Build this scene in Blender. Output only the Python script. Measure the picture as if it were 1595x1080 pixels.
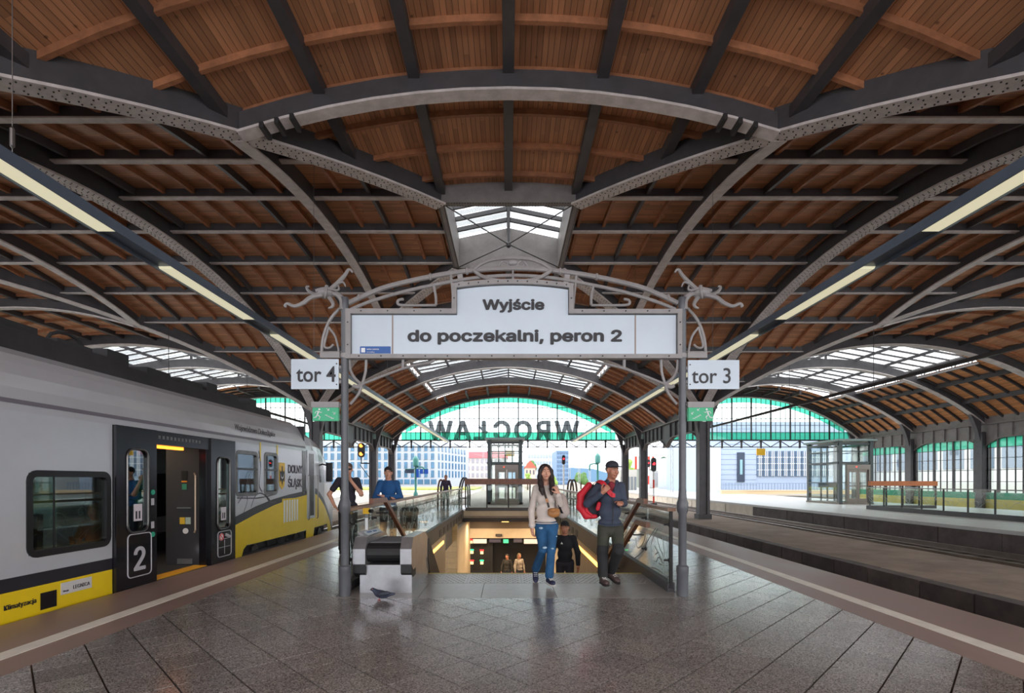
import bpy, math, random
import numpy as np
from mathutils import Vector, Matrix
random.seed(7)
S = bpy.context.scene
COL = S.collection
for o in list(bpy.data.objects):
    bpy.data.objects.remove(o)

# ---------------------------------------------------------------- camera
HC = 1.5                                   # camera height above the platform
cam_d = bpy.data.cameras.new('camera')
cam = bpy.data.objects.new('camera', cam_d)
COL.objects.link(cam)
cam.location = (0, 0, HC)
cam.rotation_euler = (math.pi / 2, 0, 0)
cam_d.sensor_width = 36
cam_d.lens = 790 / 1595 * 36
cam_d.shift_x = 5.5 / 1595
cam_d.shift_y = 208 / 1595
cam_d.clip_end = 2000
S.camera = cam

# ---------------------------------------------------------------- sky, exposure
SKY = 2.4
W = bpy.data.worlds.new('overcast_sky')
S.world = W
W.use_nodes = True
nt = W.node_tree
nt.nodes.clear()
tc = nt.nodes.new('ShaderNodeTexCoord')
nz = nt.nodes.new('ShaderNodeTexNoise')
nz.inputs['Scale'].default_value = 2.2
nz.inputs['Detail'].default_value = 5
rp = nt.nodes.new('ShaderNodeValToRGB')
rp.color_ramp.elements[0].position = .35
rp.color_ramp.elements[0].color = (.80, .86, .95, 1)
rp.color_ramp.elements[1].position = .62
rp.color_ramp.elements[1].color = (1, .985, .965, 1)
bg = nt.nodes.new('ShaderNodeBackground')
bg.inputs['Strength'].default_value = SKY
wo = nt.nodes.new('ShaderNodeOutputWorld')
nt.links.new(tc.outputs['Generated'], nz.inputs['Vector'])
nt.links.new(nz.outputs['Fac'], rp.inputs['Fac'])
nt.links.new(rp.outputs['Color'], bg.inputs['Color'])
nt.links.new(bg.outputs['Background'], wo.inputs['Surface'])
vs = S.view_settings
vs.view_transform = 'Standard'
vs.look = 'None'
vs.gamma = 1
vs.use_curve_mapping = False
vs.exposure = 0.8
S.cycles.max_bounces = 8
S.cycles.diffuse_bounces = 5
S.cycles.glossy_bounces = 4
S.cycles.transparent_max_bounces = 24
S.cycles.use_denoising = True
try:
    S.cycles.denoiser = 'OPENIMAGEDENOISE'
except Exception:
    pass

# ---------------------------------------------------------------- helpers
CX, HV, F = 792., 748., 790.               # lens constants used only while measuring the place


def P(u, v, y):
    return Vector(((u - CX) * y / F, y, HC - (v - HV) * y / F))


def lin(c):
    c = c / 255.
    return c / 12.92 if c <= .04045 else ((c + .055) / 1.055) ** 2.4


def rgb(r, g, b):
    return (lin(r), lin(g), lin(b), 1)


MATS = {}


def mat(name, col, rough=.6, metal=0, var=0., scale=4., bump=0., bscale=60., spec=.5, es=0., rvar=0., obj_rand=0.):
    m = bpy.data.materials.new(name)
    m.use_nodes = True
    t = m.node_tree
    b = t.nodes['Principled BSDF']
    c = rgb(*col)
    b.inputs['Base Color'].default_value = c
    b.inputs['Roughness'].default_value = rough
    b.inputs['Metallic'].default_value = metal
    b.inputs['Specular IOR Level'].default_value = spec
    if es:
        b.inputs['Emission Color'].default_value = c
        b.inputs['Emission Strength'].default_value = es
    g = t.nodes.new('ShaderNodeNewGeometry')
    if var or obj_rand:
        hs = t.nodes.new('ShaderNodeHueSaturation')
        hs.inputs['Color'].default_value = c
        if var:
            n = t.nodes.new('ShaderNodeTexNoise')
            n.inputs['Scale'].default_value = scale
            n.inputs['Detail'].default_value = 6
            n.inputs['Roughness'].default_value = .65
            t.links.new(g.outputs['Position'], n.inputs['Vector'])
            mr = t.nodes.new('ShaderNodeMapRange')
            mr.inputs['From Min'].default_value = .3
            mr.inputs['From Max'].default_value = .7
            mr.inputs['To Min'].default_value = 1 - var
            mr.inputs['To Max'].default_value = 1 + var
            t.links.new(n.outputs['Fac'], mr.inputs['Value'])
            last = mr.outputs['Result']
            if rvar:
                m2 = t.nodes.new('ShaderNodeMapRange')
                m2.inputs['From Min'].default_value = .3
                m2.inputs['From Max'].default_value = .7
                m2.inputs['To Min'].default_value = max(.02, rough - rvar)
                m2.inputs['To Max'].default_value = min(1, rough + rvar)
                t.links.new(n.outputs['Fac'], m2.inputs['Value'])
                t.links.new(m2.outputs['Result'], b.inputs['Roughness'])
        else:
            last = None
        if obj_rand:
            oi = t.nodes.new('ShaderNodeObjectInfo')
            ad = t.nodes.new('ShaderNodeMath')
            ad.operation = 'ADD'
            t.links.new(oi.outputs['Random'], ad.inputs[0])
            t.links.new(g.outputs['Random Per Island'], ad.inputs[1])
            fr = t.nodes.new('ShaderNodeMath')
            fr.operation = 'FRACT'
            t.links.new(ad.outputs[0], fr.inputs[0])
            m3 = t.nodes.new('ShaderNodeMapRange')
            m3.inputs['To Min'].default_value = 1 - obj_rand
            m3.inputs['To Max'].default_value = 1 + obj_rand
            t.links.new(fr.outputs[0], m3.inputs['Value'])
            if last:
                mu = t.nodes.new('ShaderNodeMath')
                mu.operation = 'MULTIPLY'
                t.links.new(last, mu.inputs[0])
                t.links.new(m3.outputs['Result'], mu.inputs[1])
                last = mu.outputs[0]
            else:
                last = m3.outputs['Result']
        t.links.new(last, hs.inputs['Value'])
        t.links.new(hs.outputs['Color'], b.inputs['Base Color'])
    if bump:
        n2 = t.nodes.new('ShaderNodeTexNoise')
        n2.inputs['Scale'].default_value = bscale
        n2.inputs['Detail'].default_value = 4
        t.links.new(g.outputs['Position'], n2.inputs['Vector'])
        bp = t.nodes.new('ShaderNodeBump')
        bp.inputs['Strength'].default_value = bump
        bp.inputs['Distance'].default_value = .01
        t.links.new(n2.outputs['Fac'], bp.inputs['Height'])
        t.links.new(bp.outputs['Normal'], b.inputs['Normal'])
    MATS[name] = m
    return m


def glass(name, col, tint=.9, refl=.06, rough=.03, milky=0., rmax=.75):
    """thin pane: clear transmission plus a fresnel reflection (and a little milky scatter)"""
    m = bpy.data.materials.new(name)
    m.use_nodes = True
    t = m.node_tree
    t.nodes.clear()
    out = t.nodes.new('ShaderNodeOutputMaterial')
    tr = t.nodes.new('ShaderNodeBsdfTransparent')
    c = rgb(*col)
    tr.inputs['Color'].default_value = (c[0] * tint, c[1] * tint, c[2] * tint, 1)
    first = tr.outputs[0]
    if milky:
        tl = t.nodes.new('ShaderNodeBsdfTranslucent')
        tl.inputs['Color'].default_value = c
        mx0 = t.nodes.new('ShaderNodeMixShader')
        mx0.inputs['Fac'].default_value = milky
        t.links.new(first, mx0.inputs[1])
        t.links.new(tl.outputs[0], mx0.inputs[2])
        first = mx0.outputs[0]
    gl = t.nodes.new('ShaderNodeBsdfGlossy')
    gl.inputs['Roughness'].default_value = rough
    lw = t.nodes.new('ShaderNodeLayerWeight')
    lw.inputs['Blend'].default_value = .12
    mr = t.nodes.new('ShaderNodeMapRange')
    mr.inputs['To Min'].default_value = refl
    mr.inputs['To Max'].default_value = rmax
    t.links.new(lw.outputs['Fresnel'], mr.inputs['Value'])
    mx = t.nodes.new('ShaderNodeMixShader')
    t.links.new(mr.outputs['Result'], mx.inputs['Fac'])
    t.links.new(first, mx.inputs[1])
    t.links.new(gl.outputs[0], mx.inputs[2])
    t.links.new(mx.outputs[0], out.inputs['Surface'])
    MATS[name] = m
    return m


WL = {}                                     # world position of every object origin


class B:
    """collects boxes, bars, tubes, sweeps; build() links them as ONE mesh object"""

    def __init__(s):
        s.v, s.f, s.m = [], [], []

    def add(s, vs, fs, mi=0):
        n = len(s.v)
        s.v += [tuple(p) for p in vs]
        s.f += [tuple(i + n for i in f) for f in fs]
        s.m += [mi] * len(fs)
        return s

    def hexa(s, p, mi=0):
        return s.add(p, [(0, 3, 2, 1), (4, 5, 6, 7), (0, 1, 5, 4), (1, 2, 6, 5), (2, 3, 7, 6), (3, 0, 4, 7)], mi)

    def box(s, x0, x1, y0, y1, z0, z1, mi=0):
        return s.hexa([(x0, y0, z0), (x1, y0, z0), (x1, y1, z0), (x0, y1, z0), (x0, y0, z1), (x1, y0, z1), (x1, y1, z1), (x0, y1, z1)], mi)

    def bar(s, p, q, w, h, up=(0, 0, 1), mi=0):
        p, q, up = Vector(p), Vector(q), Vector(up)
        d = (q - p).normalized()
        a = d.cross(up)
        if a.length < 1e-4:
            a = d.cross(Vector((1, 0, 0)))
        a.normalize()
        c = a.cross(d).normalized()
        a = a * w / 2
        c = c * h / 2
        return s.hexa([p - a - c, p + a - c, p + a + c, p - a + c, q - a - c, q + a - c, q + a + c, q - a + c], mi)

    def sweep(s, pts, side, w, h, up=(0, 0, 1), mi=0):
        """rectangular section: pts = middle of the underside, width w along side, height h along up"""
        side = Vector(side).normalized() * w / 2
        up = Vector(up) * h
        n = len(pts)
        vs = []
        for p in pts:
            p = Vector(p)
            vs += [p - side, p + side, p + side + up, p - side + up]
        fs = []
        for i in range(n - 1):
            a, b = 4 * i, 4 * i + 4
            for k in range(4):
                k2 = (k + 1) % 4
                fs.append((a + k, a + k2, b + k2, b + k))
        fs += [(3, 2, 1, 0), (4 * n - 4, 4 * n - 3, 4 * n - 2, 4 * n - 1)]
        return s.add(vs, fs, mi)

    def tube(s, pts, r, n=8, mi=0):
        pts = [Vector(p) for p in pts]
        k = len(pts)
        rs = r if isinstance(r, (list, tuple)) else [r] * k
        ref = None
        vs, fs = [], []
        for i, p in enumerate(pts):
            d = (pts[min(i + 1, k - 1)] - pts[max(i - 1, 0)])
            d = d.normalized() if d.length > 1e-7 else Vector((0, 0, 1))
            if ref is None:
                ref = d.orthogonal().normalized()
            a = ref - d * ref.dot(d)
            a = a.normalized() if a.length > 1e-5 else d.orthogonal().normalized()
            ref = a
            b = d.cross(a)
            for j in range(n):
                t = 2 * math.pi * j / n
                vs.append(p + (a * math.cos(t) + b * math.sin(t)) * rs[i])
        for i in range(k - 1):
            for j in range(n):
                j2 = (j + 1) % n
                fs.append((i * n + j, i * n + j2, (i + 1) * n + j2, (i + 1) * n + j))
        fs.append(tuple(range(n - 1, -1, -1)))
        fs.append(tuple((k - 1) * n + j for j in range(n)))
        return s.add(vs, fs, mi)

    def prism(s, poly, d, mi=0):
        d = Vector(d)
        n = len(poly)
        vs = [Vector(p) for p in poly] + [Vector(p) + d for p in poly]
        fs = [tuple(range(n - 1, -1, -1)), tuple(range(n, 2 * n))]
        fs += [(i, (i + 1) % n, n + (i + 1) % n, n + i) for i in range(n)]
        return s.add(vs, fs, mi)

    def lathe(s, prof, c, n=16, mi=0):
        c = Vector(c)
        vs, fs = [], []
        for r, z in prof:
            for j in range(n):
                t = 2 * math.pi * j / n
                vs.append(c + Vector((r * math.cos(t), r * math.sin(t), z)))
        for i in range(len(prof) - 1):
            for j in range(n):
                j2 = (j + 1) % n
                fs.append((i * n + j, i * n + j2, (i + 1) * n + j2, (i + 1) * n + j))
        fs.append(tuple(range(n - 1, -1, -1)))
        fs.append(tuple((len(prof) - 1) * n + j for j in range(n)))
        return s.add(vs, fs, mi)

    def disc(s, c, nrm, r, d, n=16, mi=0):
        c, nrm = Vector(c), Vector(nrm).normalized()
        return s.tube([c, c + nrm * d], r, n, mi)

    def ell(s, c, r, n=12, k=8, R=None, mi=0):
        c = Vector(c)
        vs, fs = [], []
        for i in range(k + 1):
            a = math.pi * i / k - math.pi / 2
            for j in range(n):
                t = 2 * math.pi * j / n
                p = Vector((r[0] * math.cos(a) * math.cos(t), r[1] * math.cos(a) * math.sin(t), r[2] * math.sin(a)))
                if R:
                    p = R @ p
                vs.append(c + p)
        for i in range(k):
            for j in range(n):
                j2 = (j + 1) % n
                fs.append((i * n + j, i * n + j2, (i + 1) * n + j2, (i + 1) * n + j))
        return s.add(vs, fs, mi)

    def build(s, name, m, parent=None, smooth=False, kind=None):
        return link_mesh(name, s.v, s.f, m, parent, smooth, s.m, kind)


def link_mesh(name, v, f, m, parent=None, smooth=False, mi=None, kind=None):
    me = bpy.data.meshes.new(name)
    a = np.array(v, dtype=float)
    lo, hi = a.min(0), a.max(0)
    c = (lo + hi) / 2
    if parent is None:
        c[2] = lo[2]
    me.from_pydata((a - c).tolist(), [], f)
    ms = m if isinstance(m, (list, tuple)) else [m]
    for q in ms:
        me.materials.append(q)
    if mi is not None and len(ms) > 1:
        me.polygons.foreach_set('material_index', np.array(mi, dtype=np.int32))
    if smooth:
        me.polygons.foreach_set('use_smooth', np.ones(len(me.polygons), dtype=bool))
        if smooth != 'all':
            try:
                me.set_sharp_from_angle(angle=math.radians(40))
            except Exception:
                pass
    me.update()
    o = bpy.data.objects.new(name, me)
    COL.objects.link(o)
    put(o, c, parent)
    if kind:
        o['kind'] = kind
    return o


def put(o, c, parent):
    c = Vector(c)
    WL[o.name] = c.copy()
    if parent is not None:
        o.parent = parent
        o.location = c - WL[parent.name]
    else:
        o.location = c


def tag(o, label=None, cat=None, group=None, kind=None):
    if label:
        o['label'] = label
    if cat:
        o['category'] = cat
    if group:
        o['group'] = group
    if kind:
        o['kind'] = kind
    return o


def thing(name, label, cat, loc, group=None, kind=None):
    o = bpy.data.objects.new(name, None)
    o.empty_display_size = .1
    COL.objects.link(o)
    put(o, loc, None)
    return tag(o, label, cat, group, kind)


def struct(name, loc=(0, 0, 0), label=None):
    o = bpy.data.objects.new(name, None)
    COL.objects.link(o)
    put(o, loc, None)
    o['kind'] = 'structure'
    if label:
        o['label'] = label
    return o


def copy_tree(o, delta, label=None, parent=None, group=None):
    """the thing, its parts and their sub-parts, moved by delta (no bpy.ops)"""
    c = o.copy()
    COL.objects.link(c)
    delta = Vector(delta)
    WL[c.name] = WL[o.name] + delta
    if parent is not None:
        c.parent = parent
    else:
        c.location = o.location + delta
        if label:
            c['label'] = label
        if group:
            c['group'] = group
    for ch in KIDS(o):
        copy_tree(ch, delta, None, c)
    return c


def KIDS(o):
    return [x for x in COL.objects if x.parent == o]


try:
    import os
    FONT = bpy.data.fonts.load(os.path.join(bpy.utils.system_resource("DATAFILES"), "fonts", "Inter.woff2"))
except Exception:
    FONT = None


def text(s, size, m, name, parent, org, right=(1, 0, 0), up=(0, 0, 1), width=None, depth=.006, bold=0., align='CENTER', space=1., font=True):
    """flat lettering as a mesh; org = baseline origin"""
    cu = bpy.data.curves.new('lettering', 'FONT')
    cu.body = s
    cu.size = size
    if font and FONT:
        cu.font = FONT
    cu.extrude = depth / 2
    cu.offset = bold * size if not (font and FONT) else 0
    cu.align_x = align
    cu.space_character = space
    cu.resolution_u = 4
    ob = bpy.data.objects.new('lettering_source', cu)
    COL.objects.link(ob)
    dg = bpy.context.evaluated_depsgraph_get()
    me = bpy.data.meshes.new_from_object(ob.evaluated_get(dg))
    bpy.data.objects.remove(ob)
    bpy.data.curves.remove(cu)
    n = len(me.vertices)
    a = np.empty(n * 3)
    me.vertices.foreach_get('co', a)
    a = a.reshape(-1, 3)
    if width:
        w = a[:, 0].max() - a[:, 0].min()
        a[:, 0] *= width / w
    r, u = Vector(right).normalized(), Vector(up).normalized()
    nn = r.cross(u)
    M = np.array([list(r), list(u), list(nn)])
    f = [tuple(p.vertices) for p in me.polygons]
    bpy.data.meshes.remove(me)
    kboxes = []
    if font and FONT and 'k' in s:             # this font's k fills wrongly: redraw it from a stem and two bars
        par = list(range(n))

        def root_(i):
            while par[i] != i:
                par[i] = par[par[i]]
                i = par[i]
            return i
        for q in f:
            for i in q[1:]:
                par[root_(i)] = root_(q[0])
        bad = set()
        for q in f:
            pts = [Vector(a[i]) for i in q]
            per = sum((pts[i] - pts[i - 1]).length for i in range(len(pts)))
            if len(q) == 3 and abs(pts[0].z - pts[1].z) + abs(pts[0].z - pts[2].z) < 1e-6 and (pts[1] - pts[0]).cross(pts[2] - pts[0]).length / per > .036 * size * (width / w if width else 1) ** .5:
                bad.add(root_(q[0]))
        f = [q for q in f if root_(q[0]) not in bad]
        for rt in bad:
            c = a[[i for i in range(n) if root_(i) == rt]]
            kboxes.append((c[:, 0].min(), c[:, 0].max(), c[:, 1].min(), c[:, 1].max()))
    if bold and font and FONT:                # heavier strokes: the letters laid over themselves with small shifts
        e = bold * size
        A, Fs = [], []
        for i, (dx, dy) in enumerate(((-e, 0), (e, 0), (0, e * .7), (0, -e * .7), (-e * .7, e * .5), (e * .7, e * .5), (-e * .7, -e * .5), (e * .7, -e * .5))):
            A.append(a + np.array([dx, dy, i * .0002]))
            Fs += [tuple(k + i * n for k in q) for q in f]
        a, f = np.concatenate(A), Fs
    for X0, X1, Y0_, Y1_ in {tuple(round(float(q), 3) for q in kb) for kb in kboxes}:
        e = bold * size
        X0, X1, Y0_, Y1_ = X0 - e, X1 + e, Y0_ - e * .7, Y1_ + e * .7
        ww, hh = X1 - X0, Y1_ - Y0_
        t = max(.2, .13 + 1.4 * e / ww)
        xm = t + .02
        poly = [(0, 0), (t, 0), (t, .26), (t + .12, .36), (1 - t * 1.15, 0), (1, 0), (t + .3, .48), (.97, .74), (.97 - t * 1.1, .74), (t, .46), (t, 1), (0, 1)]
        kb_ = B().prism([(X0 + px * ww, Y0_ + py * hh, -depth / 2) for px, py in poly], (0, 0, depth + .001))
        k0 = len(a)
        a = np.concatenate([a, np.array(kb_.v)])
        f = f + [tuple(i + k0 for i in q) for q in kb_.f]
    a = a @ M + np.array(list(org))
    return link_mesh(name, a, f, m, parent)


# ---------------------------------------------------------------- materials
IRON = mat('iron_paint', (72, 69, 72), .5, 0, .18, 3, .15, 40)
IRON_LIT = mat('iron_flange_lit', (200, 190, 187), .5, 0, .2, 4, .15, 40)  # flange iron lightened: light on the undersides is put into the colour
IRON_M = mat('iron_mid_paint', (122, 115, 113), .55, 0, .18, 3, .15, 40)
IRON_D = mat('iron_dark', (58, 55, 57), .55, 0, .2, 3, .15, 40)
RIVET = mat('rivet_dark', (40, 37, 38), .6)
STEELGREY = mat('gantry_paint', (142, 138, 138), .42, .0, .12, 6, .05, 80)
POSTGREY = mat('post_paint', (88, 90, 95), .4, .0, .12, 6, .05, 80)
WOODB = mat('wood_batten', (160, 106, 74), .6, 0, .25, 6, .1, 50, obj_rand=.15)
RAILWOOD = mat('rail_wood', (116, 70, 48), .35, 0, .3, 8, .05, 40)
WHITE = mat('white_paint', (228, 230, 232), .5, 0, .04, 3)
SIGNW = mat('sign_white', (196, 208, 220), .22, 0, .04, 1.5)
INK = mat('lettering_ink', (38, 36, 42), .5)
BLACK = mat('black_rubber', (22, 22, 24), .55)
GREEN = mat('exit_green', (16, 140, 96), .35)
SIGNBLUE = mat('sign_blue', (26, 84, 158), .35)
CONC = mat('concrete', (132, 124, 116), .85, 0, .22, 2.5, .4, 30)
DARKG = mat('track_dirt', (86, 74, 66), .95, 0, .35, 1.6, .8, 18)
BROWN = mat('luggage_platform_paving', (142, 124, 110), .9, 0, .3, .9, .6, 14)
COPING = mat('reddish_coping', (150, 127, 120), .42, 0, .16, 1.3, .1, 60, rvar=.08)
LINEW = mat('line_white', (236, 231, 221), .5, 0, .1, 5)
STEEL = mat('brushed_steel', (158, 157, 160), .3, .65, .15, 5)
STEEL_D = mat('dull_steel', (120, 118, 118), .4, 1, .2, 5)
RAILST = mat('rail_steel', (150, 140, 134), .3, 1, .15, 3)
GLASS = glass('clear_glass', (248, 252, 250), .98, .04)
GLASSB = glass('balustrade_glass', (246, 251, 249), .985, .04, rmax=.4)
GLASSG = glass('green_glass', (134, 212, 192), .95, .04, .05, .25)
GLASSK = glass('skylight_glass', (250, 252, 252), .98, .02, .1, .1)
GLASST = glass('train_glass', (190, 206, 204), .9, .14, .02)


def planks(name, axis, col):
    """boards of 0.1 m running at right angles to `axis`; only colour, grain and the fine gaps"""
    m = mat(name, col, .55, 0)
    t = m.node_tree
    b = t.nodes['Principled BSDF']
    g = t.nodes['Geometry'] if 'Geometry' in t.nodes else t.nodes.new('ShaderNodeNewGeometry')
    sx = t.nodes.new('ShaderNodeSeparateXYZ')
    t.links.new(g.outputs['Position'], sx.inputs[0])

    def mth(op, a, bb=None):
        n = t.nodes.new('ShaderNodeMath')
        n.operation = op
        for i, q in enumerate((a, bb)):
            if q is None:
                continue
            if isinstance(q, (int, float)):
                n.inputs[i].default_value = q
            else:
                t.links.new(q, n.inputs[i])
        return n.outputs[0]
    across = sx.outputs['X' if axis == 'x' else 'Y']
    along = sx.outputs['Y' if axis == 'x' else 'X']
    k = mth('MULTIPLY', across, 1 / .095)
    idx = mth('FLOOR', k)
    fr = mth('FRACT', k)
    cell = mth('ADD', mth('MULTIPLY', idx, 7.13), mth('FLOOR', mth('MULTIPLY', mth('ADD', along, mth('MULTIPLY', idx, 1.7)), .4)))
    wn = t.nodes.new('ShaderNodeTexWhiteNoise')
    wn.noise_dimensions = '1D'
    t.links.new(cell, wn.inputs['W'])
    mp = t.nodes.new('ShaderNodeMapping')
    mp.inputs['Scale'].default_value = (14, 1.6, 8) if axis == 'x' else (1.6, 14, 8)
    t.links.new(g.outputs['Position'], mp.inputs[0])
    n = t.nodes.new('ShaderNodeTexNoise')
    n.inputs['Scale'].default_value = 1
    n.inputs['Detail'].default_value = 5
    t.links.new(mp.outputs[0], n.inputs['Vector'])
    # knots
    vo = t.nodes.new('ShaderNodeTexVoronoi')
    vo.inputs['Scale'].default_value = 3.2
    t.links.new(g.outputs['Position'], vo.inputs['Vector'])
    knot = mth('SMOOTH_MIN', mth('MULTIPLY', vo.outputs['Distance'], 9.), 1.)
    knot = mth('MAXIMUM', knot, .35)
    gap = mth('GREATER_THAN', mth('ABSOLUTE', mth('SUBTRACT', fr, .5)), .445)
    val = mth('ADD', .68, mth('MULTIPLY', wn.outputs['Value'], .4))
    val = mth('MULTIPLY', val, mth('ADD', .72, mth('MULTIPLY', n.outputs['Fac'], .56)))
    val = mth('MULTIPLY', val, knot)
    val = mth('MULTIPLY', val, mth('SUBTRACT', 1., mth('MULTIPLY', gap, .62)))
    hs = t.nodes.new('ShaderNodeHueSaturation')
    hs.inputs['Color'].default_value = rgb(*col)
    t.links.new(val, hs.inputs['Value'])
    t.links.new(hs.outputs['Color'], b.inputs['Base Color'])
    bp = t.nodes.new('ShaderNodeBump')
    bp.inputs['Strength'].default_value = .6
    bp.inputs['Distance'].default_value = .008
    t.links.new(mth('SUBTRACT', 1., gap), bp.inputs['Height'])
    t.links.new(bp.outputs['Normal'], b.inputs['Normal'])
    return m


PLX = planks('boards_along_hall', 'x', (196, 138, 100))
PLN_LIT = planks('boards_of_naves_lit', 'x', (222, 150, 96))  # lighter, more orange boards: the naves' brighter light is in the colour
PLY = planks('boards_across_hall', 'y', (196, 138, 100))


def granite():
    m = mat('speckled_granite', (140, 135, 132), .19, 0, .1, .7, 0, rvar=.0, obj_rand=.13)
    t = m.node_tree
    b = t.nodes['Principled BSDF']
    src = b.inputs['Base Color'].links[0].from_socket
    g = [n for n in t.nodes if n.bl_idname == 'ShaderNodeNewGeometry'][0]
    vo = t.nodes.new('ShaderNodeTexVoronoi')
    vo.inputs['Scale'].default_value = 120
    t.links.new(g.outputs['Position'], vo.inputs['Vector'])
    bw = t.nodes.new('ShaderNodeSeparateColor')
    t.links.new(vo.outputs['Color'], bw.inputs[0])
    mr = t.nodes.new('ShaderNodeMapRange')
    mr.inputs['To Min'].default_value = .3
    mr.inputs['To Max'].default_value = 1.6
    t.links.new(bw.outputs[0], mr.inputs['Value'])
    hs = t.nodes.new('ShaderNodeHueSaturation')
    t.links.new(src, hs.inputs['Color'])
    t.links.new(mr.outputs['Result'], hs.inputs['Value'])
    t.links.new(hs.outputs['Color'], b.inputs['Base Color'])
    b.inputs['Specular IOR Level'].default_value = .75
    return m


GRANITE = granite()
# ================================================================ THE SETTING
YC, BX, BY = 14.3, 9.6, 11.0               # crossing centre, half bay across, half bay along
Y0, Y1, Y2 = YC - BY, YC + BY, 41.8        # near columns, far columns, end gable
ZR, ZB = 8.27, 8.74                        # crown of the ribs, crown of the boards
EDGE = 5.2                                 # platform edge
WELL = 2.15                                # half width of the stairwell
YS, YE = 8.17, 24.0                        # top step, far end of the stairwell


def drop(t):
    return 15 - math.sqrt(225 - (BX * t) ** 2)


def clip_poly(poly, x0, x1, y0, y1):
    def cut(pts, f):
        out = []
        for i, a in enumerate(pts):
            b = pts[(i + 1) % len(pts)]
            fa, fb = f(a), f(b)
            if fa >= 0:
                out.append(a)
            if fa * fb < 0:
                k = fa / (fa - fb)
                out.append((a[0] + (b[0] - a[0]) * k, a[1] + (b[1] - a[1]) * k))
        return out
    for f in (lambda p: p[0] - x0, lambda p: x1 - p[0], lambda p: p[1] - y0, lambda p: y1 - p[1]):
        poly = cut(poly, f)
        if len(poly) < 3:
            return []
    return poly


def area(p):
    return abs(sum(p[i][0] * p[(i + 1) % len(p)][1] - p[(i + 1) % len(p)][0] * p[i][1] for i in range(len(p)))) / 2


# ---------------------------------------------------------------- ground, tracks, platforms
gr = struct('ground', (0, 0, -.8))
GRD_OUT = mat('pale_outdoor_ground', (146, 135, 120), .9, 0, .2, .15, .3, 3)
for x0, x1 in ((-200, -EDGE), (EDGE, 200)):
    B().box(x0, x1, -14, 43.5, -1.0, -.8).build('track_bed', DARKG, gr)
B().box(-400, 400, 43.5, 700, -1.2, -.86).build('open_ground', GRD_OUT, gr)

fl = struct('floor', (0, 0, 0))
s_ = B()
for x0, x1, y0, y1 in ((-EDGE, -WELL - .07, -14, 72), (WELL + .07, EDGE, -14, 72), (-WELL - .07, WELL + .07, -14, YS - .02), (-WELL - .07, WELL + .07, YE, 72)):
    s_.box(x0, x1, y0, y1, -1.0 if y0 != YE else -.3, -.03)
s_.build('platform_slab', CONC, fl)
TB = 3.87
for sx in (-1, 1):
    for x0, x1, m, z, nm in ((TB, 4.22, COPING, 0, 'coping_band'), (4.40, EDGE + .02, COPING, 0, 'coping_band'), (4.22, 4.40, LINEW, .003, 'white_line')):
        a, b = sorted((sx * x0, sx * x1))
        B().box(a, b, -14, 72, -.03 if x1 < 5 else -.14, z).build(nm, m, fl)
# diagonal granite tiles: the near ones as pieces, those further off joined
TS = .365
q2 = math.sqrt(.5)
tiles, far = [], B()
regions = [(-TB, TB, 2.6, 6.44), (-TB, -WELL - .06, 6.44, 30), (WELL + .06, TB, 6.44, 30)]
for x0, x1, y0, y1 in regions:
    for i in range(-14, 100):
        for j in range(-14, 100):
            u0, w0 = .17 + i * TS, .322 + j * TS
            g = .0065
            c = []
            for uu, ww in ((u0 + g, w0 + g), (u0 + TS - g, w0 + g), (u0 + TS - g, w0 + TS - g), (u0 + g, w0 + TS - g)):
                c.append(((uu - ww) * q2, (uu + ww) * q2))
            if min(p[1] for p in c) > y1 or max(p[1] for p in c) < y0 or min(p[0] for p in c) > x1 or max(p[0] for p in c) < x0:
                continue
            c = clip_poly(c, x0 + g, x1 - g, y0 + g, y1 - g)
            if len(c) < 3 or area(c) < .004:
                continue
            cy = sum(p[1] for p in c) / len(c)
            cx = sum(p[0] for p in c) / len(c)
            if cy > 3.3 and abs(cx) < cy * 1.06 and cy < 7.9:
                tiles.append((cy, c))
            else:
                far.prism([(p[0], p[1], -.03) for p in c], (0, 0, .03))
tiles.sort(key=lambda t: t[0])
for cy, c in tiles[:300]:
    dz = random.uniform(-.0008, .0008)
    B().prism([(p[0], p[1], -.03) for p in c], (0, 0, .03 + dz)).build('floor_tile', GRANITE, fl)
for cy, c in tiles[300:]:
    far.prism([(p[0], p[1], -.03) for p in c], (0, 0, .03))
far.build('floor_tile', GRANITE, fl, kind='stuff')
# slabs between the tiles and the top step, then the studded warning strip
LANDING = mat('pale_granite', (150, 146, 142), .3, 0, .14, 9, 0, obj_rand=.06)
xs = [-WELL - .06, -1.15, -.35, .62, 1.45, WELL + .06]
for a, b in zip(xs[:-1], xs[1:]):
    B().prism([(a + .003, 6.445, -.03), (b - .003, 6.445, -.03), (b - .003, 7.35, -.03), (a + .003, 7.35, -.03)], (0, 0, .03)).build('landing_slab', LANDING, fl)
for k in range(11):
    a = -WELL - .06 + k * .4
    b_ = B().box(a + .002, a + .398, 7.355, 8.1, -.03, .001)
    for i in range(5):
        for j in range(9):
            cx, cy = a + .05 + i * .075 + (.0375 if j % 2 else 0), 7.41 + j * .08
            if cx < a + .38:
                b_.lathe([(.017, .001), (.011, .006)], (cx, cy, 0), 6)
    b_.build('studded_slab', LANDING, fl)
B().box(-WELL, WELL, 8.1, YS, -.2, .004).build('yellow_step_edge', mat('step_edge_yellow', (196, 178, 90), .5), fl)
MARB = mat('beige_stone', (196, 172, 128), .5, 0, .12, 5)
st = B()
for k in range(28):
    B().box(-WELL, WELL, YS + k * .3, YS + k * .3 + .34, -.15 * k - .45, -.15 * (k + 1) + 0.0).build('step', MARB, fl)
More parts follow.
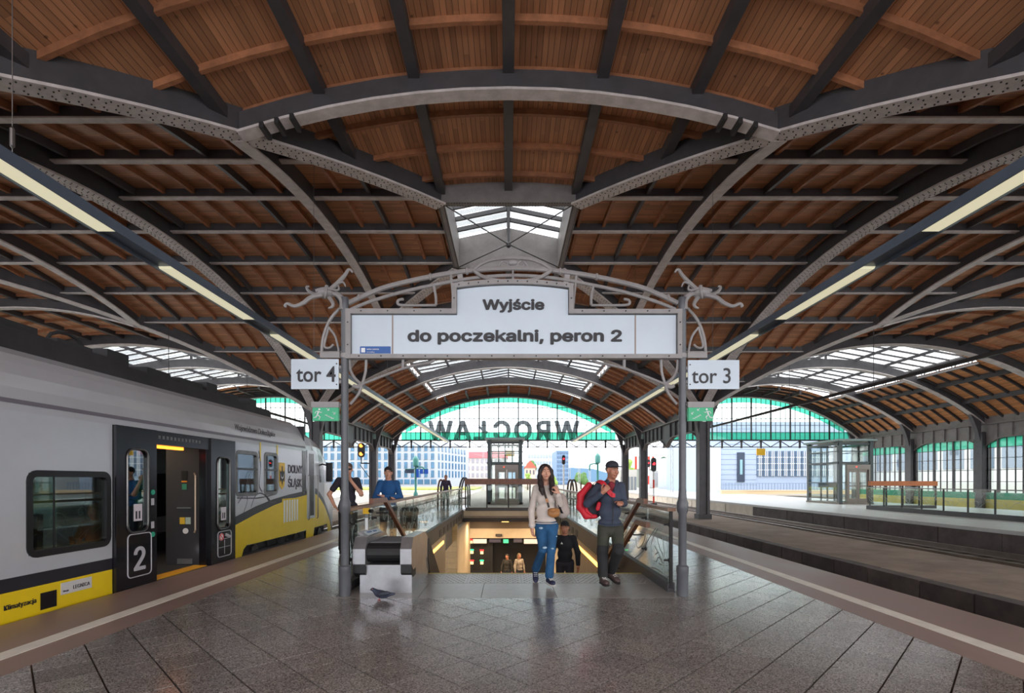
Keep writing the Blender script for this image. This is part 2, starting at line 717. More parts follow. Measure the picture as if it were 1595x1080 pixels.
# platform 3 on the other side, its slabbed edge wall
p3 = struct('floor', (20, 20, 0))
B().box(14.95, 25.2, -14, 100, -.85, -.12).build('platform_slab', CONC, p3)
PALE = mat('pale_platform_paving', (190, 190, 188), .35, 0, .1, 1)
B().box(14.86, 25.25, -14, 100, -.12, 0).build('paving', PALE, p3)
SLABD = mat('stained_wall_slab', (84, 74, 72), .75, 0, .35, 2.2, .3, 20, obj_rand=.2)
SLABL = mat('limestone_wall_slab', (196, 186, 170), .75, 0, .12, 2.2, obj_rand=.08)
y = 10.0
random.seed(3)
while y < 66:
    w = random.choice((1.5, 1.9, 2.3)) if y < 31 else 1.6
    d = random.uniform(0, .03)
    B().box(14.90 - d, 14.96, y + .015, y + w - .015, -.8, -.13).build('wall_slab', SLABD if y < 30 else SLABL, p3)
    y += w
p1 = struct('floor', (-20, 20, 0))
B().box(-25.2, -14.95, -14, 60, -.85, 0).build('platform_slab', PALE, p1)
# low luggage platform between the tracks
LOWZ = -.44
lw = struct('floor', (9.6, 20, LOWZ))
random.seed(5)
ribbon = B()
ys = [0 + .9 * k for k in range(70)]
vsL, vsR = [], []
for y in ys:
    vsL.append((7.95 + random.uniform(-.06, .06), y))
    vsR.append((11.3 + random.uniform(-.03, .03), y))
for i in range(len(ys) - 1):
    a, b = vsL[i], vsL[i + 1]
    c, d = vsR[i + 1], vsR[i]
    ribbon.hexa([(a[0], a[1], -.85), (d[0], d[1], -.85), (c[0], c[1], -.85), (b[0], b[1], -.85), (a[0], a[1], LOWZ), (d[0], d[1], LOWZ), (c[0], c[1], LOWZ), (b[0], b[1], LOWZ)])
ribbon.build('worn_paving', BROWN, lw)
y = 1.0
while y < 60:
    w = random.uniform(1.0, 1.5)
    B().box(7.82, 8.12, y + .02, y + w - .02, -.85, LOWZ + random.uniform(.01, .035)).build('edge_stone', SLABD, lw)
    y += w
ll = struct('floor', (-9.6, 20, LOWZ))
B().box(-11.3, -8.2, 0, 60, -.85, LOWZ).build('worn_paving', BROWN, ll)


def track(xc, y0, y1, label, dz=0):
    r = thing('railway_track', label, 'track', (xc, y0, -.8 + dz))
    for k in range(int((y1 - y0) / .65)):
        yy = y0 + k * .65
        B().box(xc - 1.25, xc + 1.25, yy, yy + .26, -.82 + dz, -.66 + dz).build('sleeper', DARKG, r)
    for sx in (-1, 1):
        x = xc + sx * .755
        b = B()
        b.box(x - .07, x + .07, y0, y1, -.66 + dz, -.645 + dz)
        b.box(x - .012, x + .012, y0, y1, -.645 + dz, -.53 + dz)
        b.box(x - .036, x + .036, y0, y1, -.53 + dz, -.49 + dz)
        b.build('rail', RAILST, r)
    return r


track(12.86, 6, 90, 'far railway track between brown luggage platform and slabbed edge wall')
track(6.75, 4, 90, 'sunken railway track between near platform edge and brown luggage platform', -.22)
track(-6.75, -4, 90, 'railway track under the silver and yellow train')

# ---------------------------------------------------------------- stairwell and underpass
WELLW = mat('stairwell_beige', (186, 170, 148), .55, 0, .1, 2)
TILEB = mat('beige_wall_tile', (206, 172, 118), .45, 0, .1, 6, obj_rand=.06)
KERB = mat('dark_kerb', (66, 64, 66), .5, 0, .15, 3)
GLOW = mat('warm_light_strip', (255, 190, 90), .5, es=2.2)
for sx, nm in ((-1, 'wall_left'), (1, 'wall_right')):
    w = struct(nm, (sx * 2.3, 12, -5))
    a, b = sorted((sx * WELL, sx * (WELL + .28)))
    B().box(a, b, 8.2, 17.3, -5, -.32).build('stair_wall', WELLW, w)
    a, b = sorted((sx * (WELL - .02), sx * (WELL + .07)))
    B().box(a, b, 6.78, YE, -.32, .05).build('kerb', KERB, w)
    for k in range(8):
        a, b = sorted((sx * (WELL - .03), sx * WELL))
        B().box(a, b, 15.6 + k * 1.0, 16.1 + k * 1.0, -.26, -.06).build('kerb_recess', RIVET, w)
    a, b = sorted((sx * (WELL - .025), sx * (WELL + .01)))
    B().box(a, b, 11.4, 16.7, -.59, -.50).build('light_strip', GLOW, w)
we = struct('wall_end', (0, 26, -4.4))
B().box(-WELL + .03, WELL - .03, YE - .02, YE + .28, -.2, .04).build('beige_edge_beam', WELLW, we)
B().box(-5.1, 5.1, YE + .3, 27.2, -.5, -.32).build('soffit', IRON_D, we)
B().box(-6, 6, 26.5, 26.7, -1.03, -.4).build('brown_band', mat('brown_fascia', (92, 78, 66), .5), we)
B().box(-6, 6, 26.4, 26.7, -1.53, -1.03).build('beige_band', WELLW, we)
B().box(-6, 6, 27.6, 27.8, -4.4, -1.53).build('dark_back_wall', mat('dark_shopfront', (28, 28, 32), .3), we)
for x0, x1 in ((-6, -2.02), (2.02, 6)):
    for i in range(10):
        for j in range(18):
            a = (x0 + i * .4, x0 + i * .4 + .39)
            if -3.4 < a[0] < 3.4:
                B().box(a[0], min(a[1], x1) if x1 < 0 or a[1] < x1 else x1, 20, 20.05, -4.2 + j * .22, -4.2 + j * .22 + .212).build('wall_tile', TILEB, we)
    B().box(x0, x1, 20.04, 20.3, -4.4, -.32).build('tile_backing', WELLW, we)
    a, b = (x1 - .25, x1) if x1 < 0 else (x0, x0 + .25)
    B().box(a, b, 20.3, 27.6, -4.4, -.5).build('return_wall', WELLW, we)
    a, b = (-3.6, -2.43) if x1 < 0 else (2.43, 3.6)
B().box(-6, 6, 15, 28, -4.6, -4.4).build('underpass_floor', PALE, we)
B().box(-8, -5.1, 15, 28, -4.6, -1.1).build('side_wall', WELLW, we)
B().box(5.1, 8, 15, 28, -4.6, -1.1).build('side_wall', WELLW, we)

# ---------------------------------------------------------------- vaulted roof
TK = [-.85, -.68, -.51, -.34, -.17, 0, .17, .34, .51, .68, .85]


def surf(fn, n, m, thick=.07):
    """grid surface fn(i/n, j/m) with an upper skin"""
    vs, fs = [], []
    for i in range(n + 1):
        for j in range(m + 1):
            vs.append(fn(i / n, j / m))
    k = len(vs)
    vs += [(x, y, z + thick) for x, y, z in vs]
    for i in range(n):
        for j in range(m):
            a, b, c, d = i * (m + 1) + j, (i + 1) * (m + 1) + j, (i + 1) * (m + 1) + j + 1, i * (m + 1) + j + 1
            fs += [(a, b, c, d), (a + k, d + k, c + k, b + k)]
    return vs, fs


def ibeam(name, pts, side, par, fw=.34, ww=.12, h=.5, riv=True, split=False):
    r = B().sweep([(p[0], p[1], p[2] + .045) for p in pts], side, ww, h).build(name, IRON, par)
    B().sweep(pts, side, fw, .045).build('flange', IRON_LIT, r)
    if riv:
        rb = B()
        sd = Vector(side).normalized()
        acc = 0
        for i in range(len(pts) - 1):
            p, q = Vector(pts[i]), Vector(pts[i + 1])
            L = (q - p).length
            while acc < L:
                c = p + (q - p) * (acc / L)
                for k, e in ((-.34, 0), (-.17, .05), (.17, .05), (.34, 0)):
                    e_ = c + sd * k * fw + (q - p).normalized() * e
                    rb.tube([e_ + Vector((0, 0, .002)), e_ - Vector((0, 0, .012))], .0125, 5)
                acc += .15
            acc -= L
        o = rb.build('rivets', RIVET, r, kind='stuff')
    return r


def crossing_bay(xc, root, full):
    # boards
    for sy in (-1, 1):
        def f(a, b):
            t = a * 2 - 1
            yo, yi = BY, max(BY * abs(t), 1.9)
            return (xc + BX * t, YC + sy * (yo + (yi - yo) * b), ZB - drop(t))
        v, fc = surf(f, 36, 2)
        link_mesh('board_panel', v, fc, PLX, root)
    for sx in (-1, 1):
        def f(a, b):
            t = a * 2 - 1
            xo, xi = BX, max(BX * abs(t), 1.65)
            return (xc + sx * (xo + (xi - xo) * b), YC + BY * t, ZB - drop(t))
        v, fc = surf(f, 36, 2)
        link_mesh('board_panel', v, fc, PLY, root)
    # groin ribs
    for sx in (-1, 1):
        for sy in (-1, 1):
            pts = []
            for i in range(15):
                t = .172 + (1 - .172) * i / 14
                pts.append((xc + sx * BX * t, YC + sy * BY * t, ZR - drop(t)))
            ibeam('groin_rib', pts, (BY * sy, -BX * sx, 0), root, .36, .16, .5, riv=full)
    # intermediate arch ribs at half way
    tt = [(-1 + 2 * i / 12) * .484 for i in range(13)]
    for s in (-1, 1):
        ibeam('arch_rib', [(xc + BX * t, YC + s * BY * .5, ZR - .08 - drop(t)) for t in tt], (0, 1, 0), root, .26, .1, .36, riv=False)
        ibeam('arch_rib', [(xc + s * BX * .5, YC + BY * t, ZR - .04 - drop(t)) for t in tt], (1, 0, 0), root, .26, .1, .46, riv=False)
    if full:
        for s in (-1, 1):
            for k in range(3):
                t = .385 + k * .027
                B().box(xc + s * BX * t - .035, xc + s * BX * t + .035, YC - BY * .5 - .17, YC - BY * .5 + .17, ZR - .16 - drop(t), ZR - .06 - drop(t)).build('cable_clamp', RIVET, root)
    # iron purlins, wooden battens and rafters
    for t in TK:
        z = ZB - .02 - drop(t)
        for s in (-1, 1):
            ti = max(abs(t), .172)
            if ti < .99:
                B().sweep([(xc + BX * t, YC + s * BY, z - .2), (xc + BX * t, YC + s * (BY * ti), z - .2)], (1, 0, 0), .19, .2).build('purlin', IRON, root)
                pu = B().sweep([(xc + s * BX, YC + BY * t, z - .21), (xc + s * BX * ti, YC + BY * t, z - .21)], (0, 1, 0), .06, .21).build('purlin', IRON, root)
                B().sweep([(xc + s * BX, YC + BY * t, z - .24), (xc + s * BX * ti, YC + BY * t, z - .24)], (0, 1, 0), .14, .03).build('flange', IRON_LIT, pu)
    d = 1.0
    k = 0
    while 1.95 + k * d < BY:
        q = 2.4 + k * d
        t1 = q / BY
        for s in (-1, 1):
            if t1 < .99:
                t0 = [(-1 + 2 * i / 14) * t1 for i in range(15)]
                B().sweep([(xc + BX * t, YC + s * q, ZB - drop(t) - .11) for t in t0], (0, 1, 0), .075, .12).build('batten', WOODB, root)
        k += 1
    k = 0
    while 1.75 + k * .72 < BX:
        q = 1.95 + k * .72
        t1 = q / BX
        for s in (-1, 1):
            if t1 < .99:
                t0 = [(-1 + 2 * i / 14) * t1 for i in range(15)]
                iron = k % 4 == 2
                B().sweep([(xc + s * q, YC + BY * t, ZB - drop(t) - (.17 if iron else .13)) for t in t0], (1, 0, 0), .08, .17 if iron else .13).build('iron_rafter' if iron else 'rafter', IRON if iron else WOODB, root)
        k += 1
    # frame of the oculus and its glass lantern
    fr = B()
    for sx in (-1, 1):
        fr.box(xc + sx * 1.65 - .09, xc + sx * 1.65 + .09, YC - 1.9, YC + 1.9, ZR - .03, ZB + .45)
    for sy in (-1, 1):
        fr.box(xc - 1.65, xc + 1.65, YC + sy * 1.9 - .09, YC + sy * 1.9 + .09, ZR - .03, ZB + .1)
        fr.prism([(xc - 1.65, YC + sy * 1.9 - .04, ZB + .1), (xc + 1.65, YC + sy * 1.9 - .04, ZB + .1), (xc + 1.65, YC + sy * 1.9 - .04, ZB + .45), (xc, YC + sy * 1.9 - .04, ZB + .8), (xc - 1.65, YC + sy * 1.9 - .04, ZB + .45)], (0, .08, 0))
    o = fr.build('lantern_frame', IRON_M, root)
    rr = B()
    for sx in (-1, 1):
        for sy in (-1, 1):
            for k in range(26):
                for e in (-.06, .06):
                    for ax in (0, 1):
                        if ax:
                            c = Vector((xc + sx * (1.65 * k / 25), YC + sy * 1.9 + e, ZR - .03))
                        else:
                            c = Vector((xc + sx * 1.65 + e, YC + sy * 1.9 * k / 25, ZR - .03))
                        rr.tube([c, c - Vector((0, 0, .012))], .0125, 5)
    if full:
        rr.build('rivets', RIVET, o, kind='stuff')
    B().bar((xc, YC - 1.9, ZB + .74), (xc, YC + 1.9, ZB + .74), .1, .16).build('lantern_ridge', IRON, root)
    for k in range(1, 6):
        yy = YC - 1.9 + 3.8 * k / 6
        for sx in (-1, 1):
            B().bar((xc, yy, ZB + .76), (xc + sx * 1.65, yy, ZB + .42), .07, .12).build('glazing_bar', IRON, root)
    for k in range(6):
        ya, yb = YC - 1.9 + 3.8 * k / 6 + .02, YC - 1.9 + 3.8 * (k + 1) / 6 - .02
        for sx in (-1, 1):
            B().prism([(xc, ya, ZB + .83), (xc + sx * 1.68, ya, ZB + .49), (xc + sx * 1.68, yb, ZB + .49), (xc, yb, ZB + .83)], (0, 0, .01)).build('skylight_pane', GLASSK, root)
    if full:
        for sx in (-1, 1):
            for sy in (-1, 1):
                B().tube([(xc, YC, ZR - .12), (xc + sx * 1.6, YC + sy * 1.85, ZR + .0)], .017, 6).build('tie_rod', IRON_D, root)
        B().lathe([(.02, -.1), (.07, -.06), (.07, .02), (.03, .06), (.03, ZB + .7 - ZR + .1)], (xc, YC, ZR - .12), 10).build('tie_boss', IRON_D, root)


for xc in (0, 2 * BX, -2 * BX):
    crossing_bay(xc, struct('ceiling', (xc, YC, ZR)), xc == 0)
arches = struct('ceiling', (0, Y1, 5))
tt = [-1 + 2 * i / 26 for i in range(27)]
for x in (-BX, BX):
    ibeam('boundary_arch', [(x, YC + BY * t, ZR - .05 - drop(t)) for t in tt], (1, 0, 0), arches, .4, .2, .54, riv=True)
for xc in (-2 * BX, 0, 2 * BX):
    ibeam('boundary_arch', [(xc + BX * t, Y1, ZR - .05 - drop(t)) for t in tt], (0, 1, 0), arches, .4, .2, .54, riv=xc == 0)
    ibeam('boundary_arch', [(xc + BX * t, Y0, ZR - .05 - drop(t)) for t in tt], (0, 1, 0), arches, .4, .2, .54, riv=False)


def nave(xc, root):
    SK0, SK1, SW = Y1 + 1.3, 39.0, 5.5
    ts = SW / BX
    for a0, a1, y0, y1 in ((-1, 1, Y1, SK0), (-1, 1, SK1, Y2), (-1, -ts, SK0, SK1), (ts, 1, SK0, SK1)):
        def f(a, b):
            t = a0 + (a1 - a0) * a
            return (xc + BX * t, y0 + (y1 - y0) * b, ZB - drop(t))
        v, fc = surf(f, 30 if a1 - a0 > 1 else 10, 1)
        link_mesh('board_panel', v, fc, PLN_LIT, root)
    for y in (30.7, 36.1, Y2 - .15):
        ibeam('arch_rib', [(xc + BX * t, y, ZR - drop(t)) for t in tt], (0, 1, 0), root, .34, .14, .5, riv=False)
    y = Y1 + .6
    while y < Y2 - .4:
        rng = [(-1, 1)] if (y < SK0 or y > SK1) else [(-1, -ts), (ts, 1)]
        if min(abs(y - 30.7), abs(y - 36.1)) > .3:
            for a0, a1 in rng:
                B().sweep([(xc + BX * (a0 + (a1 - a0) * i / 14), y, ZB - drop(a0 + (a1 - a0) * i / 14) - .15) for i in range(15)], (0, 1, 0), .1, .15).build('batten', WOODB if xc == 0 else IRON_D, root)
        y += .9
    for t in TK:
        z = ZB - drop(t) - .26
        for ya, yb in ((Y1, 30.7), (30.7, 36.1), (36.1, Y2)):
            if abs(t) < ts:
                ya, yb = max(ya, SK1 if ya > 36 else ya), yb
                if ya < SK1:
                    continue
            B().sweep([(xc + BX * t, ya, z), (xc + BX * t, yb, z)], (1, 0, 0), .14, .26).build('purlin', IRON, root)
    # raised skylight
    zc = ZB - drop(ts)
    ze, zr = zc + .5, zc + .5 + 1.0
    for s in (-1, 1):
        x = xc + s * SW
        b = B()
        b.bar((x, SK0, zc - .05), (x, SK1, zc - .05), .1, .1)
        b.bar((x, SK0, ze), (x, SK1, ze), .1, .08)
        n = 24
        for k in range(n):
            ya, yb = SK0 + (SK1 - SK0) * k / n, SK0 + (SK1 - SK0) * (k + 1) / n
            b.bar((x, ya, zc if k % 2 else ze), (x, yb, ze if k % 2 else zc), .04, .05)
        b.build('lattice_curb', STEELGREY, root)
    n = 14
    for s in (-1, 1):
        for k in range(n + 1):
            y = SK0 + (SK1 - SK0) * k / n
            if k < n:
                y2 = SK0 + (SK1 - SK0) * (k + 1) / n
                B().prism([(xc, y + .02, zr + .06), (xc + s * SW, y + .02, ze + .06), (xc + s * SW, y2 - .02, ze + .06), (xc, y2 - .02, zr + .06)], (0, 0, .012)).build('skylight_pane', GLASSK, root)
            B().bar((xc, y, zr), (xc + s * SW, y, ze), .05, .09).build('glazing_bar', IRON, root)
        for q in (0, .34, .67, 1):
            x = xc + s * SW * (1 - q)
            z = ze + (zr - ze) * q
            if q < 1 or s > 0:
                B().bar((x, SK0, z - .1), (x, SK1, z - .1), .08, .14).build('skylight_purlin', IRON, root)
            for y in (30.7, 36.1):
                if q in (.34, .67) or (q == 1 and s > 0):
                    za = ZR + .5 - drop((x - xc) / BX)
                    if z - .1 > za:
                        B().bar((x, y, za - .1), (x, y, z - .1), .1, .1, up=(0, 1, 0)).build('skylight_post', IRON, root)


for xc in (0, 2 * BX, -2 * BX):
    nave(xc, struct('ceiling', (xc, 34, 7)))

# unseen vaults added behind the viewer, lengths set to shade the near boards
for xc in (0, 2 * BX, -2 * BX):
    rt_ = struct('ceiling', (xc, -3, 7))
    yb_ = -9.0 if xc == 0 else -3.0

    def f(a, b):
        t = -1 + 2 * a
        return (xc + BX * t, yb_ + (Y0 - yb_) * b, ZB - drop(t))
    v, fc = surf(f, 30, 1)
    link_mesh('board_panel', v, fc, PLX, rt_)
    for y in (yb_ + .1,):
        ibeam('arch_rib', [(xc + BX * t, y, ZR - drop(t)) for t in tt], (0, 1, 0), rt_, .34, .14, .5, riv=False)

# end gables: glazed arch over a lattice girder
GZ0 = 4.82


def gable(xc, root):
    def arch(x):
        return ZR + .02 - drop(max(-1, min(1, (x - xc) / BX)))
    y = Y2
    hw = 8.85
    n = 11
    cw = 2 * hw / n
    for k in range(n):
        xa, xb = xc - hw + cw * k, xc - hw + cw * (k + 1)
        rows = [(GZ0, 5.42, 'g'), (5.42, 6.55, 'c'), (6.55, 7.45, 'c'), (7.45, 8.4, 'c')]
        smp = [xa + .02 + (cw - .04) * i / 4 for i in range(5)]
        for z0, z1, kd in rows:
            cut = .0 if kd == 'g' else .42
            top = [(x, min(z1 - .02, arch(x) - cut)) for x in smp]
            top = [p for p in top if p[1] > z0 + .03]
            if len(top) < 2:
                continue
            poly = [(top[0][0], y, z0)] + [(top[-1][0], y, z0)] + [(x, y, z) for x, z in reversed(top)]
            B().prism(poly, (0, .012, 0)).build('pane', GLASSG if kd == 'g' else GLASS, root)
        band = [(x, arch(x)) for x in smp if arch(x) > 5.45]
        if len(band) > 1:
            poly = [(x, y, max(5.42, z - .41)) for x, z in band] + [(x, y, z) for x, z in reversed(band)]
            B().prism(poly, (0, .012, 0)).build('green_border_pane', GLASSG, root)
        if k:
            B().box(xa - .045, xa + .045, y - .06, y + .06, GZ0, arch(xa)).build('mullion', IRON_D, root)
        b = B()
        for j in (1, 2, 3):
            x = xa + cw * j / 4
            if arch(x) > GZ0 + .1:
                b.box(x - .016, x + .016, y - .02, y + .03, GZ0, arch(x))
        if b.v:
            b.build('glazing_bar', IRON_D, root)
    for z in (5.42, 6.0, 6.55, 7.45):
        xx = hw
        while arch(xc + xx) < z and xx > .2:
            xx -= .05
        B().box(xc - xx, xc + xx, y - .03, y + .03, z - .02, z + .02).build('transom', IRON_D, root)
    # lattice girder below
    b = B()
    b.box(xc - BX, xc + BX, y - .12, y + .12, GZ0 - .1, GZ0)
    b.box(xc - BX, xc + BX, y - .05, y + .05, 4.18, 4.24)
    m = 24
    for k in range(m):
        xa = xc - BX + 2 * BX * k / m
        xb = xa + 2 * BX / m
        b.bar((xa, y, 4.22 if k % 2 else GZ0 - .1), (xb, y, GZ0 - .1 if k % 2 else 4.22), .06, .06, up=(0, 1, 0))
    for k in range(13):
        xa = xc - BX + 2 * BX * k / 12
        b.bar((xa, y, 4.12), (xa, y, GZ0), .12, .12, up=(0, 1, 0))
    b.build('lattice_girder', IRON_D, root)


for i, xc in enumerate((0, 2 * BX, -2 * BX)):
    gable(xc, struct('window_%d' % (i + 1), (xc, Y2, 4.2)))

# column line girders
for x in (-BX, BX, -3 * BX, 3 * BX):
    g = struct('trim_%d' % (1 + [-BX, BX, -3 * BX, 3 * BX].index(x)), (x, 33, 4))
    segs = [(Y1, 30.7), (30.7, 36.1), (36.1, Y2)]
    for ya, yb in segs:
        # web with a curved bracket at each end
        pts = [(x - .05, ya, 5.32), (x - .05, yb, 5.32)]
        bot = []
        L = yb - ya
        for i in range(13):
            s = i / 12
            e = max(0, 1 - min(s, 1 - s) * L / 1.5)
            bot.append((x - .05, yb - s * L, 4.02 - 0.55 * e * e * (1 if abs(x) > 9 else 1)))
        B().prism(pts + bot, (.1, 0, 0)).build('girder_web', IRON if abs(x) < 10 else IRON_M, g)
        for k in range(1, 6):
            y = ya + L * k / 6
            B().box(x - .14, x + .14, y - .04, y + .04, 4.02, 4.85).build('stiffener', IRON if abs(x) < 10 else IRON_M, g)
        B().box(x - .2, x + .2, ya, yb, 4.83, 4.9).build('girder_flange', IRON_M, g)
        B().sweep([(p[0] + .05, p[1], p[2] - .03) for p in bot], (1, 0, 0), .26, .04).build('girder_flange', IRON_M, g)


def column(x, y, zb, label, group=None):
    c = thing('iron_column', label, 'column', (x, y, zb), group)
    b = B()
    # two channels and a set-back web
    for sx in (-1, 1):
        b.box(x + sx * .235 - .025, x + sx * .235 + .025, y - .24, y + .24, zb + .25, 4.4)
        for sy in (-1, 1):
            b.box(min(x + sx * .235, x + sx * .12), max(x + sx * .235, x + sx * .12), y + sy * .23 - .02, y + sy * .23 + .02, zb + .25, 4.4)
    b.box(x - .21, x + .21, y - .17, y + .17, zb + .25, 4.4)
    b.build('shaft', IRON, c)
    B().box(x - .32, x + .32, y - .32, y + .32, zb - .05, zb + .25).build('base', IRON_D, c)
    for sx in (-1, 1):
        pts = []
        for i in range(9):
            a = i / 8
            pts.append((x + sx * (.2 + .62 * a ** 2.2), y - .13, 2.9 + 2.55 * a))
        pts += [(x + sx * .2, y - .13, 5.0)]
        B().prism(pts if sx > 0 else pts[::-1], (0, .26, 0)).build('flared_bracket', IRON, c)
    return c


column(BX + .1, Y1, LOWZ, 'riveted iron column with flared top just beside the platform 3 sign post')
column(-BX, Y1, LOWZ, 'riveted iron column half hidden between the train nose and platform 4 sign')
column(BX, 36.1, LOWZ, 'second riveted iron column from the gable right of the man with red backpack')
column(-BX, 36.1, LOWZ, 'iron column carrying the orange signal, behind the man in blue')
column(BX, Y2, LOWZ, 'iron column at the end gable seen over the capped man')
column(-BX, Y2, LOWZ, 'iron column at the end gable behind the head of the man in blue')
for y in (30.7, 36.1, Y2):
    t = {30.7: 'wall column with curved bracket over the long glass balustrade of platform 3', 36.1: 'wall column with curved bracket just right of platform 3 lift', Y2: 'corner wall column behind the platform 3 lift'}[y]
    column(3 * BX - .1, y, -.8, t)

# glazed side walls
YELB = mat('yellow_wall_base', (206, 190, 112), .6, 0, .1, 2)
GREENP = mat('green_sheet', (50, 150, 116), .5)
for sx, nm in ((1, 'wall_right'), (-1, 'wall_left')):
    w = struct(nm, (sx * 3 * BX, 33, -.8))
    x = sx * 3 * BX
    B().box(x - .1, x + .1, Y1, Y2, -.9, .35).build('wall_base', YELB, w)
    B().box(x - .06, x + .06, Y1, Y2, .35, .75).build('green_sill_panel', GREENP, w)
    # the same wall along the crossing bay, in wider lights
    B().box(x - .1, x + .1, Y0, Y1, -.9, .35).build('wall_base', YELB, w)
    B().box(x - .06, x + .06, Y0, Y1, .35, .75).build('green_sill_panel', GREENP, w)
    for k in range(15):
        y = Y0 + (Y1 - Y0) * k / 15
        B().box(x - .07, x + .07, y - .06, y + .06, .75, 4.9).build('mullion', IRON, w)
        B().box(x - .006, x + .006, y + .06, y + (Y1 - Y0) / 15 - .06, .75, 4.2).build('pane', GLASS, w)
        B().box(x - .006, x + .006, y + .06, y + (Y1 - Y0) / 15 - .06, 4.24, 4.86).build('green_pane', GLASSG, w)
    for z in (1.8, 3.0, 4.22):
        B().box(x - .03, x + .03, Y0, Y1, z - .02, z + .02).build('transom', IRON_D, w)
    n = 33
    for k in range(n + 1):
        y = Y1 + (Y2 - Y1) * k / n
        d = .07 if k % 3 == 0 else .03
        B().box(x - d, x + d, y - d * .7, y + d * .7, .75, 4.0).build('mullion', IRON if k % 3 == 0 else IRON_D, w)
        if k < n:
            y2 = Y1 + (Y2 - Y1) * (k + 1) / n
            B().box(x - .006, x + .006, y + .02, y2 - .02, .75, 3.42).build('pane', GLASS, w)
            B().box(x - .006, x + .006, y + .02, y2 - .02, 3.44, 4.0).build('green_pane', GLASSG, w)
    for z in (1.4, 2.1, 2.8, 3.43):
        B().box(x - .03, x + .03, Y1, Y2, z - .015, z + .015).build('transom', IRON_D, w)
# ================================================================ THINGS IN THE HALL
YG = 6.58


def g_(u, v, d=0):
    return P(u, v, YG + d)


def mirror(pts):
    return [(1600 - u, v) for u, v in pts]


def smooth(pts, n=4):
    """Catmull-Rom through the points"""
    pts = [Vector(p) for p in pts]
    out = []
    for i in range(len(pts) - 1):
        p0, p1, p2, p3_ = pts[max(i - 1, 0)], pts[i], pts[i + 1], pts[min(i + 2, len(pts) - 1)]
        for k in range(n):
            t = k / n
            out.append(.5 * ((2 * p1) + (p2 - p0) * t + (2 * p0 - 5 * p1 + 4 * p2 - p3_) * t * t + (3 * p1 - p0 - 3 * p2 + p3_) * t ** 3))
    out.append(pts[-1])
    return out


gantry = thing('sign_gantry', 'grey art nouveau sign gantry with arched frame carrying the big white exit board', 'sign', (0, YG, 0))
for px in (537, 1063):
    x = g_(px, 900).x
    post = B().lathe([(.051, .3), (.051, 1.06), (.072, 1.1), (.074, 1.2), (.056, 1.25), (.052, 1.3), (.046, 1.4), (.046, 3.7), (.052, 3.72), (.052, 3.86), (.046, 3.87)], (x, YG, 0), 20).build('post', POSTGREY, gantry, True)
    B().lathe([(.074, 0), (.074, .3), (.078, .31), (.076, .38), (.055, .4)], (x, YG, 0), 20).build('post_base', POSTGREY, post, True)
    B().lathe([(.056, 3.08), (.056, 3.14)], (x, YG, 0), 16).build('post_ring', STEELGREY, post, True)
# white board
arcp = [(712 + (885 - 712) * i / 12, 451.5 - 6.5 * (1 - ((i - 6) / 6) ** 2)) for i in range(13)]
outl = [(548, 552.5), (548, 491), (712, 491)] + arcp + [(885, 491), (1053, 491), (1053, 552.5)]
board = B().prism([g_(u, v, .0) for u, v in outl], (0, .05, 0)).build('sign_board', SIGNW, gantry)
cl = [(548 - 4, 552.5 + 4), (548 - 4, 487), (708, 487)] + [(708 + (889 - 708) * i / 12, 447.5 - 6.5 * (1 - ((i - 6) / 6) ** 2)) for i in range(13)] + [(889, 487), (1057, 487), (1057, 556.5)]
fr = B()
cl2 = cl + [cl[0]]
bolts = B()
for bi, (a, b) in enumerate(zip(cl2[:-1], cl2[1:])):
    p, q = g_(*a, .01), g_(*b, .01)
    d = (q - p).normalized() * .03
    fr.bar(p - d, q + d, .13 - .0007 * bi, .064 - .0005 * bi, up=Vector((0, 1, 0)).cross(q - p))
    n = max(1, int((q - p).length / .28))
    for k in range(n):
        c = p + (q - p) * ((k + .5) / n)
        bolts.disc(c + Vector((0, -.072, 0)), (0, 1, 0), .009, .02, 6)
frm = fr.build('board_frame', STEELGREY, gantry)
bolts.build('bolts', RIVET, frm, kind='stuff')
text('Wyjście', .24, INK, 'lettering', board, g_(800, 482, -.008), width=g_(847, 0).x - g_(753, 0).x, bold=.042)
text('do poczekalni, peron 2', .27, INK, 'lettering', board, g_(802.5, 531.5, -.008), width=g_(968, 0).x - g_(637, 0).x, bold=.042)
for u in (611.5, 989.5):
    B().box(g_(u - .9, 0).x, g_(u + .9, 0).x, YG - .006, YG + .01, g_(0, 552).z, g_(0, 491.5).z).build('panel_seam', mat('seam_%d' % u, (150, 130, 120), .7), board)
stk = B().box(g_(561, 0).x, g_(608.5, 0).x, YG - .006, YG + .004, g_(0, 551).z, g_(0, 540).z).build('blue_sticker', SIGNBLUE, board)
tag(stk, 'small blue no smoking sticker')
B().box(g_(563, 0).x, g_(569, 0).x, YG - .01, YG - .006, g_(0, 549.5).z, g_(0, 542.5).z).build('sticker_emblem', WHITE, stk) if False else None
text('zakaz palenia', .036, WHITE, 'small_lettering', board, g_(571, 545.2, -.009), align='LEFT')
text('no smoking', .027, WHITE, 'small_lettering', board, g_(571, 549.4, -.009), align='LEFT')
B().box(g_(563, 0).x, g_(569, 0).x, YG - .011, YG - .005, g_(0, 549.5).z, g_(0, 542.5).z).build('sticker_emblem', WHITE, board)


def pipe(name, pts, r, par, n=4, d=.03, sides=8, mt=None):
    return B().tube(smooth([g_(u, v, d) for u, v in pts], n), r, sides).build(name, mt or STEELGREY, par, True)


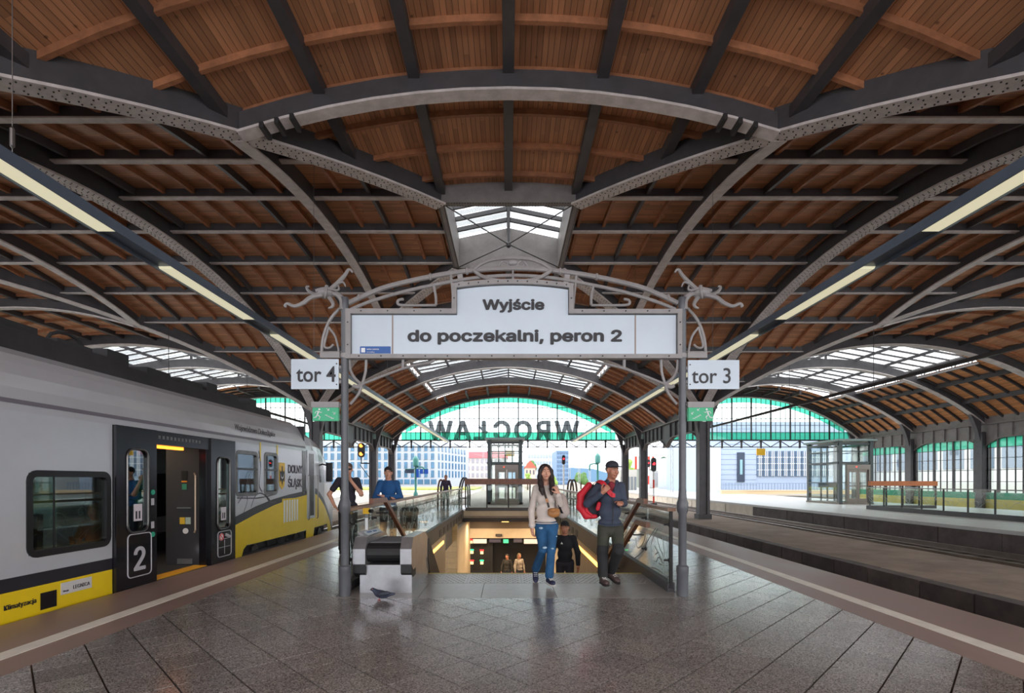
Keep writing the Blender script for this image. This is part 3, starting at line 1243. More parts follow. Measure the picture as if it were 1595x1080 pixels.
c1 = lambda x, y: (540 + x * .326, 400 + y * .326)
c2 = lambda x, y: (430 + x * .2222, 400 + y * .2222)
c3 = lambda x, y: (700 + x * .1254, 380 + y * .1254)
pipe('arch_pipe', [c1(8, 222), c1(100, 180), c1(200, 142), c1(400, 96), c1(600, 66), c1(800, 56), c1(980, 66), c1(1190, 96), c1(1390, 142), c1(1490, 180), c1(1582, 222)], .034, gantry)
pipe('arch_pipe', [c1(20, 252), c1(120, 212), c1(270, 168), c1(420, 135), c1(600, 103), c1(800, 90), c1(990, 103), c1(1170, 135), c1(1320, 168), c1(1470, 212), c1(1570, 252)], .024, gantry)
for m in (0, 1):
    f = (lambda p: p) if not m else mirror
    hk = pipe('scroll_hook', f([c1(417, 142), c1(426, 190), c1(427, 232)]), .018, gantry)
    pipe('scroll_tip', f([c1(427, 232), c1(340, 233), c1(258, 231), c1(243, 220), c1(250, 207), c1(272, 203)]), .018, hk)
    pipe('strut', f([c1(497, 85), c1(508, 180), c1(515, 262)]), .018, gantry, 2)
    p_, q_ = f([c1(540, 82), c1(548, 142)])
    B().bar(g_(*p_, .03), g_(*q_, .03), .07, .012, up=(0, 1, 0)).build('strap', STEELGREY, gantry)
    for q in ((400, 96), (575, 70), (60, 195), (1e9, 0)):
        if q[0] < 1e6:
            u, v = f([c1(*q)])[0]
            B().ell(g_(u, v, .03), (.028, .046, .046), 10, 6).build('pipe_collar', STEELGREY, gantry, True)
    # lower brackets
    b1 = pipe('lower_bracket', f([c2(515, 712), c2(520, 790), c2(550, 850), c2(590, 888), c2(608, 900)]), .019, gantry)
    pipe('bracket_scroll', f([c2(632, 712), c2(628, 800), c2(608, 880), c2(580, 960), c2(520, 1035)]), .019, b1)
    B().bar(g_(*f([c2(510, 714)])[0], .03), g_(*f([c2(638, 714)])[0], .03), .04, .03, up=(0, 1, 0)).build('bracket_bar', STEELGREY, b1)
    pipe('bracket_leaf', f([c2(540, 905), c2(575, 915), c2(610, 890)]), .026, b1)
    pipe('lower_arc', f([c2(545, 915), c2(620, 888), c2(760, 832), c2(890, 785), c2(1000, 757), c2(1080, 742), c2(1120, 712)]), .018, gantry)
    pipe('strut', f([c2(890, 705), c2(890, 785)]), .02, gantry, 1)
    # side brackets outside the posts
    sb = pipe('side_bracket', f([c2(445, 362), c2(375, 448), c2(330, 570), c2(318, 695)]), .02, gantry)
    B().bar(g_(*f([c2(312, 692)])[0], .03), g_(*f([c2(450, 692)])[0], .03), .05, .075, up=(0, 0, 1)).build('bracket_shelf', STEELGREY, sb)
    pipe('bracket_scroll', f([c2(370, 495), c2(346, 580), c2(338, 625), c2(352, 640), c2(380, 636), c2(402, 615)]), .015, sb)
    pipe('bracket_scroll', f([c2(368, 495), c2(415, 560), c2(438, 650), c2(440, 690)]), .015, sb)
    # branching finial on the post top
    fb = B()
    tp = lambda L, r, dd=0: fb.tube(smooth([g_(u, v, e) for (u, v), e in zip(f([c2(x, y) for x, y, *_ in L]), [(q[2] if len(q) > 2 else 0) for q in L])], 5), [r * (1 - .62 * i / (5 * (len(L) - 1))) for i in range(5 * (len(L) - 1) + 1)], 8)
    tp([(470, 375), (468, 310), (432, 268), (380, 258), (330, 262)], .054)
    tp([(360, 262), (250, 284, -.1), (190, 325, -.15), (130, 347, -.18), (80, 330, -.2), (62, 345, -.2), (72, 352, -.2)], .034)
    tp([(310, 268), (240, 290, -.05), (205, 335, -.07)], .022)
    tp([(345, 252), (275, 264, .08), (228, 240, .12), (214, 212, .14), (232, 210, .14)], .03)
    tp([(370, 240), (432, 184, .05), (482, 130, .08), (505, 95, .1), (522, 93, .1), (537, 112, .1)], .032)
    tp([(368, 280), (398, 325, -.06), (392, 352, -.08), (368, 362, -.08)], .03)
    tp([(430, 190, .05), (470, 180, .02), (488, 212, .0)], .02)
    tp([(400, 235, .0), (438, 232, .0), (436, 200, .0)], .022)
    tp([(280, 240, -.05), (350, 222, -.06), (425, 240, -.04)], .026)
    tp([(355, 208, -.05), (350, 250, -.09), (343, 290, -.06)], .026)
    fb.ell(g_(*f([c2(345, 255)])[0]), (.12, .09, .07), 12, 8)
    fb.build('branching_finial', STEELGREY, gantry, True)
crest = pipe('crest_frame', [c3(300, 322), c3(400, 245), c3(560, 192), c3(785, 172), c3(1010, 192), c3(1160, 245), c3(1270, 322)], .024, gantry, d=.0)
pipe('crest_rim', [c3(300, 322), c3(400, 402), c3(580, 455), c3(785, 468), c3(1000, 455), c3(1160, 402), c3(1270, 322)], .026, crest, d=.0)
pipe('crest_bar', [c3(340, 322), c3(785, 300), c3(1230, 322)], .016, crest)
pipe('crest_bar', [c3(785, 190), c3(790, 465)], .014, crest)
for k, (x0, x1, y) in enumerate(((600, 740, 215), (980, 840, 215))):
    pipe('crest_volute', [c3(x0, 290), c3((x0 * 2 + x1) / 3, 225), c3((x0 + x1 * 2) / 3, y), c3(x1, 270), c3((x0 + x1) / 2, 285), c3((x0 * 2 + x1) / 3, 262)], .014, crest)
B().ell(g_(*c3(787, 232), .02), (.07, .03, .04), 12, 8).build('crest_boss', STEELGREY, crest, True)
pipe('crest_volute', [c3(720, 290), c3(730, 225), c3(787, 200), c3(845, 225), c3(855, 290)], .014, crest)


def plate_sign(name, label, u0, u1, v0, v1, word, wu, base, size, bold, holes_right):
    r = thing(name, label, 'sign', g_((u0 + u1) / 2, v1, -.02), 'track number plates') if False else thing(name, label, 'sign', g_((u0 + u1) / 2, v1, -.02))
    a, b = g_(u0, v1), g_(u1, v0)
    B().box(a.x, b.x, YG - .03, YG - .008, a.z, b.z).build('plate', SIGNW, r)
    text(word, size, INK, 'lettering', r, g_((wu[0] + wu[1]) / 2, base, -.036), width=g_(wu[1], 0).x - g_(wu[0], 0).x, bold=bold, font=False)
    hx = b.x - .025 if holes_right else a.x + .025
    for z in (a.z + .06, b.z - .06):
        B().disc((hx, YG - .034, z), (0, 1, 0), .009, .01, 8).build('screw', RIVET, r)
    px = g_(537 if holes_right else 1063, 0).x
    e = b.x if holes_right else a.x
    for z in (a.z + .1, b.z - .1):
        B().box(min(e - .03, px), max(e + .03, px), YG - .01, YG + .01, z - .02, z + .02).build('bracket', STEELGREY, r)


plate_sign('track_sign', 'white plate reading tor 4 fixed to the gantry post beside the train', 455, 528.5, 560.5, 607, 'tor 4', (462, 523), 594.5, .28, .012, True)
plate_sign('track_sign', 'white plate reading tor 3 fixed to the gantry post by the empty track', 1070.5, 1150, 562, 607, 'tor 3', (1079, 1139), 597, .28, .004, False)


def exit_sign(label, u0, u1, flip):
    r = thing('exit_sign', label, 'sign', g_((u0 + u1) / 2, 657, -.02))
    x0, x1 = g_(u0, 0).x, g_(u1, 0).x
    B().box(x0, x1, YG - .05, YG + .01, g_(0, 656.5).z, g_(0, 636).z).build('green_panel', mat('exit_green_lit' + str(u0), (16, 140, 96), .3, es=.25), r)
    B().box(x0 - .012, x1 + .012, YG - .06, YG + .02, g_(0, 636).z, g_(0, 627).z).build('lamp_housing', STEELGREY, r)
    px = g_(537 if flip == 1 else 1063, 0).x
    B().box(min(px, x0), max(px, x1), YG - .02, YG + .0, g_(0, 633).z, g_(0, 630).z).build('bracket', STEELGREY, r)
    w = x1 - x0
    z0 = g_(0, 656.5).z
    h = g_(0, 636).z - z0
    yb = YG - .053
    X = (lambda a: x0 + w * a) if flip == 1 else (lambda a: x1 - w * a)
    b = B()
    pt = lambda a, c: Vector((X(a), yb, z0 + h * c))
    b.disc(pt(.27, .86) - Vector((0, .002, 0)), (0, 1, 0), .013, .006, 10)
    for L, r_ in (([(.25, .74), (.2, .45)], .011), ([(.2, .45), (.3, .3), (.26, .1)], .007), ([(.2, .45), (.14, .28), (.05, .22)], .007), ([(.25, .72), (.34, .6), (.38, .68)], .005), ([(.25, .72), (.14, .7), (.1, .56)], .005)):
        b.tube([pt(*q) for q in L], r_, 6)
    b.build('running_figure', WHITE, r)
    b = B()
    for a, c in ((.62, .78), (.86, .5)):
        b.tube([pt(a - .06, c + .16), pt(a + .03, c)], .004, 5)
        b.tube([pt(a - .04, c), pt(a + .03, c), pt(a + .03, c + .14)], .004, 5)
    b.build('arrows', WHITE, r)
    b = B()
    q = [(.5, .42), (.58, .42), (.58, .34), (.66, .34), (.66, .26), (.74, .26), (.74, .18), (.84, .18)]
    b.tube([pt(*p) for p in q], .0055, 5)
    b.build('stairs_symbol', WHITE, r)


exit_sign('green emergency exit sign hung on the gantry post nearest the train', 489, 528.5, 1)
exit_sign('green emergency exit sign below the tor plate by the empty track', 1070.5, 1108.5, -1)

# ---------------------------------------------------------------- fluorescent light rails
TUBE = mat('lamp_cover', (222, 216, 184), .35, es=.42)
RAILP = mat('light_rail_paint', (92, 104, 120), .35, .3, .1, 5)


def light_rail(label, x, z, y0, y1, inner):
    r = thing('light_rail', label, 'lamp', (x, y0, z))
    w = .118
    b = B()
    b.box(x - w, x + w, y0, y1, z + .035, z + .095)
    b.box(x - w, x - w + .014, y0, y1, z - .01, z + .035)
    b.box(x + w - .014, x + w, y0, y1, z - .01, z + .035)
    b.build('trough', RAILP, r)
    y = y0
    k = 0
    while y < y1:
        e = min(y + (2.4 if y > 8 else 1.9), y1)
        B().prism([(x - w + .016, y, z + .03), (x - w + .03, y, z), (x + w - .03, y, z), (x + w - .016, y, z + .03)], (0, e - y, 0)).build('lamp_cover', TUBE, r)
        y = e + (.9 if y < 8 else .25)
    y = 4.13
    while y < y1:
        xh = x
        zt = ZB - drop(min(abs(x) / BX, abs(y - YC) / BY) if y < Y1 else abs(x) / BX)
        B().tube([(xh, y, z + .09), (xh, y, zt)], .004, 5).build('hanger', STEEL_D, r)
        if y < 6:
            B().lathe([(.004, 0), (.018, .02), (.018, .16), (.004, .18)], (xh, y, z + .2), 8).build('turnbuckle', STEEL_D, r)
        y += 6.4
    return r


light_rail('long hanging light rail above the train side of the platform', -4.04, 4.0, 3.2, 33.5, 1)
light_rail('long hanging light rail above the track 3 side of the platform', 4.24, 4.0, 3.2, 33.5, -1)
for x, lb in ((-13.4, 'thin cable rail hung above the train roof'), (14.4, 'thin cable rail hung across the right hand vault')):
    r = thing('cable_rail', lb, 'rail', (x, 10, 5.2))
    B().box(x - .05, x + .05, 12, 41, 5.2, 5.32).build('duct', IRON_D, r)
    for y in (20, 26, 31, 36, 40):
        B().tube([(x, y, 5.3), (x, y, 7.6)], .012, 5).build('hanger', IRON_D, r)

# ---------------------------------------------------------------- glass balustrades round the stairs
ETCH = mat('etched_white', (168, 178, 174), .6)


def scrolls(x, ya, L, z0, z1, par, sgn=1):
    b = B()
    n = 16
    for (cy, cz, r0, s, turns) in ((.30, .62, .22, 1, 1.3), (.72, .38, .2, -1, 1.2), (.78, .8, .12, 1, 1.1)):
        pts = []
        for i in range(n + 1):
            a = s * turns * 2 * math.pi * i / n
            rr = r0 * (1 - .8 * i / n)
            pts.append((x, ya + cy * L + rr * math.cos(a), z0 + cz * (z1 - z0) + rr * math.sin(a)))
        b.sweep(pts, (1, 0, 0), .008, .008)
    pts = [(x, ya + .05 + (L - .1) * i / 10, z0 + .3 + .12 * math.sin(i * .75)) for i in range(11)]
    b.sweep(pts, (1, 0, 0), .008, .008)
    b.build('etched_ornament', ETCH, par, kind='stuff')


def side_rail(x, y0, y1, label, sgn, zg=.05):
    r = thing('glass_balustrade', label, 'railing', (x, y0, 0))
    B().box(x - .05, x + .05, y0, y1, 0.03, .12).build('base_channel', KERB, r)
    n = round((y1 - y0) / 1.12)
    L = (y1 - y0) / n
    for k in range(n):
        ya = y0 + k * L
        g = B().box(x - .008, x + .008, ya + .008, ya + L - .008, .1, 1.06).build('glass_panel', GLASSB, r)
        if k > 1 or x < 0:
            scrolls(x, ya, L, .12, 1.04, g)
        if k < 3:
            for z in (.42, .9):
                b = B()
                b.tube([(x - sgn * .02, ya + .02, z), (x - sgn * .09, ya + .02, z)], .014, 6)
                b.ell((x - sgn * .02, ya + .02, z), (.02, .03, .03), 8, 5)
                b.build('clamp', RIVET, r)
    B().sweep([(x, y0 - .03, 1.08), (x, y1, 1.08)], (1, 0, 0), .11, .045).build('handrail', mat('handrail_' + ('left' if x < 0 else 'right'), (150, 118, 98), .35, 0, .2, 6), r)
    B().box(x - .02, x + .02, y0 - .01, y0 + .03, .03, 1.08).build('end_post', RIVET, r)
    return r


side_rail(-2.17, 6.86, 23.9, 'glass balustrade beside the stairs on the train side', -1)
rr = side_rail(2.18, 6.8, 23.9, 'glass balustrade beside the stairs nearest the tor 3 post', 1)
# the etched flower on the nearest pane on the right
pl = lambda u, v: Vector((2.17, 2.17 * F / (u - CX), HC - (v - HV) * (2.17 / (u - CX))))
c4 = lambda x, y: (960 + x * .1575, 770 + y * .1575)
b = B()
for L in ([(405, 440), (430, 540), (470, 640), (470, 790)], [(455, 430), (470, 540), (480, 640), (470, 790)], [(380, 520), (420, 600), (465, 690)], [(385, 600), (420, 580)], [(395, 680), (420, 630), (450, 680), (468, 770)], [(420, 690), (450, 705)], [(485, 800), (500, 830), (520, 800), (525, 700)], [(340, 735), (400, 745), (460, 795)], [(340, 735), (345, 500), (410, 345)], [(180, 640), (260, 570), (320, 450), (390, 340)], [(190, 440), (210, 535), (260, 500), (290, 400)]):
    pts = smooth([pl(*c4(*q)) for q in L], 4)
    n = len(pts)
    b.sweep(pts, (1, 0, 0), .006, .016)
b.build('etched_flower', mat('etched_grey', (150, 156, 152), .6), rr, kind='stuff')
# sloping stair handrails
for sx, x, L in ((-1, -1.95, [(7.2, 1.16), (8.0, 1.15), (16.5, -3.1)]), (1, 2.0, [(7.4, 1.15), (7.75, 1.15), (16.5, -3.2)]), (1, 1.98, [(7.2, .82), (7.78, .82), (16.5, -3.5)])):
    lb = {-1.95: 'sloping wooden handrail rising behind the baggage conveyor', 2.0: 'upper sloping wooden stair handrail beside the man with the red backpack', 1.98: 'lower sloping wooden stair handrail beside the man with the red backpack'}[x]
    r = thing('stair_handrail', lb, 'handrail', (x, L[1][0], 0))
    B().sweep([(x, y, z) for y, z in L], (1, 0, 0), .06, .075).build('wooden_rail', RAILWOOD, r)
    for k in range(6):
        t = .03 + k * .19
        y = L[1][0] + (L[2][0] - L[1][0]) * t
        z = L[1][1] + (L[2][1] - L[1][1]) * t
        e = sx * WELL
        B().tube([(x, y, z), (x, y, z - .06), (e, y, z - .06)], .012, 6).build('bracket', RIVET, r)


def end_rail(x0, x1, y, label, wood, zb=1.29, zt=1.56):
    r = thing('end_railing', label, 'railing', ((x0 + x1) / 2, y, 0))
    B().box(x0 - .03, x1 + .03, y - .09, y + .09, zb, zt).build('wooden_leaning_board', wood, r)
    B().box(x0, x1, y - .06, y + .06, .04, .2).build('base_channel', KERB, r)
    n = 4
    for k in range(n + 1):
        x = x0 + (x1 - x0) * k / n
        B().box(x - .03, x + .03, y - .03, y + .03, .2, zb).build('post', RIVET, r)
        if k < n:
            B().box(x + .04, x + (x1 - x0) / n - .04, y - .007, y + .007, .22, zb - .06).build('glass_panel', GLASSB, r)
    return r


end_rail(-2.03, 2.03, 23.95, 'glass railing with brown wooden board across the far end of the stairs', RAILWOOD)
end_rail(18.52, 21.9, 26.0, 'glass railing with orange brown board in front of the platform 3 lift', mat('orange_wood', (176, 98, 44), .45, 0, .15, 5), 1.2, 1.44)
p3r = thing('glass_balustrade', 'long etched glass balustrade on the opposite platform', 'railing', (18.4, 16, 0))
n = 13
for k in range(n):
    ya = 11.2 + k * (14.8 / n)
    g = B().box(18.39, 18.41, ya + .01, ya + 14.8 / n - .01, .2, 1.1).build('glass_panel', GLASSB, p3r)
    scrolls(18.4, ya, 14.8 / n, .25, 1.08, g)
    B().box(18.37, 18.43, ya - .015, ya + .015, .1, 1.12).build('post', RIVET, p3r)
B().box(18.34, 18.46, 11.2, 26, .0, .2).build('base_channel', KERB, p3r)
B().box(18.37, 18.43, 11.2, 26, 1.1, 1.14).build('handrail', STEEL_D, p3r)

# ---------------------------------------------------------------- baggage conveyor
cv = thing('baggage_conveyor', 'steel baggage conveyor with black ribbed belt beside the top of the stairs', 'conveyor', (-1.65, 6.8, 0))
B().box(-1.975, -1.285, 6.74, 8.1, 0, .37).build('front_panel', STEEL, cv)
pts = []
for i in range(10):
    a = math.pi * 1.5 - math.pi * i / 9
    pts.append((-1.885, 6.84 + .125 * math.cos(a), .525 + .125 * math.sin(a)))
pts += [(-1.885, 7.9, .61), (-1.885, 11, -1.2), (-1.885, 11, -1.45), (-1.885, 7.85, .36)]
belt = B().prism(pts, (.465, 0, 0)).build('belt', BLACK, cv)
b = B()
for k in range(16):
    y = 6.86 + k * .068
    z = .65 - .04 * k / 16
    b.box(-1.87, -1.435, y, y + .026, z - .004, z + .012)
b.build('belt_ribs', mat('belt_rib', (92, 92, 96), .45), belt, kind='stuff')
for sx, x0, x1 in ((0, -2.05, -1.885), (1, -1.425, -1.275)):
    ch = .05
    xa, xb = (x0, x1)
    # housing with a bevelled nose: three slices so the nose tapers
    prof = [(6.67, .39), (6.67, .59), (6.79, .735), (7.75, .715), (8.02, .6), (10.8, -1.1), (10.8, -1.5), (8.0, .12), (7.9, .3), (6.8, .3)]
    hb = B().prism([(xa, y, z) for y, z in prof], (xb - xa, 0, 0))
    hb.build('side_housing', STEEL, cv)
    B().prism([(xa + .004, 6.685, .27), (xa + .004, 6.685, .392), (xa + .004, 7.0, .392), (xa + .004, 7.0, .2), (xa + .004, 6.8, .2)], (xb - xa - .008, 0, 0)).build('rubber_bumper', BLACK, cv)
    B().prism([(xb + .002 if sx else xa - .012, y, z) for y, z in ((8.05, .58), (10.8, -1.12), (10.8, -1.5), (8.15, .02), (8.0, .25))], (.01, 0, 0)).build('rubber_skirt', BLACK, cv)
A_, B_, C_, D_ = P(559, 828, 6.95), P(589, 822, 7.9), P(604, 835, 7.86), P(574, 840, 6.9)
nrm = (B_ - A_).cross(D_ - A_).normalized()
if nrm.z < 0:
    nrm = -nrm
dp = B().prism([A_, B_, C_, D_], -nrm * .03).build('control_plate', STEEL, cv)
mid = [(A_ * (1 - a) + B_ * a) * (1 - c) + (D_ * (1 - a) + C_ * a) * c for a, c in ((.15, .15), (.8, .15), (.8, .75), (.15, .75))]
B().prism([p + nrm * .002 for p in mid], nrm * .003).build('instruction_label', mat('label_pale', (196, 208, 214), .4), dp)
for k, (a0, a1) in enumerate(((.25, .48), (.55, .75))):
    q = [(A_ * (1 - a) + B_ * a) * (1 - c) + (D_ * (1 - a) + C_ * a) * c for a, c in ((a0, .22), (a1, .22), (a1, .36), (a0, .36))]
    B().prism([p + nrm * .005 for p in q], nrm * .002).build('printed_field', SIGNBLUE, dp)
bt = thing('control_post', 'short post with yellow and black emergency stop at the balustrade end', 'switch', (-2.1, 7.6, 0))
pc = P(571.5, 808, 7.35)
B().box(pc.x - .02, pc.x + .02, pc.y - .02, pc.y + .02, .0, pc.z + .16).build('post', STEEL_D, bt)
B().box(pc.x - .045, pc.x + .045, pc.y - .05, pc.y, HC - (800.5 - HV) * pc.y / F, HC - (791.5 - HV) * pc.y / F).build('yellow_box', mat('switch_yellow', (226, 178, 30), .4), bt)
B().disc((pc.x + .045, pc.y - .03, HC - (796 - HV) * pc.y / F), (1, -.4, 0), .028, .05, 10).build('black_knob', BLACK, bt)
B().box(pc.x - .018, pc.x + .022, pc.y - .03, pc.y - .02, .6, .95).build('pale_notice', WHITE, bt)

# ---------------------------------------------------------------- lifts
LIFTF = mat('lift_frame', (66, 74, 76), .4, .2, .1, 4)
LIFTD = mat('lift_door_metal', (120, 112, 106), .35, .6)
for args in (dict(x0=-1.3, x1=.86, y0=31.6, y1=34.0, h=4.0, label='glass lift shaft beyond the far end of the stairs', door=(.26, .84)),
             dict(x0=20.35, x1=22.45, y0=31.3, y1=34.5, h=3.9, label='glass lift shaft on the opposite platform', door=(.28, .86))):
    x0, x1, y0, y1, h = args['x0'], args['x1'], args['y0'], args['y1'], args['h']
    r = thing('passenger_lift', args['label'], 'lift', ((x0 + x1) / 2, (y0 + y1) / 2, 0))
    for x in (x0, x1):
        for y in (y0, y1):
            sx = 1 if x == x0 else -1
            B().box(min(x, x + sx * .2), max(x, x + sx * .2), y - .1, y + .1, 0, h).build('corner_post', LIFTF, r)
    B().box(x0 - .15, x1 + .15, y0 - .25, y1 + .25, h, h + .12).build('roof', mat('lift_roof_%d' % x0, (120, 136, 134), .4), r)
    B().box(x0 - .05, x1 + .05, y0 - .1, y1 + .1, 0, .1).build('plinth', CONC, r)
    for z in (h - .12, 2.62, 3.3):
        b = B()
        t = .12 if z != 3.3 else .05
        b.box(x0, x1, y0 - .06, y0 + .06, z - t, z)
        b.box(x0, x1, y1 - .06, y1 + .06, z - t, z)
        b.box(x0 - .04, x0 + .04, y0, y1, z - t, z)
        b.box(x1 - .04, x1 + .04, y0, y1, z - t, z)
        b.build('cross_beam', LIFTF, r)
    xm = x0 + .56
    for (a, c) in ((x0 + .2, x1 - .2),):
        for z0, z1 in ((2.64, h - .14),):
            B().box(a, c, y0 - .01, y0 + .01, z0, z1).build('glass_panel', GLASS, r)
        B().box(a, c, y1 - .01, y1 + .01, .1, h - .14).build('glass_panel', GLASS, r)
    for x in (x0, x1):
        for z0, z1 in ((.1, 1.3), (1.34, 2.5), (2.64, h - .14)):
            B().box(x - .01, x + .01, y0 + .12, y1 - .12, z0, z1).build('glass_panel', GLASS, r)
        B().box(x - .03, x + .03, y0, y1, 1.29, 1.35).build('cross_beam', LIFTF, r)
    d0, d1 = x0 + (x1 - x0) * args['door'][0], x0 + (x1 - x0) * args['door'][1]
    B().box(x0 + .2, d0 - .08, y0 - .01, y0 + .01, .1, 2.5).build('glass_panel', GLASS, r)
    b = B()
    b.box(d0 - .1, d0, y0 - .12, y0 + .1, .1, 2.45)
    b.box(d1, d1 + .1, y0 - .12, y0 + .1, .1, 2.45)
    b.box(d0, d1, y0 - .12, y0 + .1, 2.15, 2.45)
    b.build('door_frame', LIFTD, r)
    B().box(d0 + .42, d0 + .5, y0 - .13, y0 - .12, 2.28, 2.33).build('red_indicator', mat('lift_red_%d' % x0, (255, 60, 40), .4, es=2), r)
    m = (d0 + d1) / 2
    for a, c in ((d0, m - .01), (m + .01, d1)):
        d = B()
        d.box(a, a + .09, y0 - .04, y0 + .0, .1, 2.15)
        d.box(c - .09, c, y0 - .04, y0 + .0, .1, 2.15)
        d.box(a + .09, c - .09, y0 - .04, y0, 1.98, 2.15)
        d.box(a + .09, c - .09, y0 - .04, y0, .1, .35)
        d.box(a + .09, c - .09, y0 - .04, y0, 1.1, 1.16)
        dd = d.build('door', LIFTD, r)
        B().box(a + .09, c - .09, y0 - .025, y0 - .015, .35, 1.98).build('door_glass', GLASS, dd)
    # guide rails and machinery seen through the glass
    b = B()
    for q in (.3, .5, .72):
        xx = x0 + (x1 - x0) * q
        b.box(xx - .04, xx + .04, y1 - .5, y1 - .42, 0, h - .1)
    b.box(x0 + .4, x1 - .4, y1 - .6, y1 - .5, 1.0, 1.3)
    b.build('guide_rails', LIFTF, r)

for (u0, u1, v0, v1, y, lb, zt) in ((787, 801.5, 702, 711, 41.8, 'yellow hanging sign seen through the lift shaft behind the stairs', 4.2), (1179, 1192, 699, 709.5, 41.8, 'small yellow hanging sign under the right gable', 4.2)):
    a, b_ = P(u0, v1, y), P(u1, v0, y)
    r = thing('hanging_sign', lb, 'sign', ((a.x + b_.x) / 2, y, a.z))
    B().box(a.x, b_.x, y, y + .1, a.z, b_.z).build('plate', mat('sign_yellow_%d' % u0, (226, 176, 40), .5), r)
    for xx in (a.x + .1, b_.x - .1):
        B().tube([(xx, y + .05, b_.z), (xx, y + .05, zt)], .015, 5).build('hanger', RIVET, r)

# ---------------------------------------------------------------- underpass fittings
lk = thing('luggage_lockers', 'dark luggage lockers with red and green lights in the underpass', 'locker', (-1.4, 27, -4.4))
a, b_ = P(735, 893, 26.9), P(766, 846, 26.9)
B().box(a.x - .1, b_.x + .05, 26.9, 27.5, -4.4, b_.z).build('cabinet', mat('locker_dark', (36, 38, 44), .4), lk)
RED, GRN, YEL = mat('lamp_red', (255, 40, 40), .4, es=2.5), mat('lamp_green', (40, 230, 130), .4, es=2), mat('lamp_cream', (250, 220, 150), .4, es=1.0)
for k, (u, v, m) in enumerate(((735, 841, RED), (735, 857, GRN), (750.5, 857.5, RED), (735, 873.5, RED), (750.5, 873.5, GRN))):
    c = P(u, v, 26.88)
    B().box(c.x - .1, c.x + .1, 26.86, 26.9, c.z - .03, c.z + .03).build('status_light', m, lk)
    B().box(c.x - .08, c.x + .08, 26.87, 26.9, c.z - .2, c.z - .06).build('lit_panel', YEL, lk)
for i in range(2):
    for j in range(3):
        c = P(742 + i * 15.5, 849 + j * 16, 26.88)
        B().box(c.x - .2, c.x + .22, 26.885, 26.9, c.z - .26, c.z + .24).build('locker_door', BLACK, lk)
for k, (u0, u1, v0, v1, col, es, lb) in enumerate(((737, 758, 840, 846.5, (206, 196, 188), .35, 'pale lettered board at the left above the lockers'), (784, 792, 840.5, 846, (60, 200, 130), .8, 'small lit green exit board in the underpass'), (800, 813, 839, 845, (70, 66, 82), .1, 'dark narrow board beside the green board in the underpass'), (816, 837, 840, 847, (206, 186, 180), .35, 'pale pinkish board behind the woman in the underpass'), (762, 780, 840, 845, (60, 58, 78), .1, 'dark violet board left of the green board'))):
    a, b_ = P(u0, v1, 26.6), P(u1, v0, 26.6)
    r = thing('underpass_sign', lb, 'sign', ((a.x + b_.x) / 2, 26.6, a.z))
    B().box(a.x, b_.x, 26.5, 26.6, a.z, b_.z).build('lit_face', mat('board_face_%d' % k, col, .4, es=es), r)
    B().box(a.x - .03, b_.x + .03, 26.6, 26.66, a.z - .03, b_.z + .03).build('backing', BLACK, r)
c = P(777, 834, 26.36)
cm = thing('ceiling_speaker', 'small dark box on the beige band above the underpass', 'speaker', (c.x, 26.3, c.z))
B().box(c.x - .17, c.x + .17, 26.28, 26.4, c.z - .06, c.z + .06).build('housing', RIVET, cm)
B().box(c.x - .12, c.x + .12, 26.265, 26.28, c.z - .03, c.z + .03).build('grille', IRON, cm)
c = P(787, 803.5, 25.2)
LAMPO = mat('underpass_lamp', (255, 186, 90), .4, es=5)
for k, (x, lb) in enumerate(((c.x, 'warm lamp under the soffit below the end railing'), (-2.75, 'warm lamp in the corner at the left end of the underpass soffit'))):
    r = thing('soffit_lamp', lb, 'lamp', (x, 25.2, -.5))
    B().box(x - .2, x + .2, 25.0, 25.4, -.53, -.5).build('housing', IRON_D, r)
    B().box(x - .17, x + .17, 25.03, 25.37, -.58, -.53).build('diffuser', LAMPO, r)
for k, (x, y) in enumerate(((0, 19), (-1.6, 22.2), (1.6, 22.2))):
    L = bpy.data.lights.new('underpass_light', 'AREA')
    L.energy = 60
    L.color = (1, .74, .45)
    L.size = .6
    o = bpy.data.objects.new('underpass_light', L)
    COL.objects.link(o)
    o.location = (x * .8, y + 2.6, -.62)
# ================================================================ THE TRAIN
XS = -5.28                                  # outer face of the side wall
XT = -6.72                                  # train centre line
SILVER = mat('train_silver', (196, 198, 205), .24, .25, .05, 1.2)
YELLOW = mat('train_yellow', (232, 200, 30), .32, 0, .06, 2)
TBLACK = mat('train_black', (24, 23, 28), .22, 0, .05, 2)
TDARK = mat('train_dark_band', (40, 38, 46), .35)
TSTRIPE = mat('train_grey_stripe', (112, 108, 118), .4)
TROOF = mat('train_roof_equipment', (48, 47, 50), .7, 0, .3, 2, .4, 15)
TINT = mat('train_interior', (56, 56, 60), .5)
TINTL = mat('train_interior_light', (150, 150, 146), .5)
FRAMEB = mat('window_rubber', (26, 26, 30), .35)
ORANGE = mat('orange_light', (255, 140, 40), .4, es=2.2)
TY0, TY1 = 1.2, 13.25
train = thing('passenger_train', 'silver and yellow regional train with open black doors at the platform', 'train', (XT, 6, -.9))


def sx_(z):
    """inward lean of the side wall"""
    return 0 if z < 2.2 else .28 * ((z - 2.2) / .75) ** 2


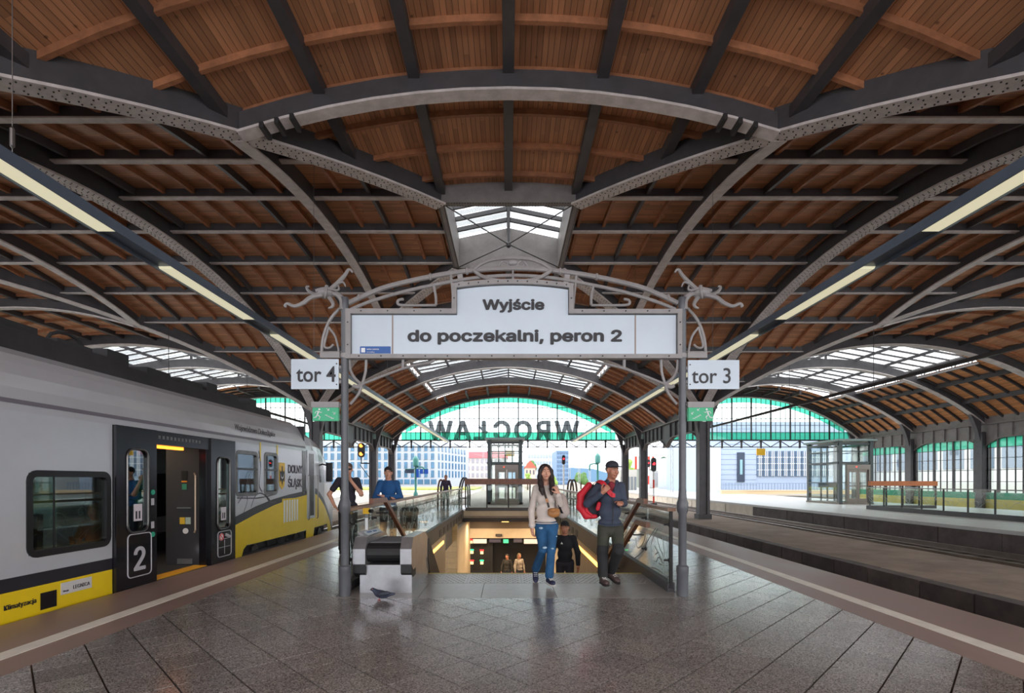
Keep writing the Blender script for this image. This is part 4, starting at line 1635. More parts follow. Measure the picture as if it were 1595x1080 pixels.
def wall(ys, zs, holes, m, name, x_out=0., th=.05, side=1, par=None):
    b = B()
    for y0, y1 in zip(ys[:-1], ys[1:]):
        for z0, z1 in zip(zs[:-1], zs[1:]):
            cy, cz = (y0 + y1) / 2, (z0 + z1) / 2
            if any(a < cy < c and d < cz < e for a, c, d, e in holes):
                continue
            if side > 0:
                p = lambda y, z, d: (XS + x_out - sx_(z) - d, y, z)
            else:
                p = lambda y, z, d: (2 * XT - XS - x_out + sx_(z) + d, y, z)
            b.hexa([p(y0, z0, th), p(y0, z0, 0), p(y1, z0, 0), p(y1, z0, th), p(y0, z1, th), p(y0, z1, 0), p(y1, z1, 0), p(y1, z1, th)])
    return b.build(name, m, par or train)


W1 = (5.58, 6.70, .66, 1.58)
W2 = (9.84, 10.66, 1.2, 2.06)
W3 = (10.98, 11.58, 1.2, 2.08)
DOOR = (6.76, 9.74, -.1, 2.24)
ys = sorted({TY0, 3, 4.5, W1[0], W1[1], DOOR[0], DOOR[1], W2[0], W2[1], W3[0], W3[1], 12.2, TY1})
zs = sorted({.18, .31, .46, W1[2], W1[3], W2[2], W2[3], W3[3], 2.24, 2.32, 2.37, 2.5, 2.65, 2.8, 2.9})
low = (TY0, DOOR[0], -9, .46)
wall(ys, zs, [W1, W2, W3, DOOR, low], SILVER, 'side_wall')
wall([TY0, 4, DOOR[0]], [-.4, .31], [], YELLOW, 'yellow_skirt')
wall([TY0, 4, DOOR[0]], [.31, .46], [], TDARK, 'dark_band')
for a, c in ((TY0, 6.0), (6.0, 13.2)):
    wall([a, c], [2.32, 2.37], [], TSTRIPE, 'grey_stripe', .004, .01)
# far side wall with its windows, floor, roof, ends
wall([TY0, 2.5, 5.6, 7.4, 8.0, 9.4, 9.9, 11.6, TY1], [-.4, .7, 1.6, 2.5, 2.9], [(2.5, 5.6, .7, 1.6), (5.6, 7.4, .7, 1.6), (8, 9.4, -.0, 1.6), (9.9, 11.6, .7, 1.6)], SILVER, 'far_side_wall', 0, .05, -1)
wall([TY0, TY1], [.65, 1.65], [], GLASST, 'far_side_glass', -.06, .01, -1)
B().box(2 * XT - XS + .06, XS - .07, TY0, TY1, -.06, 0).build('carriage_floor', TINT, train)
B().box(2 * XT - XS + .06, XS - .07, TY0, TY1, 2.3, 2.36).build('carriage_ceiling', TINTL, train)
B().box(2 * XT - XS, XS - .05, TY0 - .05, TY0, -.4, 2.9).build('end_wall', TINT, train)
B().box(2 * XT - XS + .05, XS - .05, TY1 - .05, TY1, -.2, 2.9).build('cab_bulkhead', TINT, train)
rf = B()
prof = [(XS - .26, 2.88), (XS - .42, 3.0), (XS - .8, 3.08), (XT, 3.12), (2 * XT - XS + .8, 3.08), (2 * XT - XS + .42, 3.0), (2 * XT - XS + .26, 2.88)]
rf.prism([(x, TY0, z) for x, z in prof], (0, TY1 - TY0, 0))
rf.build('roof', SILVER, train)
# dark equipment fairings and boxes on the roof
for y0, y1, z1, xo in ((TY0, 4.6, 3.3, .40), (4.65, 7.6, 3.27, .42), (7.65, 10.2, 3.22, .45), (10.25, 12.4, 3.2, .5)):
    B().prism([(XS - xo, y0, 2.95), (XS - xo - .06, y0, z1), (2 * XT - XS + xo + .06, y0, z1), (2 * XT - XS + xo, y0, 2.95)], (0, y1 - y0, 0)).build('roof_fairing', TROOF, train)
random.seed(11)
for k in range(9):
    y = 5.0 + k * .82
    h = random.uniform(.08, .2)
    B().box(XS - .95 - random.random() * .3, XS - .62, y, y + random.uniform(.3, .7), 3.18, 3.26 + h).build('roof_box', TROOF, train)
B().tube([(XS - 1.0, 7.2 + .3 * math.cos(a * .5), 3.4 + .18 * math.sin(a * .5)) for a in range(8)], .025, 6).build('roof_cable', TROOF, train)
# windows
for (y0, y1, z0, z1), nm in ((W1, 0), (W2, 1), (W3, 2)):
    fr_ = B()
    r_ = .09
    ring = []
    ring2 = []
    for cy, cz, a0 in ((y1 - r_, z1 - r_, 0), (y0 + r_, z1 - r_, 90), (y0 + r_, z0 + r_, 180), (y1 - r_, z0 + r_, 270)):
        for i in range(5):
            a = math.radians(a0 + 90 * i / 4)
            ring.append((cy + (r_ + .03) * math.cos(a), cz + (r_ + .03) * math.sin(a)))
            ring2.append((cy + (r_ - .045) * math.cos(a), cz + (r_ - .045) * math.sin(a)))
    n = len(ring)
    vs = [(XS + .01, y, z) for y, z in ring] + [(XS + .01, y, z) for y, z in ring2] + [(XS - .09, y, z) for y, z in ring] + [(XS - .09, y, z) for y, z in ring2]
    fs = []
    for i in range(n):
        j = (i + 1) % n
        fs += [(i, j, n + j, n + i), (n + i, n + j, 3 * n + j, 3 * n + i), (2 * n + j, 2 * n + i, 3 * n + i, 3 * n + j), (j, i, 2 * n + i, 2 * n + j)]
    fr_.add(vs, fs)
    win = fr_.build('window', FRAMEB if nm == 0 else STEEL_D, train)
    B().box(XS - .03, XS - .022, y0 + .02, y1 - .02, z0 + .02, z1 - .02).build('pane', GLASST, win)
    if nm:
        B().box(XS - .03, XS + .012, y0, y1, z0 + .5, z0 + .54).build('opening_light_bar', FRAMEB, win)
        B().box(XS - .4, XS - .35, y0 + .03, y1 - .03, z0 + .06, z0 + .48).build('blind', WHITE, win)
    else:
        B().box(XS - .06, XS - .04, y0 + .08, y1 - .05, z0 + .05, z0 + .075).build('orange_reflection_strip', ORANGE, win) if False else None
        B().box(XS - .03, XS - .018, y0 + .33, y0 + .345, z0, z1).build('window_bar', FRAMEB, win)
# seats and light inside the saloon
GLASSD = glass('door_glass', (150, 200, 196), .8, .34, .02)
SEAT = mat('seat_cloth', (44, 50, 66), .8)
for y in (3.6, 4.5, 5.4, 7.62 - .12):
    for x in (-5.85, -7.5):
        b = B()
        b.box(x - .4, x + .4, y - .22, y + .22, -.0, .36)
        b.box(x - .4, x + .4, y + .14, y + .24, .3, .98)
        b.build('seat', SEAT, train)
b = B()
b.box(XS - .5, XS - .44, 5.3, 6.9, .6, .63)
b.build('sill_light_strip', ORANGE, train)
# doorway
dz0, dz1 = -.04, 2.24
B().box(XS - .1, XS + .02, 7.5, 8.98, 2.03, dz1).build('door_header', TBLACK, train)
b = B()
for k in range(12):
    y = 7.62 + k * .09
    b.box(XS + .018, XS + .024, y, y + .05, 2.12, 2.17)
b.build('header_grille', STEEL_D, train)
B().box(XS - .16, XS - .1, 7.6, 8.4, 1.99, 2.03).build('orange_light_strip', ORANGE, train)
B().box(XS - .13, XS - .09, 7.72, 7.9, 2.03, 2.07).build('red_light', mat('door_red', (255, 30, 30), .4, es=3), train)
B().box(XS - .5, XS - .48, 7.9, 8.15, 1.9, 1.96).build('red_display', mat('door_red_text', (255, 60, 40), .4, es=1.5), train)
B().box(XS - .3, XS + .03, 7.55, 8.88, -.05, .0).build('step_plate', STEEL_D, train)
B().box(XS - .22, XS + .01, 7.56, 8.86, .0, .012).build('yellow_step_edge', mat('step_yellow_train', (240, 176, 40), .5), train)
for y0, y1, nm, word in ((6.77, 7.55, 0, '2'), (8.93, 9.72, 1, '')):
    leaf = B()
    xo = .045
    wy0, wy1, wz0, wz1 = (y0 + .2, y0 + .58, .78, 1.92) if nm == 0 else (y0 + .2, y0 + .58, .62, 1.9)
    d = wall([y0, wy0, wy1, y1], [dz0, wz0, wz1, dz1], [(wy0, wy1, wz0, wz1)], TBLACK, 'door_leaf', xo, .05)
    r_ = .1
    ring, ring2 = [], []
    for cy, cz, a0 in ((wy1 - r_, wz1 - r_, 0), (wy0 + r_, wz1 - r_, 90), (wy0 + r_, wz0 + r_, 180), (wy1 - r_, wz0 + r_, 270)):
        for i in range(5):
            a = math.radians(a0 + 90 * i / 4)
            ring.append((XS + xo + .008, cy + (r_ + .012) * math.cos(a), cz + (r_ + .012) * math.sin(a)))
    B().tube(ring + [ring[0], ring[1]], .014, 6).build('window_trim', STEEL_D, d, True)
    b = B()
    for cy, cz in ((wy0, wz0), (wy0, wz1), (wy1, wz0), (wy1, wz1)):
        sy = 1 if cy == wy0 else -1
        sz = 1 if cz == wz0 else -1
        pts = [(XS + xo, cy, cz)] + [(XS + xo, cy + sy * (r_ - r_ * math.sin(a)), cz + sz * (r_ - r_ * math.cos(a))) for a in [math.pi / 2 * i / 5 for i in range(6)]]
        b.prism(pts, (-.05, 0, 0))
    b.build('corner_fill', TBLACK, d)
    B().box(XS + xo - .03, XS + xo - .02, wy0, wy1, wz0, wz1).build('pane', GLASSD, d)
    # sticker in the window
    s = B().box(XS + xo - .018, XS + xo - .014, wy0 + .14, wy0 + .3, wz0 + .14, wz0 + .38).build('window_notice', mat('notice_%d' % nm, (214, 206, 214), .5), d)
    b = B()
    for k in (0, 1):
        b.box(XS + xo - .014, XS + xo - .012, wy0 + .17 + k * .06, wy0 + .2 + k * .06, wz0 + .17, wz0 + .28)
    b.build('notice_print', INK, d)
    # outlined field below
    fy0, fy1, fz0, fz1 = (y0 + .2, y0 + .66, .14, .74) if nm == 0 else (y0 + .2, y0 + .64, .1, .56 - .0)
    r_ = .06
    ring = []
    for cy, cz, a0 in ((fy1 - r_, fz1 - r_, 0), (fy0 + r_, fz1 - r_, 90), (fy0 + r_, fz0 + r_, 180), (fy1 - r_, fz0 + r_, 270)):
        for i in range(5):
            a = math.radians(a0 + 90 * i / 4)
            ring.append((XS + xo + .003, cy + r_ * math.cos(a), cz + r_ * math.sin(a)))
    GREYP = MATS.get('door_print') or mat('door_print', (186, 184, 190), .5)
    B().tube(ring + [ring[0], ring[1]], .008, 5).build('outline', GREYP, d)
    if nm == 0:
        text('2', .62, GREYP, 'number_two', d, (XS + xo + .002, (fy0 + fy1) / 2, .23), right=(0, 1, 0), bold=.02)
        for z, rr in ((1.32, .035), (.68 + .02, .035)):
            B().disc((XS + xo, y1 - .09, z), (1, 0, 0), .038, .012, 14).build('green_button', mat('button_green', (40, 140, 110), .35, es=.1), d)
        for z in (1.18, .84):
            B().box(XS + xo, XS + xo + .004, y1 - .12, y1 - .06, z - .05, z + .05).build('button_label', GREYP, d)
    else:
        b = B()
        b.box(XS + xo, XS + xo + .004, (fy0 + fy1) / 2 - .005, (fy0 + fy1) / 2 + .005, fz0 + .04, fz0 + .3)
        for z in (fz0 + .17, fz0 + .32):
            b.box(XS + xo, XS + xo + .004, fy0 + .04, fy1 - .04, z - .004, z + .004)
        b.build('grid_lines', GREYP, d)
        B().disc((XS + xo, fy0 + .12, fz1 - .1), (1, 0, 0), .07, .004, 18).build('no_smoking_sign', WHITE, d)
        q = [(XS + xo + .005, fy0 + .12 + .06 * math.cos(2 * math.pi * i / 16), fz1 - .1 + .06 * math.sin(2 * math.pi * i / 16)) for i in range(17)]
        rd = mat('prohibition_red', (206, 50, 60), .5)
        B().tube(q, .009, 5).build('red_ring', rd, d)
        B().tube([(XS + xo + .005, fy0 + .08, fz1 - .06), (XS + xo + .005, fy0 + .16, fz1 - .14)], .008, 5).build('red_bar', rd, d)
        B().tube([(XS + xo + .004, fy0 + .25, fz1 - .07), (XS + xo + .004, fy0 + .38, fz1 - .12)], .03, 6).build('camera_symbol', GREYP, d)
# dark frame round the opening, jambs and vestibule
for y in (7.55, 8.88):
    B().box(XS - .12, XS + .0, y - .03, y + .05, dz0, 2.1).build('door_jamb', TBLACK, train)
B().box(-6.05, XS - .12, 8.96, 9.02, 0, 2.25).build('vestibule_partition', TINT, train)
B().box(-8.1, -6.9, 9.1, 9.16, 0, 2.25).build('inner_partition', TBLACK, train)
B().box(-6.2, -5.5, 7.42, 7.47, 0, 2.25).build('saloon_partition', TINT, train)
yb = 8.955
B().tube([(-5.52, yb - .04, 1.62), (-5.49, yb - .06, 1.58), (-5.49, yb - .06, .62), (-5.52, yb - .04, .58)], .016, 8).build('grab_handle', mat('handle_beige', (190, 170, 150), .35, .5), train)
B().box(-5.84, -5.6, yb - .03, yb, 1.0, 1.015).build('shelf_rail', STEEL, train)
for (x0, x1, z0, z1, col, nm) in ((-5.77, -5.67, 1.5, 1.66, (20, 20, 22), 'intercom'), (-5.77, -5.67, 1.46, 1.485, (230, 150, 40), 'orange_label'), (-5.76, -5.68, 1.33, 1.43, (60, 140, 110), 'exit_label'), (-5.8, -5.71, .72, .84, (226, 190, 60), 'yellow_bin_label'), (-5.7, -5.61, .72, .84, (180, 200, 190), 'green_bin_label')):
    B().box(x0, x1, yb - .008, yb, z0, z1).build(nm, mat(nm + '_paint', col, .5), train)
B().disc((-5.7, yb, .6), (0, -1, 0), .05, .006, 16).build('round_label', WHITE, train)
B().box(-5.84, -5.58, yb - .02, yb, .02, .11).build('kick_plate', STEEL, train)
B().tube([(-6.1, 8.1, 0), (-6.1, 8.1, 2.25)], .018, 8).build('grab_pole', mat('pole_teal', (80, 170, 170), .4), train)
B().tube([(-5.44, 7.62, 1.7), (-5.44, 7.62, .5), (-5.7, 7.9, .4)], .014, 8).build('grab_handle', STEEL_D, train)
text('W KSI', .09, mat('display_teal', (90, 210, 200), .5, es=.5), 'display_text', train, (-7.25, 9.09, 1.32), width=.3)
text('KD', .09, MATS['display_teal'], 'display_text', train, (-7.32, 9.09, 1.2), width=.16)
B().box(-5.42, -5.39, 8.9, 8.95, .24, .31).build('white_lamp', mat('door_lamp', (255, 255, 255), .4, es=8), train)
for y in (4.5, 8.2):
    B().box(XT - .2, XT + .2, y - .5, y + .5, 2.27, 2.3).build('ceiling_lamp', mat('carriage_lamp_%d' % y, (255, 226, 190), .5, es=7), train)
# livery of the leading part
xl = XS + .006
B().prism([(xl, 9.76, .2), (xl, 9.76, .62), (xl, 10.6, .79), (xl, 11.4, .93), (xl, 12.2, 1.03), (xl, 13.25, 1.11), (xl, 13.25, .2), (xl, 12.6, .18), (xl, 10.6, .18)], (-.012, 0, 0)).build('yellow_livery', YELLOW, train)
B().prism([(xl, 9.76, .62), (xl, 9.76, .78), (xl, 10.6, .95), (xl, 11.4, 1.07), (xl, 12.2, 1.15), (xl, 13.25, 1.22), (xl, 13.25, 1.11), (xl, 12.2, 1.03), (xl, 11.4, .93), (xl, 10.6, .79)], (-.012, 0, 0)).build('dark_livery_band', TDARK, train)
B().prism([(xl, 9.76, -.1), (xl, 9.76, .2), (xl, 10.25, .2), (xl, 10.1, .12), (xl, 9.98, -.1)], (-.012, 0, 0)).build('yellow_livery', YELLOW, train)
# louvred hatch
h = B()
h.box(XS, XS + .012, 11.82, 12.78, .42, 1.06)
hatch = h.build('hatch', YELLOW, train)
for k in range(6):
    y = 11.88 + k * .145
    B().box(XS + .012, XS + .02, y, y + .075, .5, 1.02).build('louvre', WHITE, hatch)
# crest and lettering
b = B()
sh = [(11.66, 1.9), (11.96, 1.9), (11.96, 1.5), (11.93, 1.36), (11.81, 1.28), (11.69, 1.36), (11.66, 1.5)]
cr = B().prism([(XS + .004, y, z) for y, z in sh], (.006, 0, 0)).build('coat_of_arms', mat('crest_yellow', (232, 186, 40), .4), train)
b = B()
b.prism([(XS + .011, y, z) for y, z in ((11.81, 1.36), (11.76, 1.5), (11.69, 1.45), (11.68, 1.74), (11.74, 1.68), (11.78, 1.72), (11.79, 1.82), (11.83, 1.82), (11.84, 1.72), (11.88, 1.68), (11.94, 1.74), (11.93, 1.45), (11.86, 1.5))], (.003, 0, 0))
b.build('eagle', INK, cr)
B().prism([(XS + .015, y, z) for y, z in ((11.72, 1.66), (11.76, 1.58), (11.81, 1.55), (11.86, 1.58), (11.9, 1.66), (11.87, 1.56), (11.81, 1.52), (11.75, 1.56))], (.002, 0, 0)).build('eagle_crescent', WHITE, cr)
GTXT = mat('train_lettering', (70, 66, 76), .5)
text('DOLNY', .28, GTXT, 'lettering', train, (XS + .006, 12.14, 1.67), right=(0, 1, 0), width=.82, bold=.02, align='LEFT', font=False)
text('ŚLĄSK', .28, GTXT, 'lettering', train, (XS + .006, 12.14, 1.33), right=(0, 1, 0), width=.8, bold=.02, align='LEFT', font=False)
text('Województwo Dolnośląskie', .16, GTXT, 'small_lettering', train, (XS - .01, 9.8, 2.48), right=(0, 1, 0), width=1.7, align='LEFT', font=False)
text('Klimatyzacja', .1, INK, 'lettering', train, (XS + .004, 5.3, .13), right=(0, 1, 0), width=.36, align='LEFT', bold=.01)
B().box(XS, XS + .008, 5.72, 5.92, .03, .22).build('black_vent', TBLACK, train)
pl_ = B().box(XS, XS + .006, 5.98, 6.42, .14, .28).build('destination_plate', mat('plate_grey', (206, 204, 204), .5), train)
text('LEGNICA', .085, INK, 'lettering', pl_, (XS + .008, 6.14, .18), right=(0, 1, 0), width=.24, align='LEFT')
text('Stacja', .04, INK, 'small_lettering', pl_, (XS + .008, 6.0, .17), right=(0, 1, 0), align='LEFT')
# sketch-like grey drawing on the silver side
sk = B()
SKM = mat('sketch_ink', (90, 86, 92), .6)
for L in ([(9.9, 1.05), (10.2, 1.3), (10.5, 1.75), (10.75, 2.0)], [(10.4, .95), (10.55, 1.15), (10.8, 1.22), (11.1, 1.12), (11.3, .98)], [(10.72, 2.1), (10.8, 1.8), (10.74, 1.4), (10.86, 1.25)], [(10.1, .85), (10.25, 1.1), (10.2, 1.4), (10.45, 1.75)], [(9.86, 1.15), (10.7, 1.12), (11.5, 1.18)], [(11.0, 1.2), (11.2, 1.02), (11.5, 1.0)]):
    sk.sweep(smooth([(XS + .004, y, z) for y, z in L], 4), (0, .4, .9), .028, .004, up=(1, 0, 0))
sk.build('sketch_drawing', SKM, train, kind='stuff')
for y in (10.76, 11.55):
    B().box(XS + .003, XS + .007, y, y + .05, 1.9, 2.3).build('yellow_dash', YELLOW, train)
# nose: lofted shell split into silver, yellow and glass
st_ = [(13.25, 1.44, 3.06), (14.0, 1.43, 2.97), (14.7, 1.385, 2.76), (15.4, 1.29, 2.44), (16.0, 1.16, 2.12), (16.5, 1.0, 1.78), (16.95, .8, 1.4), (17.25, .56, 1.02), (17.36, .3, .82)]
fr_z = [0, .12, .24, .36, .48, .58, .68, .77, .85, .91, .955, .985, 1.0]
fr_x = [.99, 1, 1, 1, 1, .99, .98, .955, .91, .83, .68, .42, 0]
ysn = sorted({13.25 + 4.11 * i / 40 for i in range(41)} | {14.25, 16.2, 16.75, 16.4})
ZM = 5                                      # rows in each zone between two livery lines


def station(y):
    k = max(q for q in range(len(st_) - 1) if st_[q][0] <= y + 1e-9)
    a = (y - st_[k][0]) / (st_[k + 1][0] - st_[k][0])
    w, T = [st_[k][q] * (1 - a) + st_[k + 1][q] * a for q in (1, 2)]
    zb = -.05 if y < 13.8 or y > 15.2 else .2
    yl = 1.12 - max(0, y - 13.9) ** 1.3 * .5
    bs = [zb, yl, yl + .16, 1.42, 2.42 - max(0, y - 14.3) * .12, T]
    for q in range(1, 5):
        bs[q] = min(max(bs[q], bs[q - 1]), T)
    half = []
    for q in range(5):
        for r in range(ZM):
            z = bs[q] + (bs[q + 1] - bs[q]) * (1 - (1 - r / ZM) ** (2.2 if q == 4 else 1))
            fz = (z - zb) / (T - zb)
            half.append((w * float(np.interp(fz, fr_z, fr_x)), z))
    half.append((0, T))
    return half


rows = []
for y in ysn:
    h = station(y)
    rows.append([(XT + x, y, z) for x, z in h] + [(XT - x, y, z) for x, z in reversed(h[:-1])])
parts = {'nose_shell': (B(), SILVER), 'nose_yellow': (B(), YELLOW), 'windscreen': (B(), TBLACK), 'nose_dark_band': (B(), TDARK)}
nh = 5 * ZM
for i in range(len(ysn) - 1):
    cy = (ysn[i] + ysn[i + 1]) / 2
    for j in range(len(rows[0]) - 1):
        zone = (j if j < nh else 2 * nh - 1 - j) // ZM
        q = [rows[i][j], rows[i + 1][j], rows[i + 1][j + 1], rows[i][j + 1]]
        if zone == 0 and cy < 16.2:
            k = 'nose_yellow'
        elif zone == 1 and cy < 16.4:
            k = 'nose_dark_band'
        elif zone == 3 and 14.25 < cy < 16.75:
            k = 'windscreen'
        else:
            k = 'nose_shell'
        parts[k][0].add(q, [(0, 3, 2, 1)])
for k, (b, m) in parts.items():
    link_mesh(k, b.v, b.f, m, train, 'all')
b = B()
b.box(XS - .02, XS + .012, 13.28, 13.82, .48, 2.28)
cd = b.build('cab_door', SILVER, train)
B().box(XS + .008, XS + .018, 13.4, 13.72, .55, 2.2).build('cab_door_window', TBLACK, cd)
for y in (13.3, 13.9):
    B().tube([(XS + .03, y, .45), (XS + .06, y, .48), (XS + .06, y, 1.6), (XS + .03, y, 1.63)], .014, 6).build('grab_rail', STEEL_D, cd, True)
B().box(XS - .0, XS + .01, 12.98, 13.2, 1.15, 2.25).build('dark_side_panel', TBLACK, train)
mr_ = B().box(XS + .02, XS + .2, 14.62, 14.68, 1.45, 2.0).build('wing_mirror', TBLACK, train)
B().tube([(XS - .12, 14.6, 1.97), (XS + .1, 14.66, 1.9)], .02, 6).build('mirror_arm', TBLACK, train)
# bogie and underframe
b = B()
b.box(XT - 1.3, XS - .1, TY0, 17.0, -.42, -.25)
b.build('underframe', TROOF, train)
for y in (10.9, 13.0 + .0, 14.6):
    b = B()
    for sx in (-1, 1):
        b.disc((XT + sx * .75 - .06, y, -.05), (1, 0, 0), .44, .13, 20)
    b.tube([(XT - .9, y, -.05), (XT + .9, y, -.05)], .08, 8)
    b.build('wheelset', TROOF, train)
    B().disc((XS - .28, y, -.02), (1, 0, 0), .14, .12, 12).build('axle_box', STEEL_D, train)
b = B()
b.box(XS - .36, XS - .22, 10.3, 15.1, -.02, .14)
b.build('bogie_frame', TROOF, train)
for y in (11.5, 12.0, 12.5, 13.6):
    zz = [(XS - .2, y + .04 * math.cos(i * 1.2), -.15 + .035 * i) for i in range(9)]
    B().tube(zz, .03, 6).build('spring', TROOF if y != 12.5 else STEEL_D, train)
B().lathe([(.12, -.3), (.12, .16)], (XS - .22, 12.2, 0), 12).build('air_tank', TROOF, train)
# ================================================================ PEOPLE: smooth unions of tapered limbs, skinned by surface nets
def sdf_mesh(prims, res):
    """prims: ('c', p, q, r1, r2, k) tapered capsule | ('e', centre, radii, R, k) ellipsoid | k < 0 carves"""
    lo = np.array([1e9] * 3)
    hi = -lo
    for p in prims:
        if p[-1] < 0:
            continue
        if p[0] == 'c':
            r = max(p[3], p[4])
            for q in (p[1], p[2]):
                lo = np.minimum(lo, np.array(q) - r)
                hi = np.maximum(hi, np.array(q) + r)
        else:
            r = max(p[2])
            lo = np.minimum(lo, np.array(p[1]) - r)
            hi = np.maximum(hi, np.array(p[1]) + r)
    lo -= 4 * res
    hi += 4 * res
    n = np.ceil((hi - lo) / res).astype(int) + 1
    f = np.full(n, 1.0, np.float32)
    ax = [lo[i] + res * np.arange(n[i]) for i in range(3)]
    for p in prims:
        k = abs(p[-1])
        if p[0] == 'c':
            a, b = np.array(p[1], float), np.array(p[2], float)
            r = max(p[3], p[4])
            l0, h0 = np.minimum(a, b) - r, np.maximum(a, b) + r
        else:
            a = np.array(p[1], float)
            r = max(p[2])
            l0, h0 = a - r, a + r
        m = k + 4 * res
        i0 = np.maximum(0, np.floor((l0 - m - lo) / res).astype(int))
        i1 = np.minimum(n, np.ceil((h0 + m - lo) / res).astype(int) + 1)
        X = ax[0][i0[0]:i1[0], None, None]
        Y = ax[1][None, i0[1]:i1[1], None]
        Z = ax[2][None, None, i0[2]:i1[2]]
        if p[0] == 'c':
            d = b - a
            L2 = max(float(d @ d), 1e-9)
            t = np.clip(((X - a[0]) * d[0] + (Y - a[1]) * d[1] + (Z - a[2]) * d[2]) / L2, 0, 1)
            g = np.sqrt((X - a[0] - t * d[0]) ** 2 + (Y - a[1] - t * d[1]) ** 2 + (Z - a[2] - t * d[2]) ** 2) - (p[3] + (p[4] - p[3]) * t)
        else:
            R = p[3]
            px, py, pz = X - a[0], Y - a[1], Z - a[2]
            if R is not None:
                R = np.array(R)
                q = [px * R[0][i] + py * R[1][i] + pz * R[2][i] for i in range(3)]
            else:
                q = [px, py, pz]
            rr = p[2]
            k0 = np.sqrt((q[0] / rr[0]) ** 2 + (q[1] / rr[1]) ** 2 + (q[2] / rr[2]) ** 2)
            k1 = np.sqrt((q[0] / rr[0] ** 2) ** 2 + (q[1] / rr[1] ** 2) ** 2 + (q[2] / rr[2] ** 2) ** 2)
            g = k0 * (k0 - 1) / np.maximum(k1, 1e-6)
        s = f[i0[0]:i1[0], i0[1]:i1[1], i0[2]:i1[2]]
        if p[-1] < 0:
            h = np.clip(.5 - .5 * (s + g) / k, 0, 1)
            s[...] = s * (1 - h) + (-g) * h + k * h * (1 - h)
        else:
            h = np.clip(.5 + .5 * (s - g) / k, 0, 1)
            s[...] = s * (1 - h) + g * h - k * h * (1 - h)
    ins = f < 0
    c = [f[dx:n[0] - 1 + dx, dy:n[1] - 1 + dy, dz:n[2] - 1 + dz] for dx in (0, 1) for dy in (0, 1) for dz in (0, 1)]
    ci = [q < 0 for q in c]
    cnt = sum(q.astype(np.int8) for q in ci)
    act = (cnt > 0) & (cnt < 8)
    idx = np.full(act.shape, -1, np.int64)
    cells = np.argwhere(act)
    idx[act] = np.arange(len(cells))
    cv = np.stack([q[act] for q in c], 1).astype(float)
    offs = np.array([(dx, dy, dz) for dx in (0, 1) for dy in (0, 1) for dz in (0, 1)], float)
    acc = np.zeros((len(cells), 3))
    num = np.zeros(len(cells))
    for i in range(8):
        for j in range(i + 1, 8):
            if np.abs(offs[i] - offs[j]).sum() == 1:
                cr = (cv[:, i] < 0) != (cv[:, j] < 0)
                t = np.where(cr, cv[:, i] / np.where(cr, cv[:, i] - cv[:, j], 1), 0)
                acc += np.where(cr[:, None], offs[i] + t[:, None] * (offs[j] - offs[i]), 0)
                num += cr
    V = lo + res * (cells + acc / np.maximum(num, 1)[:, None])
    faces = []
    for a in range(3):
        sl = [slice(None)] * 3
        s2 = [slice(None)] * 3
        sl[a], s2[a] = slice(0, -1), slice(1, None)
        e = ins[tuple(sl)] != ins[tuple(s2)]
        b_, c_ = [(1, 2), (2, 0), (0, 1)][a]
        E = np.argwhere(e)
        ok = (E[:, b_] > 0) & (E[:, c_] > 0) & (E[:, b_] < n[b_] - 1) & (E[:, c_] < n[c_] - 1)
        E = E[ok]
        fl_ = ins[tuple(sl)][tuple(E.T)]

        def at(db, dc):
            q = E.copy()
            q[:, b_] -= db
            q[:, c_] -= dc
            return idx[tuple(q.T)]
        quad = np.stack([at(1, 1), at(0, 1), at(0, 0), at(1, 0)], 1)
        quad[~fl_] = quad[~fl_][:, ::-1]
        faces.append(quad)
    Fq = np.concatenate(faces)
    Fq = Fq[(Fq >= 0).all(1)]
    return V, Fq.tolist()


def sdf(name, prims, res, m, parent):
    v, f = sdf_mesh(prims, res)
    return link_mesh(name, v, f, m, parent, 'all')


def cap(p, q, r1, r2=None, k=.015):
    return ('c', tuple(p), tuple(q), r1, r1 if r2 is None else r2, k)


def ell(c, r, R=None, k=.02):
    return ('e', tuple(c), tuple(r), R, k)


def frame(fwd, up=(0, 0, 1)):
    f = Vector(fwd).normalized()
    s = f.cross(Vector(up)).normalized()      # to the figure's right
    u = s.cross(f).normalized()
    return s, f, u


def hand(wrist, d, nrm, thumb, size=1., curl=.5):
    """palm, four unequal bent fingers and a thumb that leaves the side of the palm; nrm = way the fingers curl"""
    w, d, nrm = Vector(wrist), Vector(d).normalized(), Vector(nrm)
    nrm = (nrm - d * nrm.dot(d)).normalized()
    t = Vector(thumb)
    t = (t - d * t.dot(d) - nrm * t.dot(nrm)).normalized()
    s = size
    pr = [cap(w, w + d * .035 * s, .026 * s, .03 * s, .012)]
    for e in (-.026, -.009, .009, .026):
        pr.append(cap(w + d * .03 * s + t * e * .8 * s, w + d * .088 * s + t * e * s, .0135 * s, .0125 * s, .01))
    for e, L in ((.029, .07), (.0097, .08), (-.0097, .074), (-.028, .056)):
        p = w + d * .09 * s + t * e * s
        a1, a2, a3 = curl * .6, curl * 1.6, curl * 2.4
        for a, fr_, r0, r1 in ((a1, .44, .0098, .009), (a2, .32, .009, .0082), (a3, .24, .0082, .0068)):
            q = p + (d * math.cos(a) + nrm * math.sin(a)) * L * fr_ * s
            pr.append(cap(p, q, r0 * s, r1 * s, .004))
            p = q
    p = w + d * .025 * s + t * .026 * s
    for v, L, r0, r1 in ((d * .62 + t * .75 + nrm * .25, .045, .0145, .011), (d * .85 + t * .3 + nrm * .5, .032, .011, .0095), (d * .8 + nrm * .7, .022, .0095, .007)):
        q = p + v.normalized() * L * s
        pr.append(cap(p, q, r0 * s, r1 * s, .006))
        p = q
    return pr


